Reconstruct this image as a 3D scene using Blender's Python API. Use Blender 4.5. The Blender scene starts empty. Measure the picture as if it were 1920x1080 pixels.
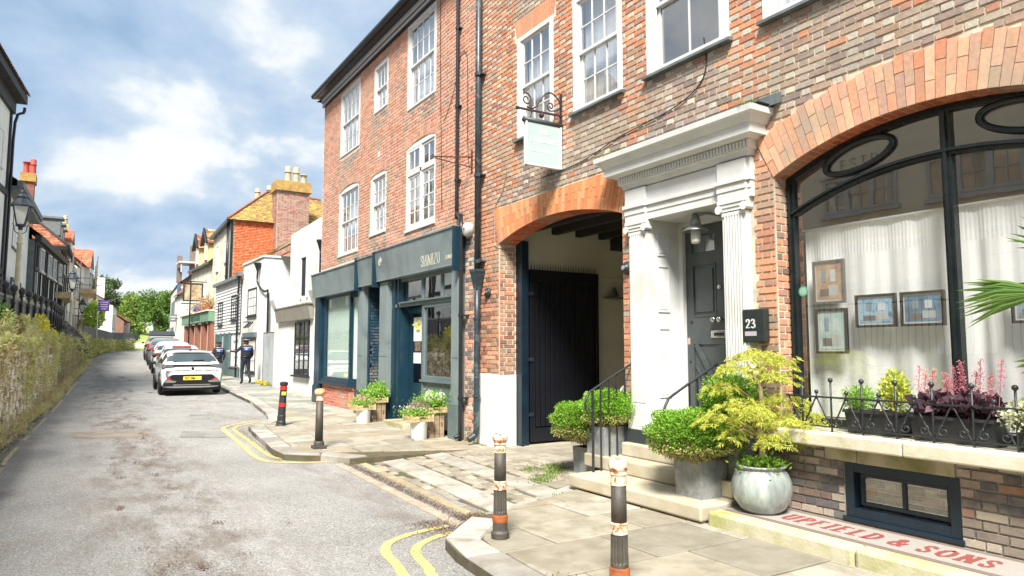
import bpy, bmesh, math, random
import numpy as np
from mathutils import Vector, Matrix
R = random.Random(7)
NR = np.random.RandomState(7)
PI = math.pi
S = bpy.context.scene
C = S.collection
rad = math.radians

# ---------------------------------------------------------------- camera
cam = bpy.data.cameras.new('camera')
cam.sensor_width = 36
cam.lens = 24.56
cam.clip_start = .05
cam.clip_end = 3000
co = bpy.data.objects.new('camera', cam)
C.objects.link(co)
co.location = (0, 0, 1.6)
co.rotation_euler = (rad(90 + 5.017), 0, rad(-31.789))
S.camera = co

# ---------------------------------------------------------------- light
SUN_AZ = rad(220)      # compass direction the sun stands in (from +Y, clockwise)
SUN_EL = rad(50)
sd = Vector((math.sin(SUN_AZ) * math.cos(SUN_EL), math.cos(SUN_AZ) * math.cos(SUN_EL), math.sin(SUN_EL)))
sun = bpy.data.lights.new('sun', 'SUN')
sun.energy = 4.9
sun.angle = rad(16)
sun.color = (1, .955, .89)
so = bpy.data.objects.new('sun', sun)
C.objects.link(so)
so.rotation_euler = (-sd).to_track_quat('-Z', 'Y').to_euler()
W = bpy.data.worlds.new('World')
S.world = W
W.use_nodes = True
nt = W.node_tree
nt.nodes.clear()
def wn(t, **k):
    n = nt.nodes.new(t)
    for a, b in k.items():
        setattr(n, a, b)
    return n
def wmath(op, a, b=None):
    n = wn('ShaderNodeMath', operation=op)
    for i, v in enumerate((a, b)):
        if v is None: continue
        if isinstance(v, (int, float)): n.inputs[i].default_value = v
        else: nt.links.new(v, n.inputs[i])
    return n.outputs[0]
sky = wn('ShaderNodeTexSky', sky_type='NISHITA', sun_disc=False)
sky.sun_elevation = SUN_EL
sky.sun_rotation = SUN_AZ
sky.air_density = 1.0
sky.dust_density = .6
sky.ozone_density = 2.0
tc = wn('ShaderNodeTexCoord')
sep = wn('ShaderNodeSeparateXYZ')
nt.links.new(tc.outputs['Generated'], sep.inputs[0])
zc = wmath('MAXIMUM', wmath('ADD', sep.outputs[2], .45), .05)
cx = wmath('DIVIDE', sep.outputs[0], zc)
cy = wmath('DIVIDE', sep.outputs[1], zc)
cmb = wn('ShaderNodeCombineXYZ')
nt.links.new(cx, cmb.inputs[0]); nt.links.new(cy, cmb.inputs[1])
cmb.inputs[2].default_value = 1.7
def wnoise(vec, scale, detail, rough, dist=0.):
    n = wn('ShaderNodeTexNoise')
    n.inputs['Scale'].default_value = scale
    n.inputs['Detail'].default_value = detail
    n.inputs['Roughness'].default_value = rough
    n.inputs['Distortion'].default_value = dist
    nt.links.new(vec, n.inputs['Vector'])
    return n.outputs['Fac']
def wramp(fac, stops):
    n = wn('ShaderNodeValToRGB')
    e = n.color_ramp.elements
    while len(e) < len(stops): e.new(.5)
    for q, (p, c) in zip(e, stops):
        q.position = p; q.color = (c[0], c[1], c[2], 1)
    nt.links.new(fac, n.inputs[0])
    return n.outputs[0]
cover = wramp(wnoise(cmb.outputs[0], .62, 9, .56, .35), [(.32, (0, 0, 0)), (.42, (1, 1, 1))])
shade = wramp(wnoise(cmb.outputs[0], 2.3, 12, .52, .15), [(.37, (2.0, 2.9, 4.2)), (.46, (2.9, 3.75, 4.9)), (.505, (3.6, 4.3, 5.1)), (.545, (5.2, 5.5, 5.8)), (.62, (6.3, 6.4, 6.5))])
mx = wn('ShaderNodeMix', data_type='RGBA')
nt.links.new(cover, mx.inputs[0])
nt.links.new(sky.outputs[0], mx.inputs[6])
nt.links.new(shade, mx.inputs[7])
bg = wn('ShaderNodeBackground')
bg.inputs[1].default_value = .083
nt.links.new(mx.outputs[2], bg.inputs[0])
wo = wn('ShaderNodeOutputWorld')
nt.links.new(bg.outputs[0], wo.inputs[0])
S.view_settings.view_transform = 'Standard'
S.view_settings.look = 'None'
S.view_settings.exposure = 1.1
S.view_settings.gamma = 1
S.view_settings.use_curve_mapping = False
S.cycles.use_denoising = True
S.cycles.max_bounces = 8
S.cycles.transparent_max_bounces = 24
S.cycles.sample_clamp_indirect = 6

# ---------------------------------------------------------------- heights along the street
RY = [-60, 10, 27, 36, 42, 47, 60, 75, 100, 140, 400]
RZ = [-.1, -.1, .11, .33, .62, .85, 1.15, 1.32, 1.5, 1.75, 4]
def zr(y): return float(np.interp(y, RY, RZ))
def zp(y): return zr(y) + .1
def le(y): return float(np.interp(y, [-60, 0, 13.4, 16.7, 23, 30.5, 51, 78, 100, 130], [-1.6, -1.0, -.87, -.72, -.42, -.15, 1.0, 3.4, 7, 14]))
def ke(y): return float(np.interp(y, [-60, 4.45, 21, 25, 30, 38, 46, 60, 78, 100, 130], [2.3, 2.62, 4.3, 4.45, 4.65, 4.95, 5.3, 5.9, 8.0, 12, 20]))

# ---------------------------------------------------------------- colours and materials
def lin(r, g, b):
    f = lambda c: (c / 255 / 12.92) if c / 255 <= .04045 else ((c / 255 + .055) / 1.055) ** 2.4
    return (f(r), f(g), f(b), 1)
MC = {}
def pmat(name, c1, c2=None, scale=4., rough=.6, bump=.0, bscale=60., metal=0., rnd=None, src=None, dirt=None, dscale=1.2, damt=.5, c3=None, spec=.5, stretch=None, rvar=0., coat=0., dhi=.75):
    """general surface: two-tone noise, fine grain, bump, optional per-piece colour (src attr/obj/island), optional stain"""
    if name in MC: return MC[name]
    m = bpy.data.materials.new(name); MC[name] = m
    m.use_nodes = True
    t = m.node_tree; N = t.nodes; L = t.links
    b = N['Principled BSDF']
    b.inputs['Roughness'].default_value = rough
    b.inputs['Metallic'].default_value = metal
    b.inputs['Specular IOR Level'].default_value = spec
    if coat: b.inputs['Coat Weight'].default_value = coat
    g = N.new('ShaderNodeNewGeometry')
    vec = g.outputs['Position']
    if stretch:
        mp = N.new('ShaderNodeMapping'); mp.inputs['Scale'].default_value = stretch
        L.new(vec, mp.inputs[0]); vec = mp.outputs[0]
    def noise(s, d=6, r=.6, dist=0.):
        n = N.new('ShaderNodeTexNoise'); n.inputs['Scale'].default_value = s; n.inputs['Detail'].default_value = d
        n.inputs['Roughness'].default_value = r; n.inputs['Distortion'].default_value = dist
        L.new(vec, n.inputs['Vector']); return n.outputs['Fac']
    def mix(f, a, c, blend='MIX'):
        n = N.new('ShaderNodeMix'); n.data_type = 'RGBA'; n.blend_type = blend
        for i, v in ((0, f), (6, a), (7, c)):
            if hasattr(v, 'links'): L.new(v, n.inputs[i])
            elif i == 0: n.inputs[0].default_value = v
            else: n.inputs[i].default_value = v if len(v) == 4 else (*v, 1)
        return n.outputs[2]
    def ramp(f, a, c):
        n = N.new('ShaderNodeMapRange'); n.inputs[1].default_value = a; n.inputs[2].default_value = c
        L.new(f, n.inputs[0]); return n.outputs[0]
    c2 = c2 or tuple(v * .8 for v in c1[:3]) + (1,)
    if src == 'attr':
        a = N.new('ShaderNodeAttribute'); a.attribute_name = 'Col'; base = a.outputs['Color']
        base = mix(ramp(noise(scale), .35, .7), base, mix(1., base, c2, 'MULTIPLY'))
    elif src == 'obj':
        a = N.new('ShaderNodeObjectInfo'); base = a.outputs['Color']
        base = mix(ramp(noise(scale), .35, .7), base, mix(1., base, c2, 'MULTIPLY'))
    elif src == 'island':
        r = g.outputs['Random Per Island']
        cr = N.new('ShaderNodeValToRGB'); e = cr.color_ramp.elements
        e[0].color = c1; e[1].color = c2
        if c3:
            q = e.new(.5); q.color = c3
        L.new(r, cr.inputs[0]); base = cr.outputs[0]
    else:
        base = mix(ramp(noise(scale), .35, .68), c1, c2)
        if c3: base = mix(ramp(noise(scale * 2.7 + 1), .52, .7), base, c3)
    if dirt:
        base = mix(ramp(noise(dscale, 8, .65, .3), .6 - damt * .25, dhi), base, dirt)
    L.new(base, b.inputs['Base Color'])
    if rvar:
        mr = N.new('ShaderNodeMapRange'); mr.inputs[3].default_value = rough - rvar; mr.inputs[4].default_value = rough + rvar
        L.new(noise(scale * 3), mr.inputs[0]); L.new(mr.outputs[0], b.inputs['Roughness'])
    if bump:
        bn = N.new('ShaderNodeBump'); bn.inputs['Strength'].default_value = bump; bn.inputs['Distance'].default_value = .01
        L.new(noise(bscale, 5, .65), bn.inputs['Height']); L.new(bn.outputs[0], b.inputs['Normal'])
    return m
def leafmat(name, c1, c2, c3=None, trans=.25, rough=.5):
    if name in MC: return MC[name]
    m = pmat(name, c1, c2, src='island', c3=c3, rough=rough, spec=.3)
    t = m.node_tree; N = t.nodes; L = t.links
    b = N['Principled BSDF']
    cs = b.inputs['Base Color'].links[0].from_socket
    tr = N.new('ShaderNodeBsdfTranslucent'); L.new(cs, tr.inputs[0])
    ms = N.new('ShaderNodeMixShader'); ms.inputs[0].default_value = trans
    L.new(b.outputs[0], ms.inputs[1]); L.new(tr.outputs[0], ms.inputs[2])
    L.new(ms.outputs[0], N['Material Output'].inputs[0])
    return m
def glassmat(name='glass', tint=(.985, .99, .99, 1), refl=.17, rough=.01):
    if name in MC: return MC[name]
    m = bpy.data.materials.new(name); MC[name] = m; m.use_nodes = True
    t = m.node_tree; N = t.nodes; L = t.links
    N.remove(N['Principled BSDF'])
    tr = N.new('ShaderNodeBsdfTransparent'); tr.inputs[0].default_value = tint
    gl = N.new('ShaderNodeBsdfGlossy'); gl.inputs['Roughness'].default_value = rough
    lw = N.new('ShaderNodeLayerWeight'); lw.inputs[0].default_value = .5
    pw = N.new('ShaderNodeMath'); pw.operation = 'POWER'; pw.inputs[1].default_value = 3.5; L.new(lw.outputs['Facing'], pw.inputs[0])
    mr = N.new('ShaderNodeMapRange'); mr.inputs[3].default_value = refl; mr.inputs[4].default_value = .95
    L.new(pw.outputs[0], mr.inputs[0])
    ms = N.new('ShaderNodeMixShader'); L.new(mr.outputs[0], ms.inputs[0])
    L.new(tr.outputs[0], ms.inputs[1]); L.new(gl.outputs[0], ms.inputs[2])
    g = N.new('ShaderNodeNewGeometry'); n = N.new('ShaderNodeTexNoise'); n.inputs['Scale'].default_value = 1.6
    L.new(g.outputs['Position'], n.inputs['Vector'])
    bn = N.new('ShaderNodeBump'); bn.inputs['Strength'].default_value = .06; bn.inputs['Distance'].default_value = .02
    L.new(n.outputs[0], bn.inputs['Height']); L.new(bn.outputs[0], gl.inputs['Normal'])
    L.new(ms.outputs[0], N['Material Output'].inputs[0])
    return m

WHITE = pmat('white_paint', lin(208, 209, 206), lin(196, 197, 194), 3, .42, .12, 30, dirt=lin(184, 180, 166), damt=.25)
WHITER = pmat('white_render', lin(220, 219, 215), lin(204, 203, 198), 1.6, .8, .35, 18, dirt=lin(176, 174, 160), damt=.45, dscale=.9)
CREAM = pmat('cream_render', lin(236, 230, 206), lin(222, 216, 190), 1.4, .8, .3, 14)
GLASS = glassmat()
GLASSR = glassmat('glass_reflective', (.93, .96, .95, 1), .26)
CLEAR = glassmat('glass_clear', (.97, .98, .97, 1), .07)
BLACKP = pmat('black_paint', lin(28, 31, 34), lin(38, 42, 45), 6, .3, .05, 40)
IRON = pmat('black_iron', lin(34, 37, 40), lin(48, 50, 52), 20, .42, .2, 60)
NAVY = pmat('dark_blue_paint', lin(16, 32, 44), lin(24, 42, 54), 4, .32, .05, 30)
SAGE = pmat('grey_green_paint', lin(98, 112, 114), lin(86, 100, 102), 3, .4, .05, 30)
DARKIN = pmat('dark_interior', lin(26, 27, 26), lin(36, 36, 34), 3, .9)
LEAD = pmat('lead_sheet', lin(104, 110, 112), lin(78, 84, 86), 7, .5, .15, 22, dirt=lin(70, 76, 60), metal=.1)
MORTAR = pmat('mortar', lin(222, 208, 186), lin(196, 180, 158), 8, .95, .6, 70, dirt=lin(120, 112, 96), damt=.4)
MORTARP = pmat('mortar_pink', lin(222, 200, 182), lin(206, 182, 164), 8, .95, .6, 70)
MORTARD = pmat('mortar_grey', lin(150, 148, 138), lin(112, 110, 102), 8, .95, .6, 70)
BRICKA = pmat('brick_by_attribute', (1, 1, 1, 1), (.72, .7, .7, 1), 26, .88, .55, 120, src='attr', dirt=lin(158, 146, 126), dscale=1.5, damt=.5)
BRICKO = pmat('brick_by_object', (1, 1, 1, 1), (.72, .7, .7, 1), 26, .88, .55, 120, src='obj', dirt=lin(158, 146, 126), dscale=1.5, damt=.5)
STONEA = pmat('stone_by_object', (1, 1, 1, 1), (.70, .68, .63, 1), 3.2, .85, .8, 70, src='obj', dirt=lin(118, 110, 92), dscale=3.6, damt=.45)
TILEA = pmat('roof_tile_by_attribute', (1, 1, 1, 1), (.66, .64, .6, 1), 9, .9, .4, 40, src='attr')
CURTAIN = pmat('voile', lin(246, 248, 245), lin(238, 241, 237), 2, .8, .15, 90)
BLIND = pmat('roller_blind', lin(214, 230, 220), lin(206, 224, 214), 1, .8)
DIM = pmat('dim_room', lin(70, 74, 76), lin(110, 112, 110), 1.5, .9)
CURTW = pmat('net_curtain', lin(242, 244, 244), lin(226, 230, 234), 3, .9)
GLASSU = glassmat('sky_reflecting_glass', (.98, .985, .99, 1), .4)
GLASSW = glassmat('big_window_glass', (1, 1, 1, 1), .3)

# ---------------------------------------------------------------- mesh building
class MB:
    def __init__(s): s.v = []; s.f = []; s.m = []; s.c = []
    def add(s, vs, fs, mi=0, col=(1, 1, 1)):
        o = len(s.v); s.v.extend([tuple(p) for p in vs])
        for f in fs:
            s.f.append(tuple(i + o for i in f)); s.m.append(mi); s.c.append(col)
        return s
    def box(s, x0, x1, y0, y1, z0, z1, mi=0, col=(1, 1, 1)):
        if x0 > x1: x0, x1 = x1, x0
        if y0 > y1: y0, y1 = y1, y0
        if z0 > z1: z0, z1 = z1, z0
        v = [(x, y, z) for x in (x0, x1) for y in (y0, y1) for z in (z0, z1)]
        return s.add(v, [(0, 1, 3, 2), (4, 6, 7, 5), (0, 4, 5, 1), (2, 3, 7, 6), (0, 2, 6, 4), (1, 5, 7, 3)], mi, col)
    def obox(s, c, u, v, w, mi=0, col=(1, 1, 1)):
        """box at centre c with half-axis vectors u, v, w"""
        c, u, v, w = Vector(c), Vector(u), Vector(v), Vector(w)
        P = [c + a * u + b * v + d * w for a in (-1, 1) for b in (-1, 1) for d in (-1, 1)]
        return s.add(P, [(0, 1, 3, 2), (4, 6, 7, 5), (0, 4, 5, 1), (2, 3, 7, 6), (0, 2, 6, 4), (1, 5, 7, 3)], mi, col)
    def bar(s, a, b, r1, r2=None, mi=0, up=(0, 0, 1)):
        """rectangular bar from a to b with half sizes r1 (across), r2 (up)"""
        a, b = Vector(a), Vector(b); d = (b - a)
        if d.length < 1e-6: return s
        t = d.normalized(); n = t.cross(Vector(up))
        if n.length < 1e-3: n = t.cross(Vector((1, 0, 0)))
        n.normalize(); q = n.cross(t)
        return s.obox((a + b) / 2, d / 2, n * r1, q * (r2 or r1), mi)
    def quad(s, *p, mi=0, col=(1, 1, 1)): return s.add(p, [tuple(range(len(p)))], mi, col)
    def prism(s, pts, a, b, axis='z', mi=0, col=(1, 1, 1)):
        """polygon (2-D pts, counter-clockwise) extruded from a to b along axis"""
        n = len(pts)
        def P(p, t):
            if axis == 'z': return (p[0], p[1], t)
            if axis == 'x': return (t, p[0], p[1])
            return (p[0], t, p[1])
        v = [P(p, a) for p in pts] + [P(p, b) for p in pts]
        f = [tuple(range(n))[::-1], tuple(range(n, 2 * n))] + [(i, (i + 1) % n, n + (i + 1) % n, n + i) for i in range(n)]
        return s.add(v, f, mi, col)
    def tube(s, pts, r, n=8, mi=0, cap=True, closed=False, col=(1, 1, 1)):
        P = [Vector(p) for p in pts]; k = len(P)
        rr = r if isinstance(r, (list, tuple)) else [r] * k
        T = []
        for i in range(k):
            a = P[i - 1] if (i > 0 or closed) else P[i]; b = P[(i + 1) % k] if (i < k - 1 or closed) else P[i]
            d = b - a
            T.append(d.normalized() if d.length > 1e-9 else Vector((0, 0, 1)))
        u = T[0].orthogonal().normalized(); vs = []
        for i in range(k):
            u = (u - T[i] * u.dot(T[i]))
            u = u.normalized() if u.length > 1e-6 else T[i].orthogonal().normalized()
            w = T[i].cross(u)
            for j in range(n):
                a = 2 * PI * j / n
                vs.append(P[i] + (u * math.cos(a) + w * math.sin(a)) * rr[i])
        fs = []
        for i in range(k if closed else k - 1):
            for j in range(n):
                i2 = (i + 1) % k
                fs.append((i * n + j, i * n + (j + 1) % n, i2 * n + (j + 1) % n, i2 * n + j))
        if cap and not closed:
            fs.append(tuple(range(n))[::-1]); fs.append(tuple((k - 1) * n + j for j in range(n)))
        return s.add(vs, fs, mi, col)
    def lathe(s, prof, n=20, c=(0, 0, 0), mi=0, ax='z', mis=None, flute=None):
        vs = []; fs = []
        for i, (r, z) in enumerate(prof):
            for j in range(n):
                a = 2 * PI * j / n; q = r
                if flute and flute[0] <= i <= flute[1] and j % 2: q = r * flute[2]
                p = (q * math.cos(a), q * math.sin(a), z)
                if ax == 'x': p = (z, p[0], p[1])
                if ax == 'y': p = (p[0], z, p[1])
                vs.append((c[0] + p[0], c[1] + p[1], c[2] + p[2]))
        o = len(s.v); s.v.extend(vs)
        for i in range(len(prof) - 1):
            for j in range(n):
                s.f.append((o + i * n + j, o + i * n + (j + 1) % n, o + (i + 1) * n + (j + 1) % n, o + (i + 1) * n + j))
                s.m.append(mis[i] if mis else mi); s.c.append((1, 1, 1))
        for i, rv in ((0, 1), (len(prof) - 1, 0)):
            if prof[i][0] > 1e-4:
                f = [o + i * n + j for j in range(n)]
                s.f.append(tuple(f[::-1] if rv else f)); s.m.append((mis[min(i, len(prof) - 2)] if mis else mi)); s.c.append((1, 1, 1))
        return s
    def ball(s, c, r, n=10, mi=0):
        return s.lathe([(max(1e-5, r * math.sin(PI * i / n)), -r * math.cos(PI * i / n)) for i in range(n + 1)], n + 2, c, mi)
    def build(s, name, mats, parent=None, smooth=False, origin=None, link=True, bevel=0):
        me = bpy.data.meshes.new(name)
        off = Vector(origin) if origin is not None else (wloc(parent) if parent else Vector((0, 0, 0)))
        v = np.array(s.v, dtype=np.float64).reshape(-1, 3) - np.array(off)
        me.from_pydata(v.tolist(), [], s.f)
        if not isinstance(mats, (list, tuple)): mats = [mats]
        for m in mats: me.materials.append(m)
        me.polygons.foreach_set('material_index', np.array(s.m, dtype=np.int32))
        if any(c != (1, 1, 1) for c in s.c[:400]):
            ca = me.color_attributes.new('Col', 'FLOAT_COLOR', 'CORNER')
            lt = [len(f) for f in s.f]
            arr = np.repeat(np.array([(*(c[:3] if c != (1, 1, 1) else (.2, .15, .11)), 1) for c in s.c], dtype=np.float32), lt, axis=0)
            ca.data.foreach_set('color', arr.ravel())
        if smooth: me.polygons.foreach_set('use_smooth', [True] * len(s.f))
        me.update()
        if not link: return me
        o = bpy.data.objects.new(name, me); C.objects.link(o)
        if parent:
            o.parent = parent
        elif origin is not None: o.location = origin
        if bevel:
            b = o.modifiers.new('bevel', 'BEVEL'); b.width = bevel; b.segments = 2; b.limit_method = 'ANGLE'
        return o
def wloc(o):
    v = Vector((0, 0, 0))
    while o: v += o.location; o = o.parent
    return v
def tag(o, label=None, cat=None, group=None, kind=None):
    if label: o['label'] = label
    if cat: o['category'] = cat
    if group: o['group'] = group
    if kind: o['kind'] = kind
    return o
def thing(name, label, cat, loc=(0, 0, 0), group=None):
    o = bpy.data.objects.new(name, None); C.objects.link(o); o.location = loc
    o.empty_display_size = .1
    return tag(o, label, cat, group)
def inst(name, me, loc, parent, rot=(0, 0, 0), scale=(1, 1, 1), col=None):
    """object sharing mesh data, placed at world loc under parent"""
    o = bpy.data.objects.new(name, me); C.objects.link(o)
    o.parent = parent
    o.location = Vector(loc) - (wloc(parent) if parent else Vector((0, 0, 0)))
    o.rotation_euler = rot; o.scale = scale
    if col: o.color = (*col[:3], 1)
    return o
CH = {}
def copy_tree(o, parent=None):
    c = o.copy(); C.objects.link(c); c.parent = parent
    for ch in [q for q in bpy.data.objects if q.parent == o]:
        copy_tree(ch, c)
    return c
def struct(mb, name, mats, **k):
    return tag(mb.build(name, mats, **k), kind='structure')
def leaves(name, P, D, Ln, Wd, mat, parent=None, fold=.0, kind=None, up=None):
    """one mesh of leaf quads: points P, directions D, lengths Ln, widths Wd (numpy)"""
    P = np.asarray(P, float); D = np.asarray(D, float); n = len(P)
    D = D / (np.linalg.norm(D, axis=1, keepdims=True) + 1e-9)
    rv = NR.normal(size=(n, 3)) if up is None else np.tile(np.array(up, float), (n, 1)) + NR.normal(size=(n, 3)) * .25
    U = np.cross(D, rv); U /= (np.linalg.norm(U, axis=1, keepdims=True) + 1e-9)
    Ln = np.broadcast_to(np.asarray(Ln, float), (n,))[:, None]; Wd = np.broadcast_to(np.asarray(Wd, float), (n,))[:, None]
    a = P; b = P + D * Ln * .45 + U * Wd * .5; c = P + D * Ln; d = P + D * Ln * .45 - U * Wd * .5
    if fold: c = c - np.array([0, 0, 1.]) * Ln * fold
    V = np.stack([a, b, c, d], 1).reshape(-1, 3)
    off = np.array(wloc(parent)) if parent else np.zeros(3)
    V = V - off
    me = bpy.data.meshes.new(name)
    me.vertices.add(4 * n); me.vertices.foreach_set('co', V.ravel())
    me.loops.add(4 * n); me.loops.foreach_set('vertex_index', np.arange(4 * n, dtype=np.int32))
    me.polygons.add(n); me.polygons.foreach_set('loop_start', np.arange(0, 4 * n, 4, dtype=np.int32))
    me.polygons.foreach_set('loop_total', np.full(n, 4, dtype=np.int32))
    me.materials.append(mat); me.update(calc_edges=True); me.validate()
    o = bpy.data.objects.new(name, me); C.objects.link(o)
    if parent: o.parent = parent
    if kind: o['kind'] = kind
    return o
def rdir(n, up=0.):
    d = NR.normal(size=(n, 3)); d /= np.linalg.norm(d, axis=1, keepdims=True); d[:, 2] += up
    return d
# ---- polygon clipping for paving
def clip(poly, rect):
    x0, x1, y0, y1 = rect
    def cut(P, inside, inter):
        out = []
        for i in range(len(P)):
            a, b = P[i - 1], P[i]
            ia, ib = inside(a), inside(b)
            if ia != ib: out.append(inter(a, b))
            if ib: out.append(b)
        return out
    def ix(x): return lambda a, b: (x, a[1] + (b[1] - a[1]) * (x - a[0]) / (b[0] - a[0]))
    def iy(y): return lambda a, b: (a[0] + (b[0] - a[0]) * (y - a[1]) / (b[1] - a[1]), y)
    for ins, it in ((lambda p: p[0] >= x0, ix(x0)), (lambda p: p[0] <= x1, ix(x1)), (lambda p: p[1] >= y0, iy(y0)), (lambda p: p[1] <= y1, iy(y1))):
        if not poly: return []
        poly = cut(poly, ins, it)
    return poly
def area(P): return .5 * sum(P[i - 1][0] * P[i][1] - P[i][0] * P[i - 1][1] for i in range(len(P)))
# ---- serif stroke letters: each glyph in a 0..1 box, strokes (points, thick?) ; width
GL = {
 'S': (.62, [([(.9, .78), (.8, .93), (.5, 1), (.18, .9), (.12, .72), (.35, .57), (.68, .45), (.9, .28), (.8, .08), (.5, 0), (.18, .06), (.08, .24)], 1)]),
 'H': (.8, [([(.15, 0), (.15, 1)], 2), ([(.85, 0), (.85, 1)], 2), ([(.15, .52), (.85, .52)], 0)]),
 'I': (.35, [([(.5, 0), (.5, 1)], 2)]),
 'M': (.95, [([(.1, 0), (.1, 1)], 3), ([(.1, 1), (.5, .05)], 1), ([(.5, .05), (.9, 1)], 0), ([(.9, 1), (.9, 0)], 2)]),
 'Z': (.68, [([(.08, .97), (.92, .97)], 0), ([(.88, .95), (.1, .05)], 1), ([(.08, .03), (.92, .03)], 0)]),
 'U': (.78, [([(.13, 1), (.13, .3), (.25, .08), (.5, 0), (.75, .08), (.86, .3), (.86, 1)], 4)]),
 'P': (.66, [([(.18, 0), (.18, 1)], 2), ([(.18, .98), (.6, .97), (.88, .85), (.88, .65), (.6, .5), (.18, .48)], 1)]),
 'F': (.6, [([(.18, 0), (.18, 1)], 2), ([(.18, .97), (.9, .97)], 0), ([(.18, .52), (.7, .52)], 0)]),
 'E': (.64, [([(.16, 0), (.16, 1)], 2), ([(.16, .97), (.9, .97)], 0), ([(.16, .52), (.72, .52)], 0), ([(.16, .03), (.92, .03)], 0)]),
 'L': (.6, [([(.18, 0), (.18, 1)], 2), ([(.18, .03), (.9, .03)], 0)]),
 'D': (.78, [([(.14, 0), (.14, 1)], 2), ([(.14, .98), (.55, .96), (.85, .75), (.9, .5), (.85, .25), (.55, .04), (.14, .02)], 1)]),
 'O': (.8, [([(.5, 1), (.82, .85), (.93, .5), (.82, .15), (.5, 0), (.18, .15), (.07, .5), (.18, .85), (.5, 1)], 1)]),
 'N': (.8, [([(.13, 0), (.13, 1)], 3), ([(.13, 1), (.87, 0)], 1), ([(.87, 0), (.87, 1)], 3)]),
 'T': (.68, [([(.5, 0), (.5, 1)], 2), ([(.05, .97), (.95, .97)], 0)]),
 'A': (.78, [([(.06, 0), (.5, 1)], 0), ([(.5, 1), (.94, 0)], 1), ([(.25, .35), (.75, .35)], 0)]),
 'R': (.7, [([(.16, 0), (.16, 1)], 2), ([(.16, .98), (.6, .97), (.85, .85), (.85, .67), (.6, .53), (.16, .5)], 1), ([(.5, .5), (.92, 0)], 1)]),
 'B': (.68, [([(.16, 0), (.16, 1)], 2), ([(.16, .98), (.6, .97), (.82, .85), (.8, .65), (.55, .53), (.16, .53)], 1), ([(.55, .53), (.88, .4), (.88, .15), (.6, .03), (.16, .02)], 1)]),
 'K': (.74, [([(.16, 0), (.16, 1)], 2), ([(.16, .42), (.85, 1)], 0), ([(.36, .58), (.92, 0)], 1)]),
 'W': (1.05, [([(.05, 1), (.3, 0)], 1), ([(.3, 0), (.5, .9)], 0), ([(.5, .9), (.7, 0)], 1), ([(.7, 0), (.95, 1)], 0)]),
 'G': (.78, [([(.88, .8), (.7, .96), (.45, 1), (.18, .84), (.08, .5), (.18, .16), (.45, 0), (.72, .04), (.86, .2), (.86, .45), (.6, .45)], 1)]),
 'C': (.76, [([(.88, .8), (.7, .96), (.45, 1), (.18, .84), (.08, .5), (.18, .16), (.45, 0), (.72, .04), (.9, .22)], 1)]),
 'V': (.78, [([(.06, 1), (.5, 0)], 1), ([(.5, 0), (.94, 1)], 0)]),
 'Y': (.74, [([(.06, 1), (.5, .48)], 1), ([(.94, 1), (.5, .48)], 0), ([(.5, .5), (.5, 0)], 2)]),
 '&': (.86, [([(.95, .5), (.8, .2), (.5, 0), (.2, .05), (.08, .25), (.2, .48), (.55, .68), (.6, .88), (.45, 1), (.28, .9), (.3, .7), (.6, .35), (.95, .0)], 1)]),
 '2': (.6, [([(.1, .75), (.2, .95), (.5, 1), (.8, .9), (.85, .7), (.6, .4), (.1, .03), (.9, .03)], 1)]),
 '3': (.6, [([(.12, .85), (.4, 1), (.75, .92), (.8, .7), (.6, .54), (.35, .53)], 1), ([(.6, .54), (.9, .4), (.88, .12), (.5, 0), (.1, .12)], 1)]),
}
def lettering(mb, text, o, ex, ez, h, aspect=1., thick=.16, thin=.06, gap=.14, d=.003, nrm=None, mi=0, serif=True):
    """serif letters made of raised strokes; o = start of base line, ex reading direction, ez letter-up direction"""
    o, ex, ez = Vector(o), Vector(ex).normalized(), Vector(ez).normalized()
    n = ex.cross(ez) if nrm is None else Vector(nrm)
    x = 0.
    k = 0
    for chx in text:
        if chx == ' ': x += h * aspect * .4; continue
        w, st = GL[chx]; w = w * h * aspect
        for pts, th in st:
            t = (thick if th else thin) * h * .5
            for i in range(len(pts) - 1):
                a = o + ex * (x + pts[i][0] * w) + ez * pts[i][1] * h; b = o + ex * (x + pts[i + 1][0] * w) + ez * pts[i + 1][1] * h
                tt = t
                if th in (1, 4) and len(pts) > 2:
                    v = (b - a).normalized(); tt = t * (.45 + .55 * abs(v.dot(ez))) if chx != 'S' else t * (.5 + .5 * (1 - abs(v.dot(ez)) * .4))
                dd = (b - a).normalized()
                k += 1
                mb.obox((a + b) / 2 + n * (d / 2 + (k % 7) * .00012), (b - a) / 2 + dd * tt * .6, dd.cross(n).normalized() * tt, n * d / 2, mi)
            if serif and th in (2, 3, 4):
                for p in ((pts[0], pts[-1])):
                    c = o + ex * (x + p[0] * w) + ez * (p[1] * h + (thin * h * .25 if p[1] < .5 else -thin * h * .25))
                    k += 1
                    mb.obox(c + n * (d / 2 + (k % 7) * .00012), ex * t * 1.9 * min(1, aspect + .3), ez * thin * h * .4, n * d / 2, mi)
        x += w + gap * h * aspect
    return x
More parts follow.
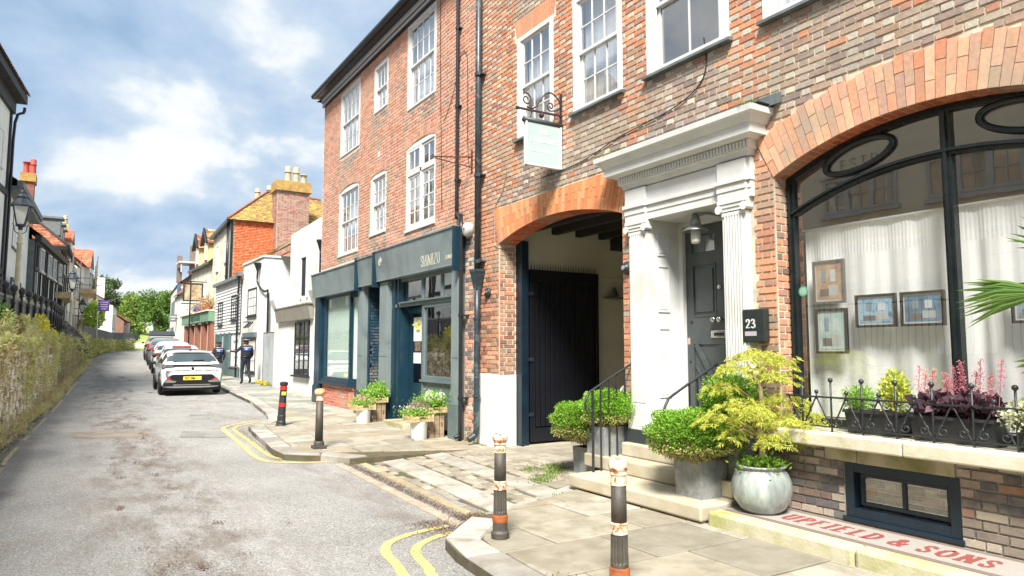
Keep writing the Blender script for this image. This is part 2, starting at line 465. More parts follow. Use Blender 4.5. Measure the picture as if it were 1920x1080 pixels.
# ================================================================ GROUND
def sheet(name, mats, ys, xf, zf, nx=8, **k):
    mb = MB(); rows = []
    for y in ys:
        x0, x1 = xf(y)
        rows.append([(x0 + (x1 - x0) * i / nx, y, zf(x0 + (x1 - x0) * i / nx, y)) for i in range(nx + 1)])
    for a, b in zip(rows, rows[1:]):
        for i in range(nx): mb.quad(a[i], a[i + 1], b[i + 1], b[i])
    return struct(mb, name, mats, **k)
EARTH = pmat('earth_and_grass', lin(96, 104, 62), lin(120, 112, 76), .8, .95, .4, 8)
GY = [-400, -60, 10, 27, 36, 42, 47, 60, 75, 100, 140, 400, 1500]
def gz(y): return float(np.interp(y, GY, [-.5, -.25, -.25, -.05, .15, .42, .65, .95, 1.1, 1.3, 1.5, 3.6, 5]))
sheet('ground', EARTH, [-400, -200, -60, -20, 0, 10, 20, 27, 32, 36, 42, 47, 60, 75, 90, 110, 140, 200, 400, 900, 1500], lambda y: (-900, 900), lambda x, y: gz(y), 12)
ASPH = pmat('worn_asphalt', lin(152, 151, 148), lin(124, 123, 120), .5, .9, .9, 130, dirt=lin(132, 122, 110), dscale=.9, damt=.2)
def asphalt():
    m = ASPH; t = m.node_tree; N = t.nodes; L = t.links
    b = N['Principled BSDF']; cs = b.inputs['Base Color'].links[0].from_socket
    g = N.new('ShaderNodeNewGeometry')
    def nz(s, d=3):
        n = N.new('ShaderNodeTexNoise'); n.inputs['Scale'].default_value = s; n.inputs['Detail'].default_value = d
        L.new(g.outputs['Position'], n.inputs['Vector']); return n.outputs['Fac']
    def mr(f, a, c, lo=0., hi=1.):
        n = N.new('ShaderNodeMapRange'); n.inputs[1].default_value = a; n.inputs[2].default_value = c
        n.inputs[3].default_value = lo; n.inputs[4].default_value = hi; L.new(f, n.inputs[0]); return n.outputs[0]
    def mixc(f, a, c, bl='MIX'):
        n = N.new('ShaderNodeMix'); n.data_type = 'RGBA'; n.blend_type = bl
        for i, v in ((0, f), (6, a), (7, c)):
            if hasattr(v, 'links'): L.new(v, n.inputs[i])
            else: n.inputs[i].default_value = v
        return n.outputs[2]
    # aggregate: pale and dark chippings
    vo = N.new('ShaderNodeTexVoronoi'); vo.inputs['Scale'].default_value = 95
    L.new(g.outputs['Position'], vo.inputs['Vector'])
    sp = N.new('ShaderNodeSeparateColor'); L.new(vo.outputs['Color'], sp.inputs[0])
    c = mixc(mr(sp.outputs[0], .55, .95, 0, .5), cs, lin(196, 193, 186))
    c = mixc(mr(sp.outputs[1], .6, .95, 0, .6), c, lin(70, 68, 66))
    # wheel tracks worn paler, crown of the road dirtier: bands run along the street
    sx = N.new('ShaderNodeSeparateXYZ'); L.new(g.outputs['Position'], sx.inputs[0])
    wv = N.new('ShaderNodeMath'); wv.operation = 'ADD'; L.new(sx.outputs[0], wv.inputs[0])
    n1 = nz(.35, 4); mm = N.new('ShaderNodeMath'); mm.operation = 'MULTIPLY'; mm.inputs[1].default_value = 1.1; L.new(n1, mm.inputs[0]); L.new(mm.outputs[0], wv.inputs[1])
    cr = N.new('ShaderNodeValToRGB'); e = cr.color_ramp.elements
    st = [(0, 0), (.10, .2), (.20, 0), (.38, .75), (.50, .8), (.60, .1), (.70, 0), (.82, .45), (1, .3)]
    while len(e) < len(st): e.new(.5)
    for q, (p, v) in zip(e, st): q.position = p; q.color = (v, v, v, 1)
    L.new(mr(wv.outputs[0], -.8, 4.4), cr.inputs[0])
    pa = N.new('ShaderNodeMath'); pa.operation = 'MULTIPLY'; L.new(cr.outputs[0], pa.inputs[0]); mpp = N.new('ShaderNodeMapping'); mpp.inputs['Scale'].default_value = (3.2, 1.1, 1); L.new(g.outputs['Position'], mpp.inputs[0]); n9 = N.new('ShaderNodeTexNoise'); n9.inputs['Scale'].default_value = 1.; n9.inputs['Detail'].default_value = 10; n9.inputs['Roughness'].default_value = .7; L.new(mpp.outputs[0], n9.inputs['Vector']); L.new(mr(n9.outputs['Fac'], .44, .62), pa.inputs[1])
    c = mixc(pa.outputs[0], c, lin(100, 89, 78))
    # cracks
    v2 = N.new('ShaderNodeTexVoronoi'); v2.feature = 'DISTANCE_TO_EDGE'; v2.inputs['Scale'].default_value = .7
    mp = N.new('ShaderNodeMix'); mp.data_type = 'VECTOR'; mp.inputs[0].default_value = .12
    L.new(g.outputs['Position'], mp.inputs[4]); nn = N.new('ShaderNodeTexNoise'); nn.inputs['Scale'].default_value = 2.5; nn.inputs['Detail'].default_value = 8
    L.new(g.outputs['Position'], nn.inputs['Vector']); L.new(nn.outputs['Color'], mp.inputs[5]); L.new(mp.outputs[1], v2.inputs['Vector'])
    ck = N.new('ShaderNodeMath'); ck.operation = 'MULTIPLY'; L.new(mr(v2.outputs['Distance'], .006, .001), ck.inputs[0]); L.new(mr(nz(.6, 3), .62, .68), ck.inputs[1])
    c = mixc(ck.outputs[0], c, lin(104, 100, 94))
    L.new(c, b.inputs['Base Color'])
asphalt()
ys = list(np.arange(-40, 14, 1.)) + list(np.arange(14, 140, 2.))
sheet('road', ASPH, ys, lambda y: (le(y) - .5, max(ke(y), 5.2 if 4 < y < 17 else 0) + .3), lambda x, y: zr(y), 10)
PATCH = pmat('asphalt_patch', lin(142, 141, 137), lin(124, 123, 120), 3, .92, .9, 150, dirt=lin(96, 90, 82))
PATCHB = pmat('asphalt_patch_brown', lin(148, 138, 126), lin(122, 110, 100), 3, .92, .9, 150)
for name, m, P in (('trench_patch', PATCH, [(1.85, 15.5), (2.6, 15.1), (2.47, 14.1), (1.71, 14.5)]), ('trench_patch', PATCHB, [(-.1, 16.4), (1.35, 15.8), (1.31, 14.9), (.04, 15.3)]),
                   ('trench_patch', PATCH, [(2.4, 18.9), (2.75, 18.7), (2.7, 17.6), (2.3, 17.7)]), ('trench_patch', PATCHB, [(.85, 5.4), (1.6, 5.0), (1.35, 3.4), (.5, 3.7)])):
    mb = MB(); n = len(P); mb.quad(*[(x, y, zr(y) + .004) for x, y in P][::-1 if area(P) < 0 else 1])
    struct(mb, name, m)

# ---- painted lines
YEL = pmat('yellow_road_paint', lin(208, 186, 108), lin(190, 172, 108), 5, .8, .5, 120, dirt=lin(146, 140, 122), dscale=12, damt=.7)
def ribbon(mb, pts, w, z=.006, step=.25):
    P = [Vector((p[0], p[1])) for p in pts]
    Q = [P[0]]
    for a, b in zip(P, P[1:]):
        n = max(1, int((b - a).length / step))
        for i in range(1, n + 1): Q.append(a + (b - a) * i / n)
    L_ = []
    for i, p in enumerate(Q):
        d = (Q[min(i + 1, len(Q) - 1)] - Q[max(i - 1, 0)]).normalized(); nr = Vector((-d.y, d.x)) * w / 2
        L_.append((p - nr, p + nr))
    for (a, b), (c, d) in zip(L_, L_[1:]):
        mb.quad((a.x, a.y, zr(a.y) + z), (c.x, c.y, zr(c.y) + z), (d.x, d.y, zr(d.y) + z), (b.x, b.y, zr(b.y) + z))
def smooth(pts, n=4):
    out = []
    P = [Vector(p) for p in pts]
    for i in range(len(P) - 1):
        p0, p1, p2, p3 = P[max(i - 1, 0)], P[i], P[i + 1], P[min(i + 2, len(P) - 1)]
        for k in range(n):
            t = k / n
            out.append(.5 * ((2 * p1) + (-p0 + p2) * t + (2 * p0 - 5 * p1 + 4 * p2 - p3) * t * t + (-p0 + 3 * p1 - 3 * p2 + p3) * t ** 3))
    return out + [P[-1]]
yl = [('far', smooth([(3.55, 16.7), (3.1, 16.3), (2.72, 15.85), (2.6, 15.2), (2.52, 13.2), (2.45, 11.5), (2.62, 10.9), (3.3, 10.55)])),
      ('far', smooth([(3.5, 16.4), (3.1, 16.0), (2.87, 15.6), (2.78, 15.0), (2.72, 13.2), (2.66, 11.65), (2.8, 11.15), (3.3, 10.8)])),
      ('near', smooth([(3.12, 6.2), (2.8, 6.15), (2.45, 5.98), (2.28, 5.7), (2.22, 5.3), (2.15, 4.9), (2.02, 3.5), (1.9, 0), (1.8, -4)])),
      ('near', smooth([(3.2, 5.98), (2.9, 5.92), (2.62, 5.75), (2.47, 5.5), (2.4, 5.1), (2.34, 4.85), (2.24, 3.5), (2.12, 0), (2.0, -4)]))]
for n_, pts in yl:
    mb = MB(); ribbon(mb, pts, .085); struct(mb, 'yellow_line', YEL)
mb = MB()
for a, b in ((-2, 3), (5, 9), (11.5, 12.3), (12.6, 14.6), (15.4, 16.1), (17, 19.5), (21, 25), (27, 34)):
    ribbon(mb, [(le(a + (b - a) * i / 6) + .04, a + (b - a) * i / 6) for i in range(7)], .06)
struct(mb, 'yellow_line', pmat('faded_yellow_paint', lin(206, 192, 140), lin(168, 158, 130), 5, .8, .5, 120, dirt=lin(150, 142, 120), dscale=9, damt=.8))

# ---- pavements: kerb stones, slabs, setts
COLS_SLAB = [lin(164, 157, 141), lin(154, 147, 130), lin(170, 163, 147), lin(146, 141, 127), lin(160, 149, 130), lin(166, 161, 148)]
COLS_GR = [lin(172, 169, 162), lin(162, 159, 152), lin(178, 175, 169), lin(152, 148, 141)]
COLS_SETT = [lin(162, 154, 138), lin(148, 140, 124), lin(170, 162, 146), lin(156, 150, 138), lin(142, 135, 122)]
COLS_FLAG = [lin(144, 143, 136), lin(138, 140, 138), lin(162, 160, 150), lin(170, 166, 152)]
def piece(name, poly, zf, th, parent, cols, cham=.008, jit=.0, mat=None):
    if len(poly) < 3: return None
    if area(poly) < 0: poly = poly[::-1]
    if area(poly) < .002: return None
    cx = sum(p[0] for p in poly) / len(poly); cy = sum(p[1] for p in poly) / len(poly)
    mb = MB(); n = len(poly); dz = R.uniform(-jit, jit) * .5
    def ins(p, d):
        v = Vector((cx - p[0], cy - p[1])); l = v.length
        v = v / l * min(d * 1.4, l * .4) if l > 0 else v
        return (p[0] + v.x, p[1] + v.y)
    vs = [(p[0], p[1], zf(*p) - th) for p in poly] + [(p[0], p[1], zf(*p) + dz - cham * .7) for p in poly]
    for p in poly:
        q = ins(p, cham); vs.append((q[0], q[1], zf(*q) + dz))
    fs = [tuple(range(2 * n, 3 * n))] + [(i, (i + 1) % n, n + (i + 1) % n, n + i) for i in range(n)] + [(n + i, n + (i + 1) % n, 2 * n + (i + 1) % n, 2 * n + i) for i in range(n)]
    mb.add(vs, fs)
    o = mb.build(name, mat or STONEA, parent)
    c = R.choice(cols); k = R.uniform(.9, 1.08)
    o.color = (c[0] * k, c[1] * k, c[2] * k, 1)
    return o
def lay_rows(region, y0, y1, rh, rw, name, zf, th, parent, cols, gap=.02, cham=.009, jit=.008, wob=.012, xr=(2, 8), excl=()):
    y = y0; out = []
    while y < y1:
        h = R.uniform(*rh)
        x = xr[0] + R.uniform(-.5, 0)
        while x < xr[1]:
            w = R.uniform(*rw)
            P = clip(region, (x + gap / 2, x + w - gap / 2, y + gap / 2, y + h - gap / 2))
            if P and len(P) >= 3:
                cxx = sum(p[0] for p in P) / len(P); cyy = sum(p[1] for p in P) / len(P)
                P = [(p[0] + R.uniform(-wob, wob) * .5, p[1] + R.uniform(-wob, wob) * .5) for p in P]
                if not any(e(cxx, cyy) for e in excl):
                    o = piece(name, P, zf, th, parent, cols, cham, jit)
                    if o: out.append(o)
            x += w
        y += h
    return out
JOINT = pmat('sandy_joint', lin(96, 86, 68), lin(70, 66, 48), 6, .95, .7, 60, dirt=lin(74, 84, 44), dscale=3)
def pave(name, poly, zf, mat=JOINT, drop=.02, step=2.):
    """bedding under the slabs, with its own top just below theirs"""
    mb = MB(); ys_ = [p[1] for p in poly]; y = min(ys_)
    while y < max(ys_):
        for xx in np.arange(2, 12, 1.5):
            P = clip(poly, (xx, xx + 1.5, y, y + step))
            if P and len(P) >= 3 and abs(area(P)) > 1e-4:
                if area(P) < 0: P = P[::-1]
                mb.quad(*[(p[0], p[1], zf(*p) - drop) for p in P])
        y += step
    for a, b in zip(poly, poly[1:] + poly[:1]):
        mb.quad((a[0], a[1], zf(*a) - .3), (b[0], b[1], zf(*b) - .3), (b[0], b[1], zf(*b) - drop + .004), (a[0], a[1], zf(*a) - drop + .004))
    return struct(mb, name, mat)
Z0 = lambda x, y: zp(y)
KF = [(3.5, 10.2), (3.4, 10.62), (3.0, 10.78), (2.76, 11.05), (2.72, 11.6), (2.84, 13.0), (2.93, 14.2), (3.02, 15.0), (3.2, 15.35), (3.55, 15.6), (3.92, 17.45), (4.3, 21.2), (4.45, 25), (4.65, 30), (4.95, 38), (5.3, 46), (5.9, 60)]
KN = [(3.3, 6.06), (3.08, 5.9), (2.74, 5.5), (2.66, 5.15), (2.6, 4.45), (2.45, 2), (2.3, -4)]
KFar = KF[:]
regF = KF + [(9, 60), (8, 40), (6.9, 29), (6.9, 20), (5.9, 20), (5.86, 9.95)]
regN = KN + [(6.1, -4), (6.1, 6.9), (5.0, 6.6), (3.7, 6.12)]
regX = [(3.3, 6.08), (3.52, 10.18), (5.86, 9.95), (9.8, 9.95), (9.8, 6.78), (5.86, 6.78), (5.0, 6.62), (3.7, 6.14)]
def zx(x, y): return float(np.interp(x, [3.2, 3.6, 5.86, 9], [-.1, -.088, .03, .05]))
pavF = pave('pavement', regF, Z0); pavN = pave('pavement', regN, Z0); pavX = pave('crossing', regX, zx)
def kerbline(K, parent, w=.3, L0=.8, nmax=99):
    P = [Vector(p) for p in K]; acc = 0
    # walk the line in stones
    Q = []; seg = 0; t = 0.; cur = P[0].copy(); Q.append((cur.copy(), (P[1] - P[0]).normalized()))
    while seg < len(P) - 1:
        need = R.uniform(.7, 1.0) * L0
        while seg < len(P) - 1 and (P[seg + 1] - cur).length < need:
            need -= (P[seg + 1] - cur).length; cur = P[seg + 1].copy(); seg += 1
            if need < .18 * L0: break
        if seg >= len(P) - 1: Q.append((P[-1], (P[-1] - P[-2]).normalized())); break
        d = (P[seg + 1] - P[seg]).normalized(); cur = cur + d * max(need, .05); Q.append((cur.copy(), d))
    for (a, da), (b, db) in zip(Q, Q[1:]):
        L_ = (b - a)
        if L_.length < .15: continue
        na = Vector((da.y, -da.x)); nb = Vector((db.y, -db.x))
        if na.x < 0: na = -na
        if nb.x < 0: nb = -nb
        e = L_.normalized() * .006
        poly = [(a + e)[:], (b - e)[:], (b - e + nb * w)[:], (a + e + na * w)[:]]
        piece('kerb_stone', poly, lambda x, y: zp(y) + .006, .16, parent, COLS_GR, .022, .004)
kerbline(KF, pavF); kerbline(KN, pavN)
def near_k(K, d):
    P = [Vector(p) for p in K]
    def f(x, y):
        q = Vector((x, y)); m = 9
        for a, b in zip(P, P[1:]):
            t = max(0, min(1, (q - a).dot(b - a) / (b - a).length_squared)); m = min(m, (q - a - (b - a) * t).length)
        return m < d
    return f
def offset(K, w):
    P = [Vector(p) for p in K]; out = []
    for i, p in enumerate(P):
        d = (P[min(i + 1, len(P) - 1)] - P[max(i - 1, 0)]).normalized(); n = Vector((d.y, -d.x))
        if n.x < 0: n = -n
        out.append(tuple(p + n * w))
    return out
inF = offset(KF, .315); inN = offset(KN, .315)
rF = inF[1:] + [(9, 60), (8, 40), (6.9, 29), (6.9, 20), (5.9, 20), (5.86, 9.95)]
rN = inN + [(6.1, -4), (6.1, 6.9), (5.0, 6.6), (3.7, 6.12)]
lay_rows(rF, 9.9, 17, (.5, .75), (.55, 1.05), 'paving_slab', Z0, .05, pavF, COLS_SLAB, xr=(2.5, 6))
lay_rows(rF, 17.0, 34, (.55, .8), (.6, 1.1), 'paving_slab', Z0, .05, pavF, COLS_FLAG, xr=(3.5, 7))
lay_rows(rN, 1.2, 6.9, (.5, .78), (.6, 1.1), 'paving_slab', Z0, .05, pavN, COLS_SLAB, xr=(2.3, 6.1), jit=.008)
# crossing: two runs of granite, setts between
def strip(x0, x1, y0, y1, sk, name, parent, cols, L_=(.9, 1.5)):
    y = y0
    while y < y1:
        l = min(R.uniform(*L_), y1 - y)
        P = [(x0 + sk * (y - y0), y + .006), (x1 + sk * (y - y0), y + .006), (x1 + sk * (y + l - y0), y + l - .006), (x0 + sk * (y + l - y0), y + l - .006)]
        piece(name, P, zx, .05, parent, cols, .008, .004); y += l
CG2 = [lin(170, 166, 156), lin(160, 156, 146), lin(176, 172, 163)]
strip(3.74, 4.08, 6.32, 10.05, .055, 'granite_strip', pavX, CG2)
strip(4.48, 4.80, 6.62, 10.1, .05, 'granite_strip', pavX, CG2)
strip(3.45, 3.56, 6.2, 10.15, .045, 'channel_stone', pavX, [lin(176, 160, 130), lin(160, 146, 120)], (.3, .5))
piece('granite_strip', [(3.42, 6.12), (4.4, 6.40), (4.36, 6.62), (3.4, 6.34)], zx, .05, pavX, COLS_GR)
piece('granite_strip', [(4.42, 6.41), (5.0, 6.62), (5.2, 6.92), (4.42, 6.64)], zx, .05, pavX, COLS_GR)
ex = [lambda x, y: (3.70 + .055 * (y - 6.3) < x < 4.12 + .055 * (y - 6.3)), lambda x, y: (4.44 + .05 * (y - 6.6) < x < 4.84 + .05 * (y - 6.6)), lambda x, y: (3.42 + .045 * (y - 6.2) < x < 3.60 + .045 * (y - 6.2)),
      lambda x, y: x < 5.1 and y < 6.64 + (x - 4.4) * .3, lambda x, y: x < 3.43 + .045 * (y - 6.2)]
rs = lay_rows(regX, 6.2, 9.9, (.15, .19), (.10, .15), 'sett', zx, .04, pavX, COLS_SETT, gap=.016, cham=.012, jit=.008, wob=.014, xr=(3.3, 5.86), excl=ex)
rs2 = []
# keep the 300 nearest setts singly, join the rest
rs.sort(key=lambda o: (Vector((sum((v.co.x for v in o.data.vertices)) / len(o.data.vertices), sum((v.co.y for v in o.data.vertices)) / len(o.data.vertices))).length))
def join_rest(objs, keep, name, mat, parent):
    rest = objs[keep:]
    if not rest: return
    mb = MB()
    off = wloc(parent)
    for o in rest:
        base = wloc(o) - off if False else Vector((0, 0, 0))
        mb.add([(v.co + wloc(o)) for v in o.data.vertices], [tuple(p.vertices) for p in o.data.polygons], 0, tuple(o.color[:3]))
        me = o.data; bpy.data.objects.remove(o); bpy.data.meshes.remove(me)
    q = mb.build(name, mat, parent); q['kind'] = 'stuff'
    return q
STONEB = pmat('stone_by_attribute', (1, 1, 1, 1), (.8, .79, .76, 1), 6, .82, .35, 45, src='attr', dirt=lin(150, 146, 120), dscale=2.2, damt=.3)
join_rest(rs, 298, 'sett_paving', STONEB, pavX)
lay = lay_rows(regX, 6.9, 9.9, (.3, .36), (.3, .45), 'cobble', zx, .04, pavX, COLS_SETT, xr=(5.87, 9.7))
join_rest(lay, 0, 'passage_cobbles', STONEB, pavX)
# gutter channel stones by the crossing, with iron edging
mb = MB()
for i in range(9):
    y = 6.1 + i * .47; x = 3.22 + .035 * (y - 6)
    mb.box(x - .06, x + .07, y, y + .46, zr(y) - .03, zr(y) + .012)
struct(mb, 'gutter_channel', pmat('channel_concrete', lin(168, 156, 140), lin(140, 128, 112), 5, .9, .4, 60))
# litter, gravel and dead leaves
LIT = leafmat('dead_leaf', lin(88, 66, 50), lin(56, 44, 36), lin(112, 90, 66), 0, .9)
def scatter(n, f, name='leaf_litter', ln=(.012, .04), mat=LIT, zf=None, lab=None):
    P = []
    while len(P) < n:
        x, y = f(); z = (zf or (lambda a, b: zr(b)))(x, y) + R.uniform(.006, .016)
        P.append((x, y, z))
    D = NR.normal(size=(n, 3)); D[:, 2] *= .18
    o = leaves(name, P, D, NR.uniform(*ln, n), NR.uniform(ln[0] * .6, ln[1] * .5, n), mat, kind='stuff', up=(0, 0, 1))
    return o
def cl(n_c, xr, yr, s):
    ce = [(R.uniform(*xr), R.uniform(*yr), R.uniform(.3, 1)) for _ in range(n_c)]
    def f():
        c = R.choice(ce); return (R.gauss(c[0], s * .7 * c[2]), R.gauss(c[1], s * 1.6 * c[2]))
    return f
scatter(5200, cl(60, (.45, 1.35), (6, 27), .13), ln=(.008, .03)); scatter(2200, cl(26, (.4, 1.4), (4.4, 8), .14), ln=(.006, .02)); scatter(1400, cl(24, (1.6, 2.8), (3.6, 7.2), .16), ln=(.005, .018))
scatter(3200, cl(60, (1.6, 3.0), (13, 25), .3), ln=(.008, .026)); scatter(900, cl(8, (1.6, 2.5), (26, 40), .2))
scatter(2600, lambda: (lambda y: (3.3 + .035 * (y - 6) + R.gauss(.06, .05), y))(R.uniform(6.1, 10.3)), ln=(.012, .03))
scatter(900, lambda: (R.gauss(3.05, .14), R.uniform(5.9, 6.5)), ln=(.01, .03))
scatter(700, lambda: (R.gauss(3.5, .12), R.gauss(6.35, .1)), ln=(.012, .03), zf=zx)
scatter(900, lambda: (lambda y: (float(np.interp(y, [10.8, 15], [2.65, 2.85])) + R.gauss(0, .05), y))(R.uniform(10.9, 15.6)), ln=(.01, .028))
scatter(500, lambda: (R.gauss(2.95, .12), R.gauss(14.6, .5)), ln=(.01, .025), zf=lambda x, y: zp(y) + .01)
scatter(6500, lambda: (lambda y: (le(y) + abs(R.gauss(0, .08)) - .16, y))(R.uniform(10, 40)), ln=(.014, .045))
scatter(120, lambda: (R.gauss(2.95, .05), R.gauss(3.95, .12)), ln=(.012, .03), zf=lambda x, y: zp(y) + .004)
DARKM = pmat('washed_silt', lin(84, 76, 70), lin(104, 94, 86), 2, .95, .5, 60)
MOSS = leafmat('moss_and_weed', lin(96, 128, 40), lin(140, 156, 62), lin(70, 96, 34), .1)
def weed(name, n, f, zf, h=(.015, .05)):
    P = []
    for _ in range(n):
        x, y = f(); P.append((x, y, zf(x, y) - .006))
    D = NR.normal(size=(n, 3)) * .7; D[:, 2] = np.abs(D[:, 2]) + .7
    leaves(name, P, D, NR.uniform(*h, n), NR.uniform(.006, .014, n), MOSS, kind='stuff')
def clw(pts, s):
    return lambda: (lambda c: (R.gauss(c[0], s), R.gauss(c[1], s)))(R.choice(pts))
weed('joint_weeds', 1500, clw([(5.35, 7.6), (5.5, 7.75), (5.15, 7.45), (4.95, 7.3), (5.6, 7.95), (5.25, 7.95)], .09), zx)
weed('joint_weeds', 260, clw([(4.62, 6.42), (4.68, 6.5)], .05), zx)
weed('joint_weeds', 700, lambda: (R.gauss(6.3, .06), R.uniform(22.5, 29)), Z0, (.04, .16))
weed('joint_weeds', 300, lambda: (lambda y: (5.0 - .012, y))(R.uniform(1.5, 4.5)), Z0, (.01, .03))
weed('joint_weeds', 400, lambda: (R.gauss(5.86, .05), R.uniform(10.2, 11)), Z0, (.01, .05))
# ================================================================ BRICK HOUSE WITH THE ARCHES
FX = 5.86
def arch_z(o, y):
    """height of an opening's soffit at y"""
    if o.get('R'):
        d = o['R'] ** 2 - (y - o['cy']) ** 2
        return o['cz'] + math.sqrt(max(d, 0))
    return o['z1']
def wall_skin(mb, X, y0, y1, z0, z1, ops, mi=0, face=-1):
    es = {y0, y1}
    for o in ops:
        es |= {o['y0'], o['y1']}
        if o.get('R'): es |= set(np.linspace(o['y0'], o['y1'], 25))
    es = sorted(e for e in es if y0 <= e <= y1)
    for a, b in zip(es, es[1:]):
        if b - a < 1e-6: continue
        m = (a + b) / 2
        cv = sorted([o for o in ops if o['y0'] < m < o['y1']], key=lambda o: o['z0'])
        la = lb = z0
        for o in cv:
            if o['z0'] > la + 1e-6:
                q = [(X, b, lb), (X, a, la), (X, a, o['z0']), (X, b, o['z0'])]
                mb.quad(*(q if face < 0 else q[::-1]), mi=mi)
            la, lb = arch_z(o, a), arch_z(o, b)
        if la < z1:
            q = [(X, b, lb), (X, a, la), (X, a, z1), (X, b, z1)]
            mb.quad(*(q if face < 0 else q[::-1]), mi=mi)
def solid(u0, u1, za, zb, blocks):
    """free stretches of u between blocks at course za..zb; a block is f(z)->(a,b) or None"""
    iv = [(u0, u1)]
    for f in blocks:
        for z in (za, zb):
            r = f(z)
            if not r: continue
            n = []
            for a, b in iv:
                if r[1] <= a or r[0] >= b: n.append((a, b)); continue
                if r[0] > a: n.append((a, r[0]))
                if r[1] < b: n.append((r[1], b))
            iv = n
    return iv
def bond(u0, u1, z0, z1, blocks=(), ch=.0725, jt=.015, st=.222, hd=.108, flem=True):
    out = []; k = 0; z = z0
    while z < z1 - .02:
        zt = min(z + ch - jt, z1)
        iv = solid(u0, u1, z + .004, zt - .004, blocks)
        pitch = (st + hd) if flem else st
        ph = (k % 2) * (pitch / 2) + ((k * 37) % 5) * .004
        for a, b in iv:
            if b - a < .03: continue
            i = math.floor((a - ph) / pitch) - 1; cuts = []
            while i * pitch + ph < b + pitch:
                s = i * pitch + ph
                cuts.append((s, s + st, 0))
                if flem: cuts.append((s + st, s + st + hd, 1))
                i += 1
            for s, e, h in cuts:
                p, q = max(s, a), min(e, b)
                if q - p < .035:
                    continue
                out.append(((p + q) / 2, z + (zt - z) / 2, q - p - jt, zt - z, h, k))
        z += ch; k += 1
    return out
MV = []
def brick_mesh(i):
    """worn unit brick: front face at x=-.5"""
    mb = MB(); r = random.Random(i)
    j = lambda s: r.uniform(-s, s)
    F = [(-.5 + j(.05), sy * (.5 - .012 + j(.012)), sz * (.5 - .03 + j(.03))) for sy, sz in ((-1, -1), (1, -1), (1, 1), (-1, 1))]
    M = [(-.32, sy * .5, sz * .5) for sy, sz in ((-1, -1), (1, -1), (1, 1), (-1, 1))]
    B = [(.5, sy * .5, sz * .5) for sy, sz in ((-1, -1), (1, -1), (1, 1), (-1, 1))]
    mb.add(F + M + B, [(3, 2, 1, 0)] + [((i + 1) % 4, (i + 1) % 4 + 4, i + 4, i)[::-1] for i in range(4)] + [((i + 1) % 4 + 4, (i + 1) % 4 + 8, i + 8, i + 4)[::-1] for i in range(4)])
    return mb.build('brick', BRICKO, link=False)
for i in range(6): MV.append(brick_mesh(i))
def vary(c, a=.10, h=.04):
    k = R.uniform(1 - a, 1 + a) * 1.08; return tuple(max(0, v * k * R.uniform(1 - h, 1 + h)) for v in c[:3])
C_OR = [lin(194, 134, 100), lin(200, 142, 108), lin(186, 124, 94), lin(204, 150, 116), lin(176, 122, 98), lin(168, 124, 104)]
C_GY = [lin(164, 152, 140), lin(170, 158, 144), lin(154, 138, 126), lin(144, 128, 118), lin(162, 144, 128), lin(136, 122, 114), lin(168, 146, 128), lin(154, 130, 116), lin(174, 152, 134), lin(160, 146, 136)]
C_PH = [lin(188, 180, 166), lin(176, 170, 158), lin(192, 184, 168), lin(164, 158, 148)]
C_DK = [lin(106, 98, 94), lin(96, 90, 90), lin(116, 104, 98), lin(90, 87, 88), lin(126, 108, 98), lin(112, 100, 94), lin(102, 100, 100)]
C_PK = [lin(200, 156, 132), lin(194, 148, 124), lin(210, 160, 134), lin(192, 136, 112), lin(204, 154, 132), lin(188, 134, 114)]
C_MIX = C_OR + [lin(140, 92, 72), lin(124, 98, 84), lin(168, 120, 92), lin(150, 126, 104)]
def put_bricks(B, cls, place, parent, keep=0, name='brick', proud=.009, fixed=None):
    """B from bond(); place(u)->function giving world centre; plane: 'X' faces -X at x0, 'Y' faces -Y at y0"""
    kind, at = place
    todo = []
    for u, z, l, h, hd, k in B:
        c = cls(u, z, hd, k)
        todo.append((u, z, l, h, c))
    if keep:
        px = lambda b: -(b[2] / (b[0] ** 2 + at ** 2 + .4 * (b[1] - 1.6) ** 2))
        todo.sort(key=px)
    mb = MB()
    for i, (u, z, l, h, c) in enumerate(todo):
        pr = proud + R.uniform(-.003, .003)
        if i < keep:
            if kind == 'X': inst(name, R.choice(MV), (at + .015 - pr + .01, u, z), parent, (0, 0, 0), (.05, l, h), c)
            else: inst(name, R.choice(MV), (u, at + .015 - pr + .01, z), parent, (0, 0, PI / 2), (.05, l, h), c)
        else:
            j = .002
            if kind == 'X':
                x = at - pr + .001
                mb.add([(x, u - l / 2 + j, z - h / 2 + j), (x, u + l / 2 - j, z - h / 2 + j), (x, u + l / 2 - j, z + h / 2 - j), (x, u - l / 2 + j, z + h / 2 - j),
                        (x + .02, u - l / 2, z - h / 2), (x + .02, u + l / 2, z - h / 2), (x + .02, u + l / 2, z + h / 2), (x + .02, u - l / 2, z + h / 2)],
                       [(3, 2, 1, 0), (0, 1, 5, 4), (1, 2, 6, 5), (2, 3, 7, 6), (3, 0, 4, 7)], 0, c)
            else:
                y = at - pr + .001
                mb.add([(u - l / 2 + j, y, z - h / 2 + j), (u + l / 2 - j, y, z - h / 2 + j), (u + l / 2 - j, y, z + h / 2 - j), (u - l / 2 + j, y, z + h / 2 - j),
                        (u - l / 2, y + .02, z - h / 2), (u + l / 2, y + .02, z - h / 2), (u + l / 2, y + .02, z + h / 2), (u - l / 2, y + .02, z + h / 2)],
                       [(0, 1, 2, 3), (4, 5, 1, 0), (5, 6, 2, 1), (6, 7, 3, 2), (7, 4, 0, 3)], 0, c)
    if mb.f:
        o = mb.build('brickwork', BRICKA, parent); o['kind'] = 'stuff'
PANE = {}
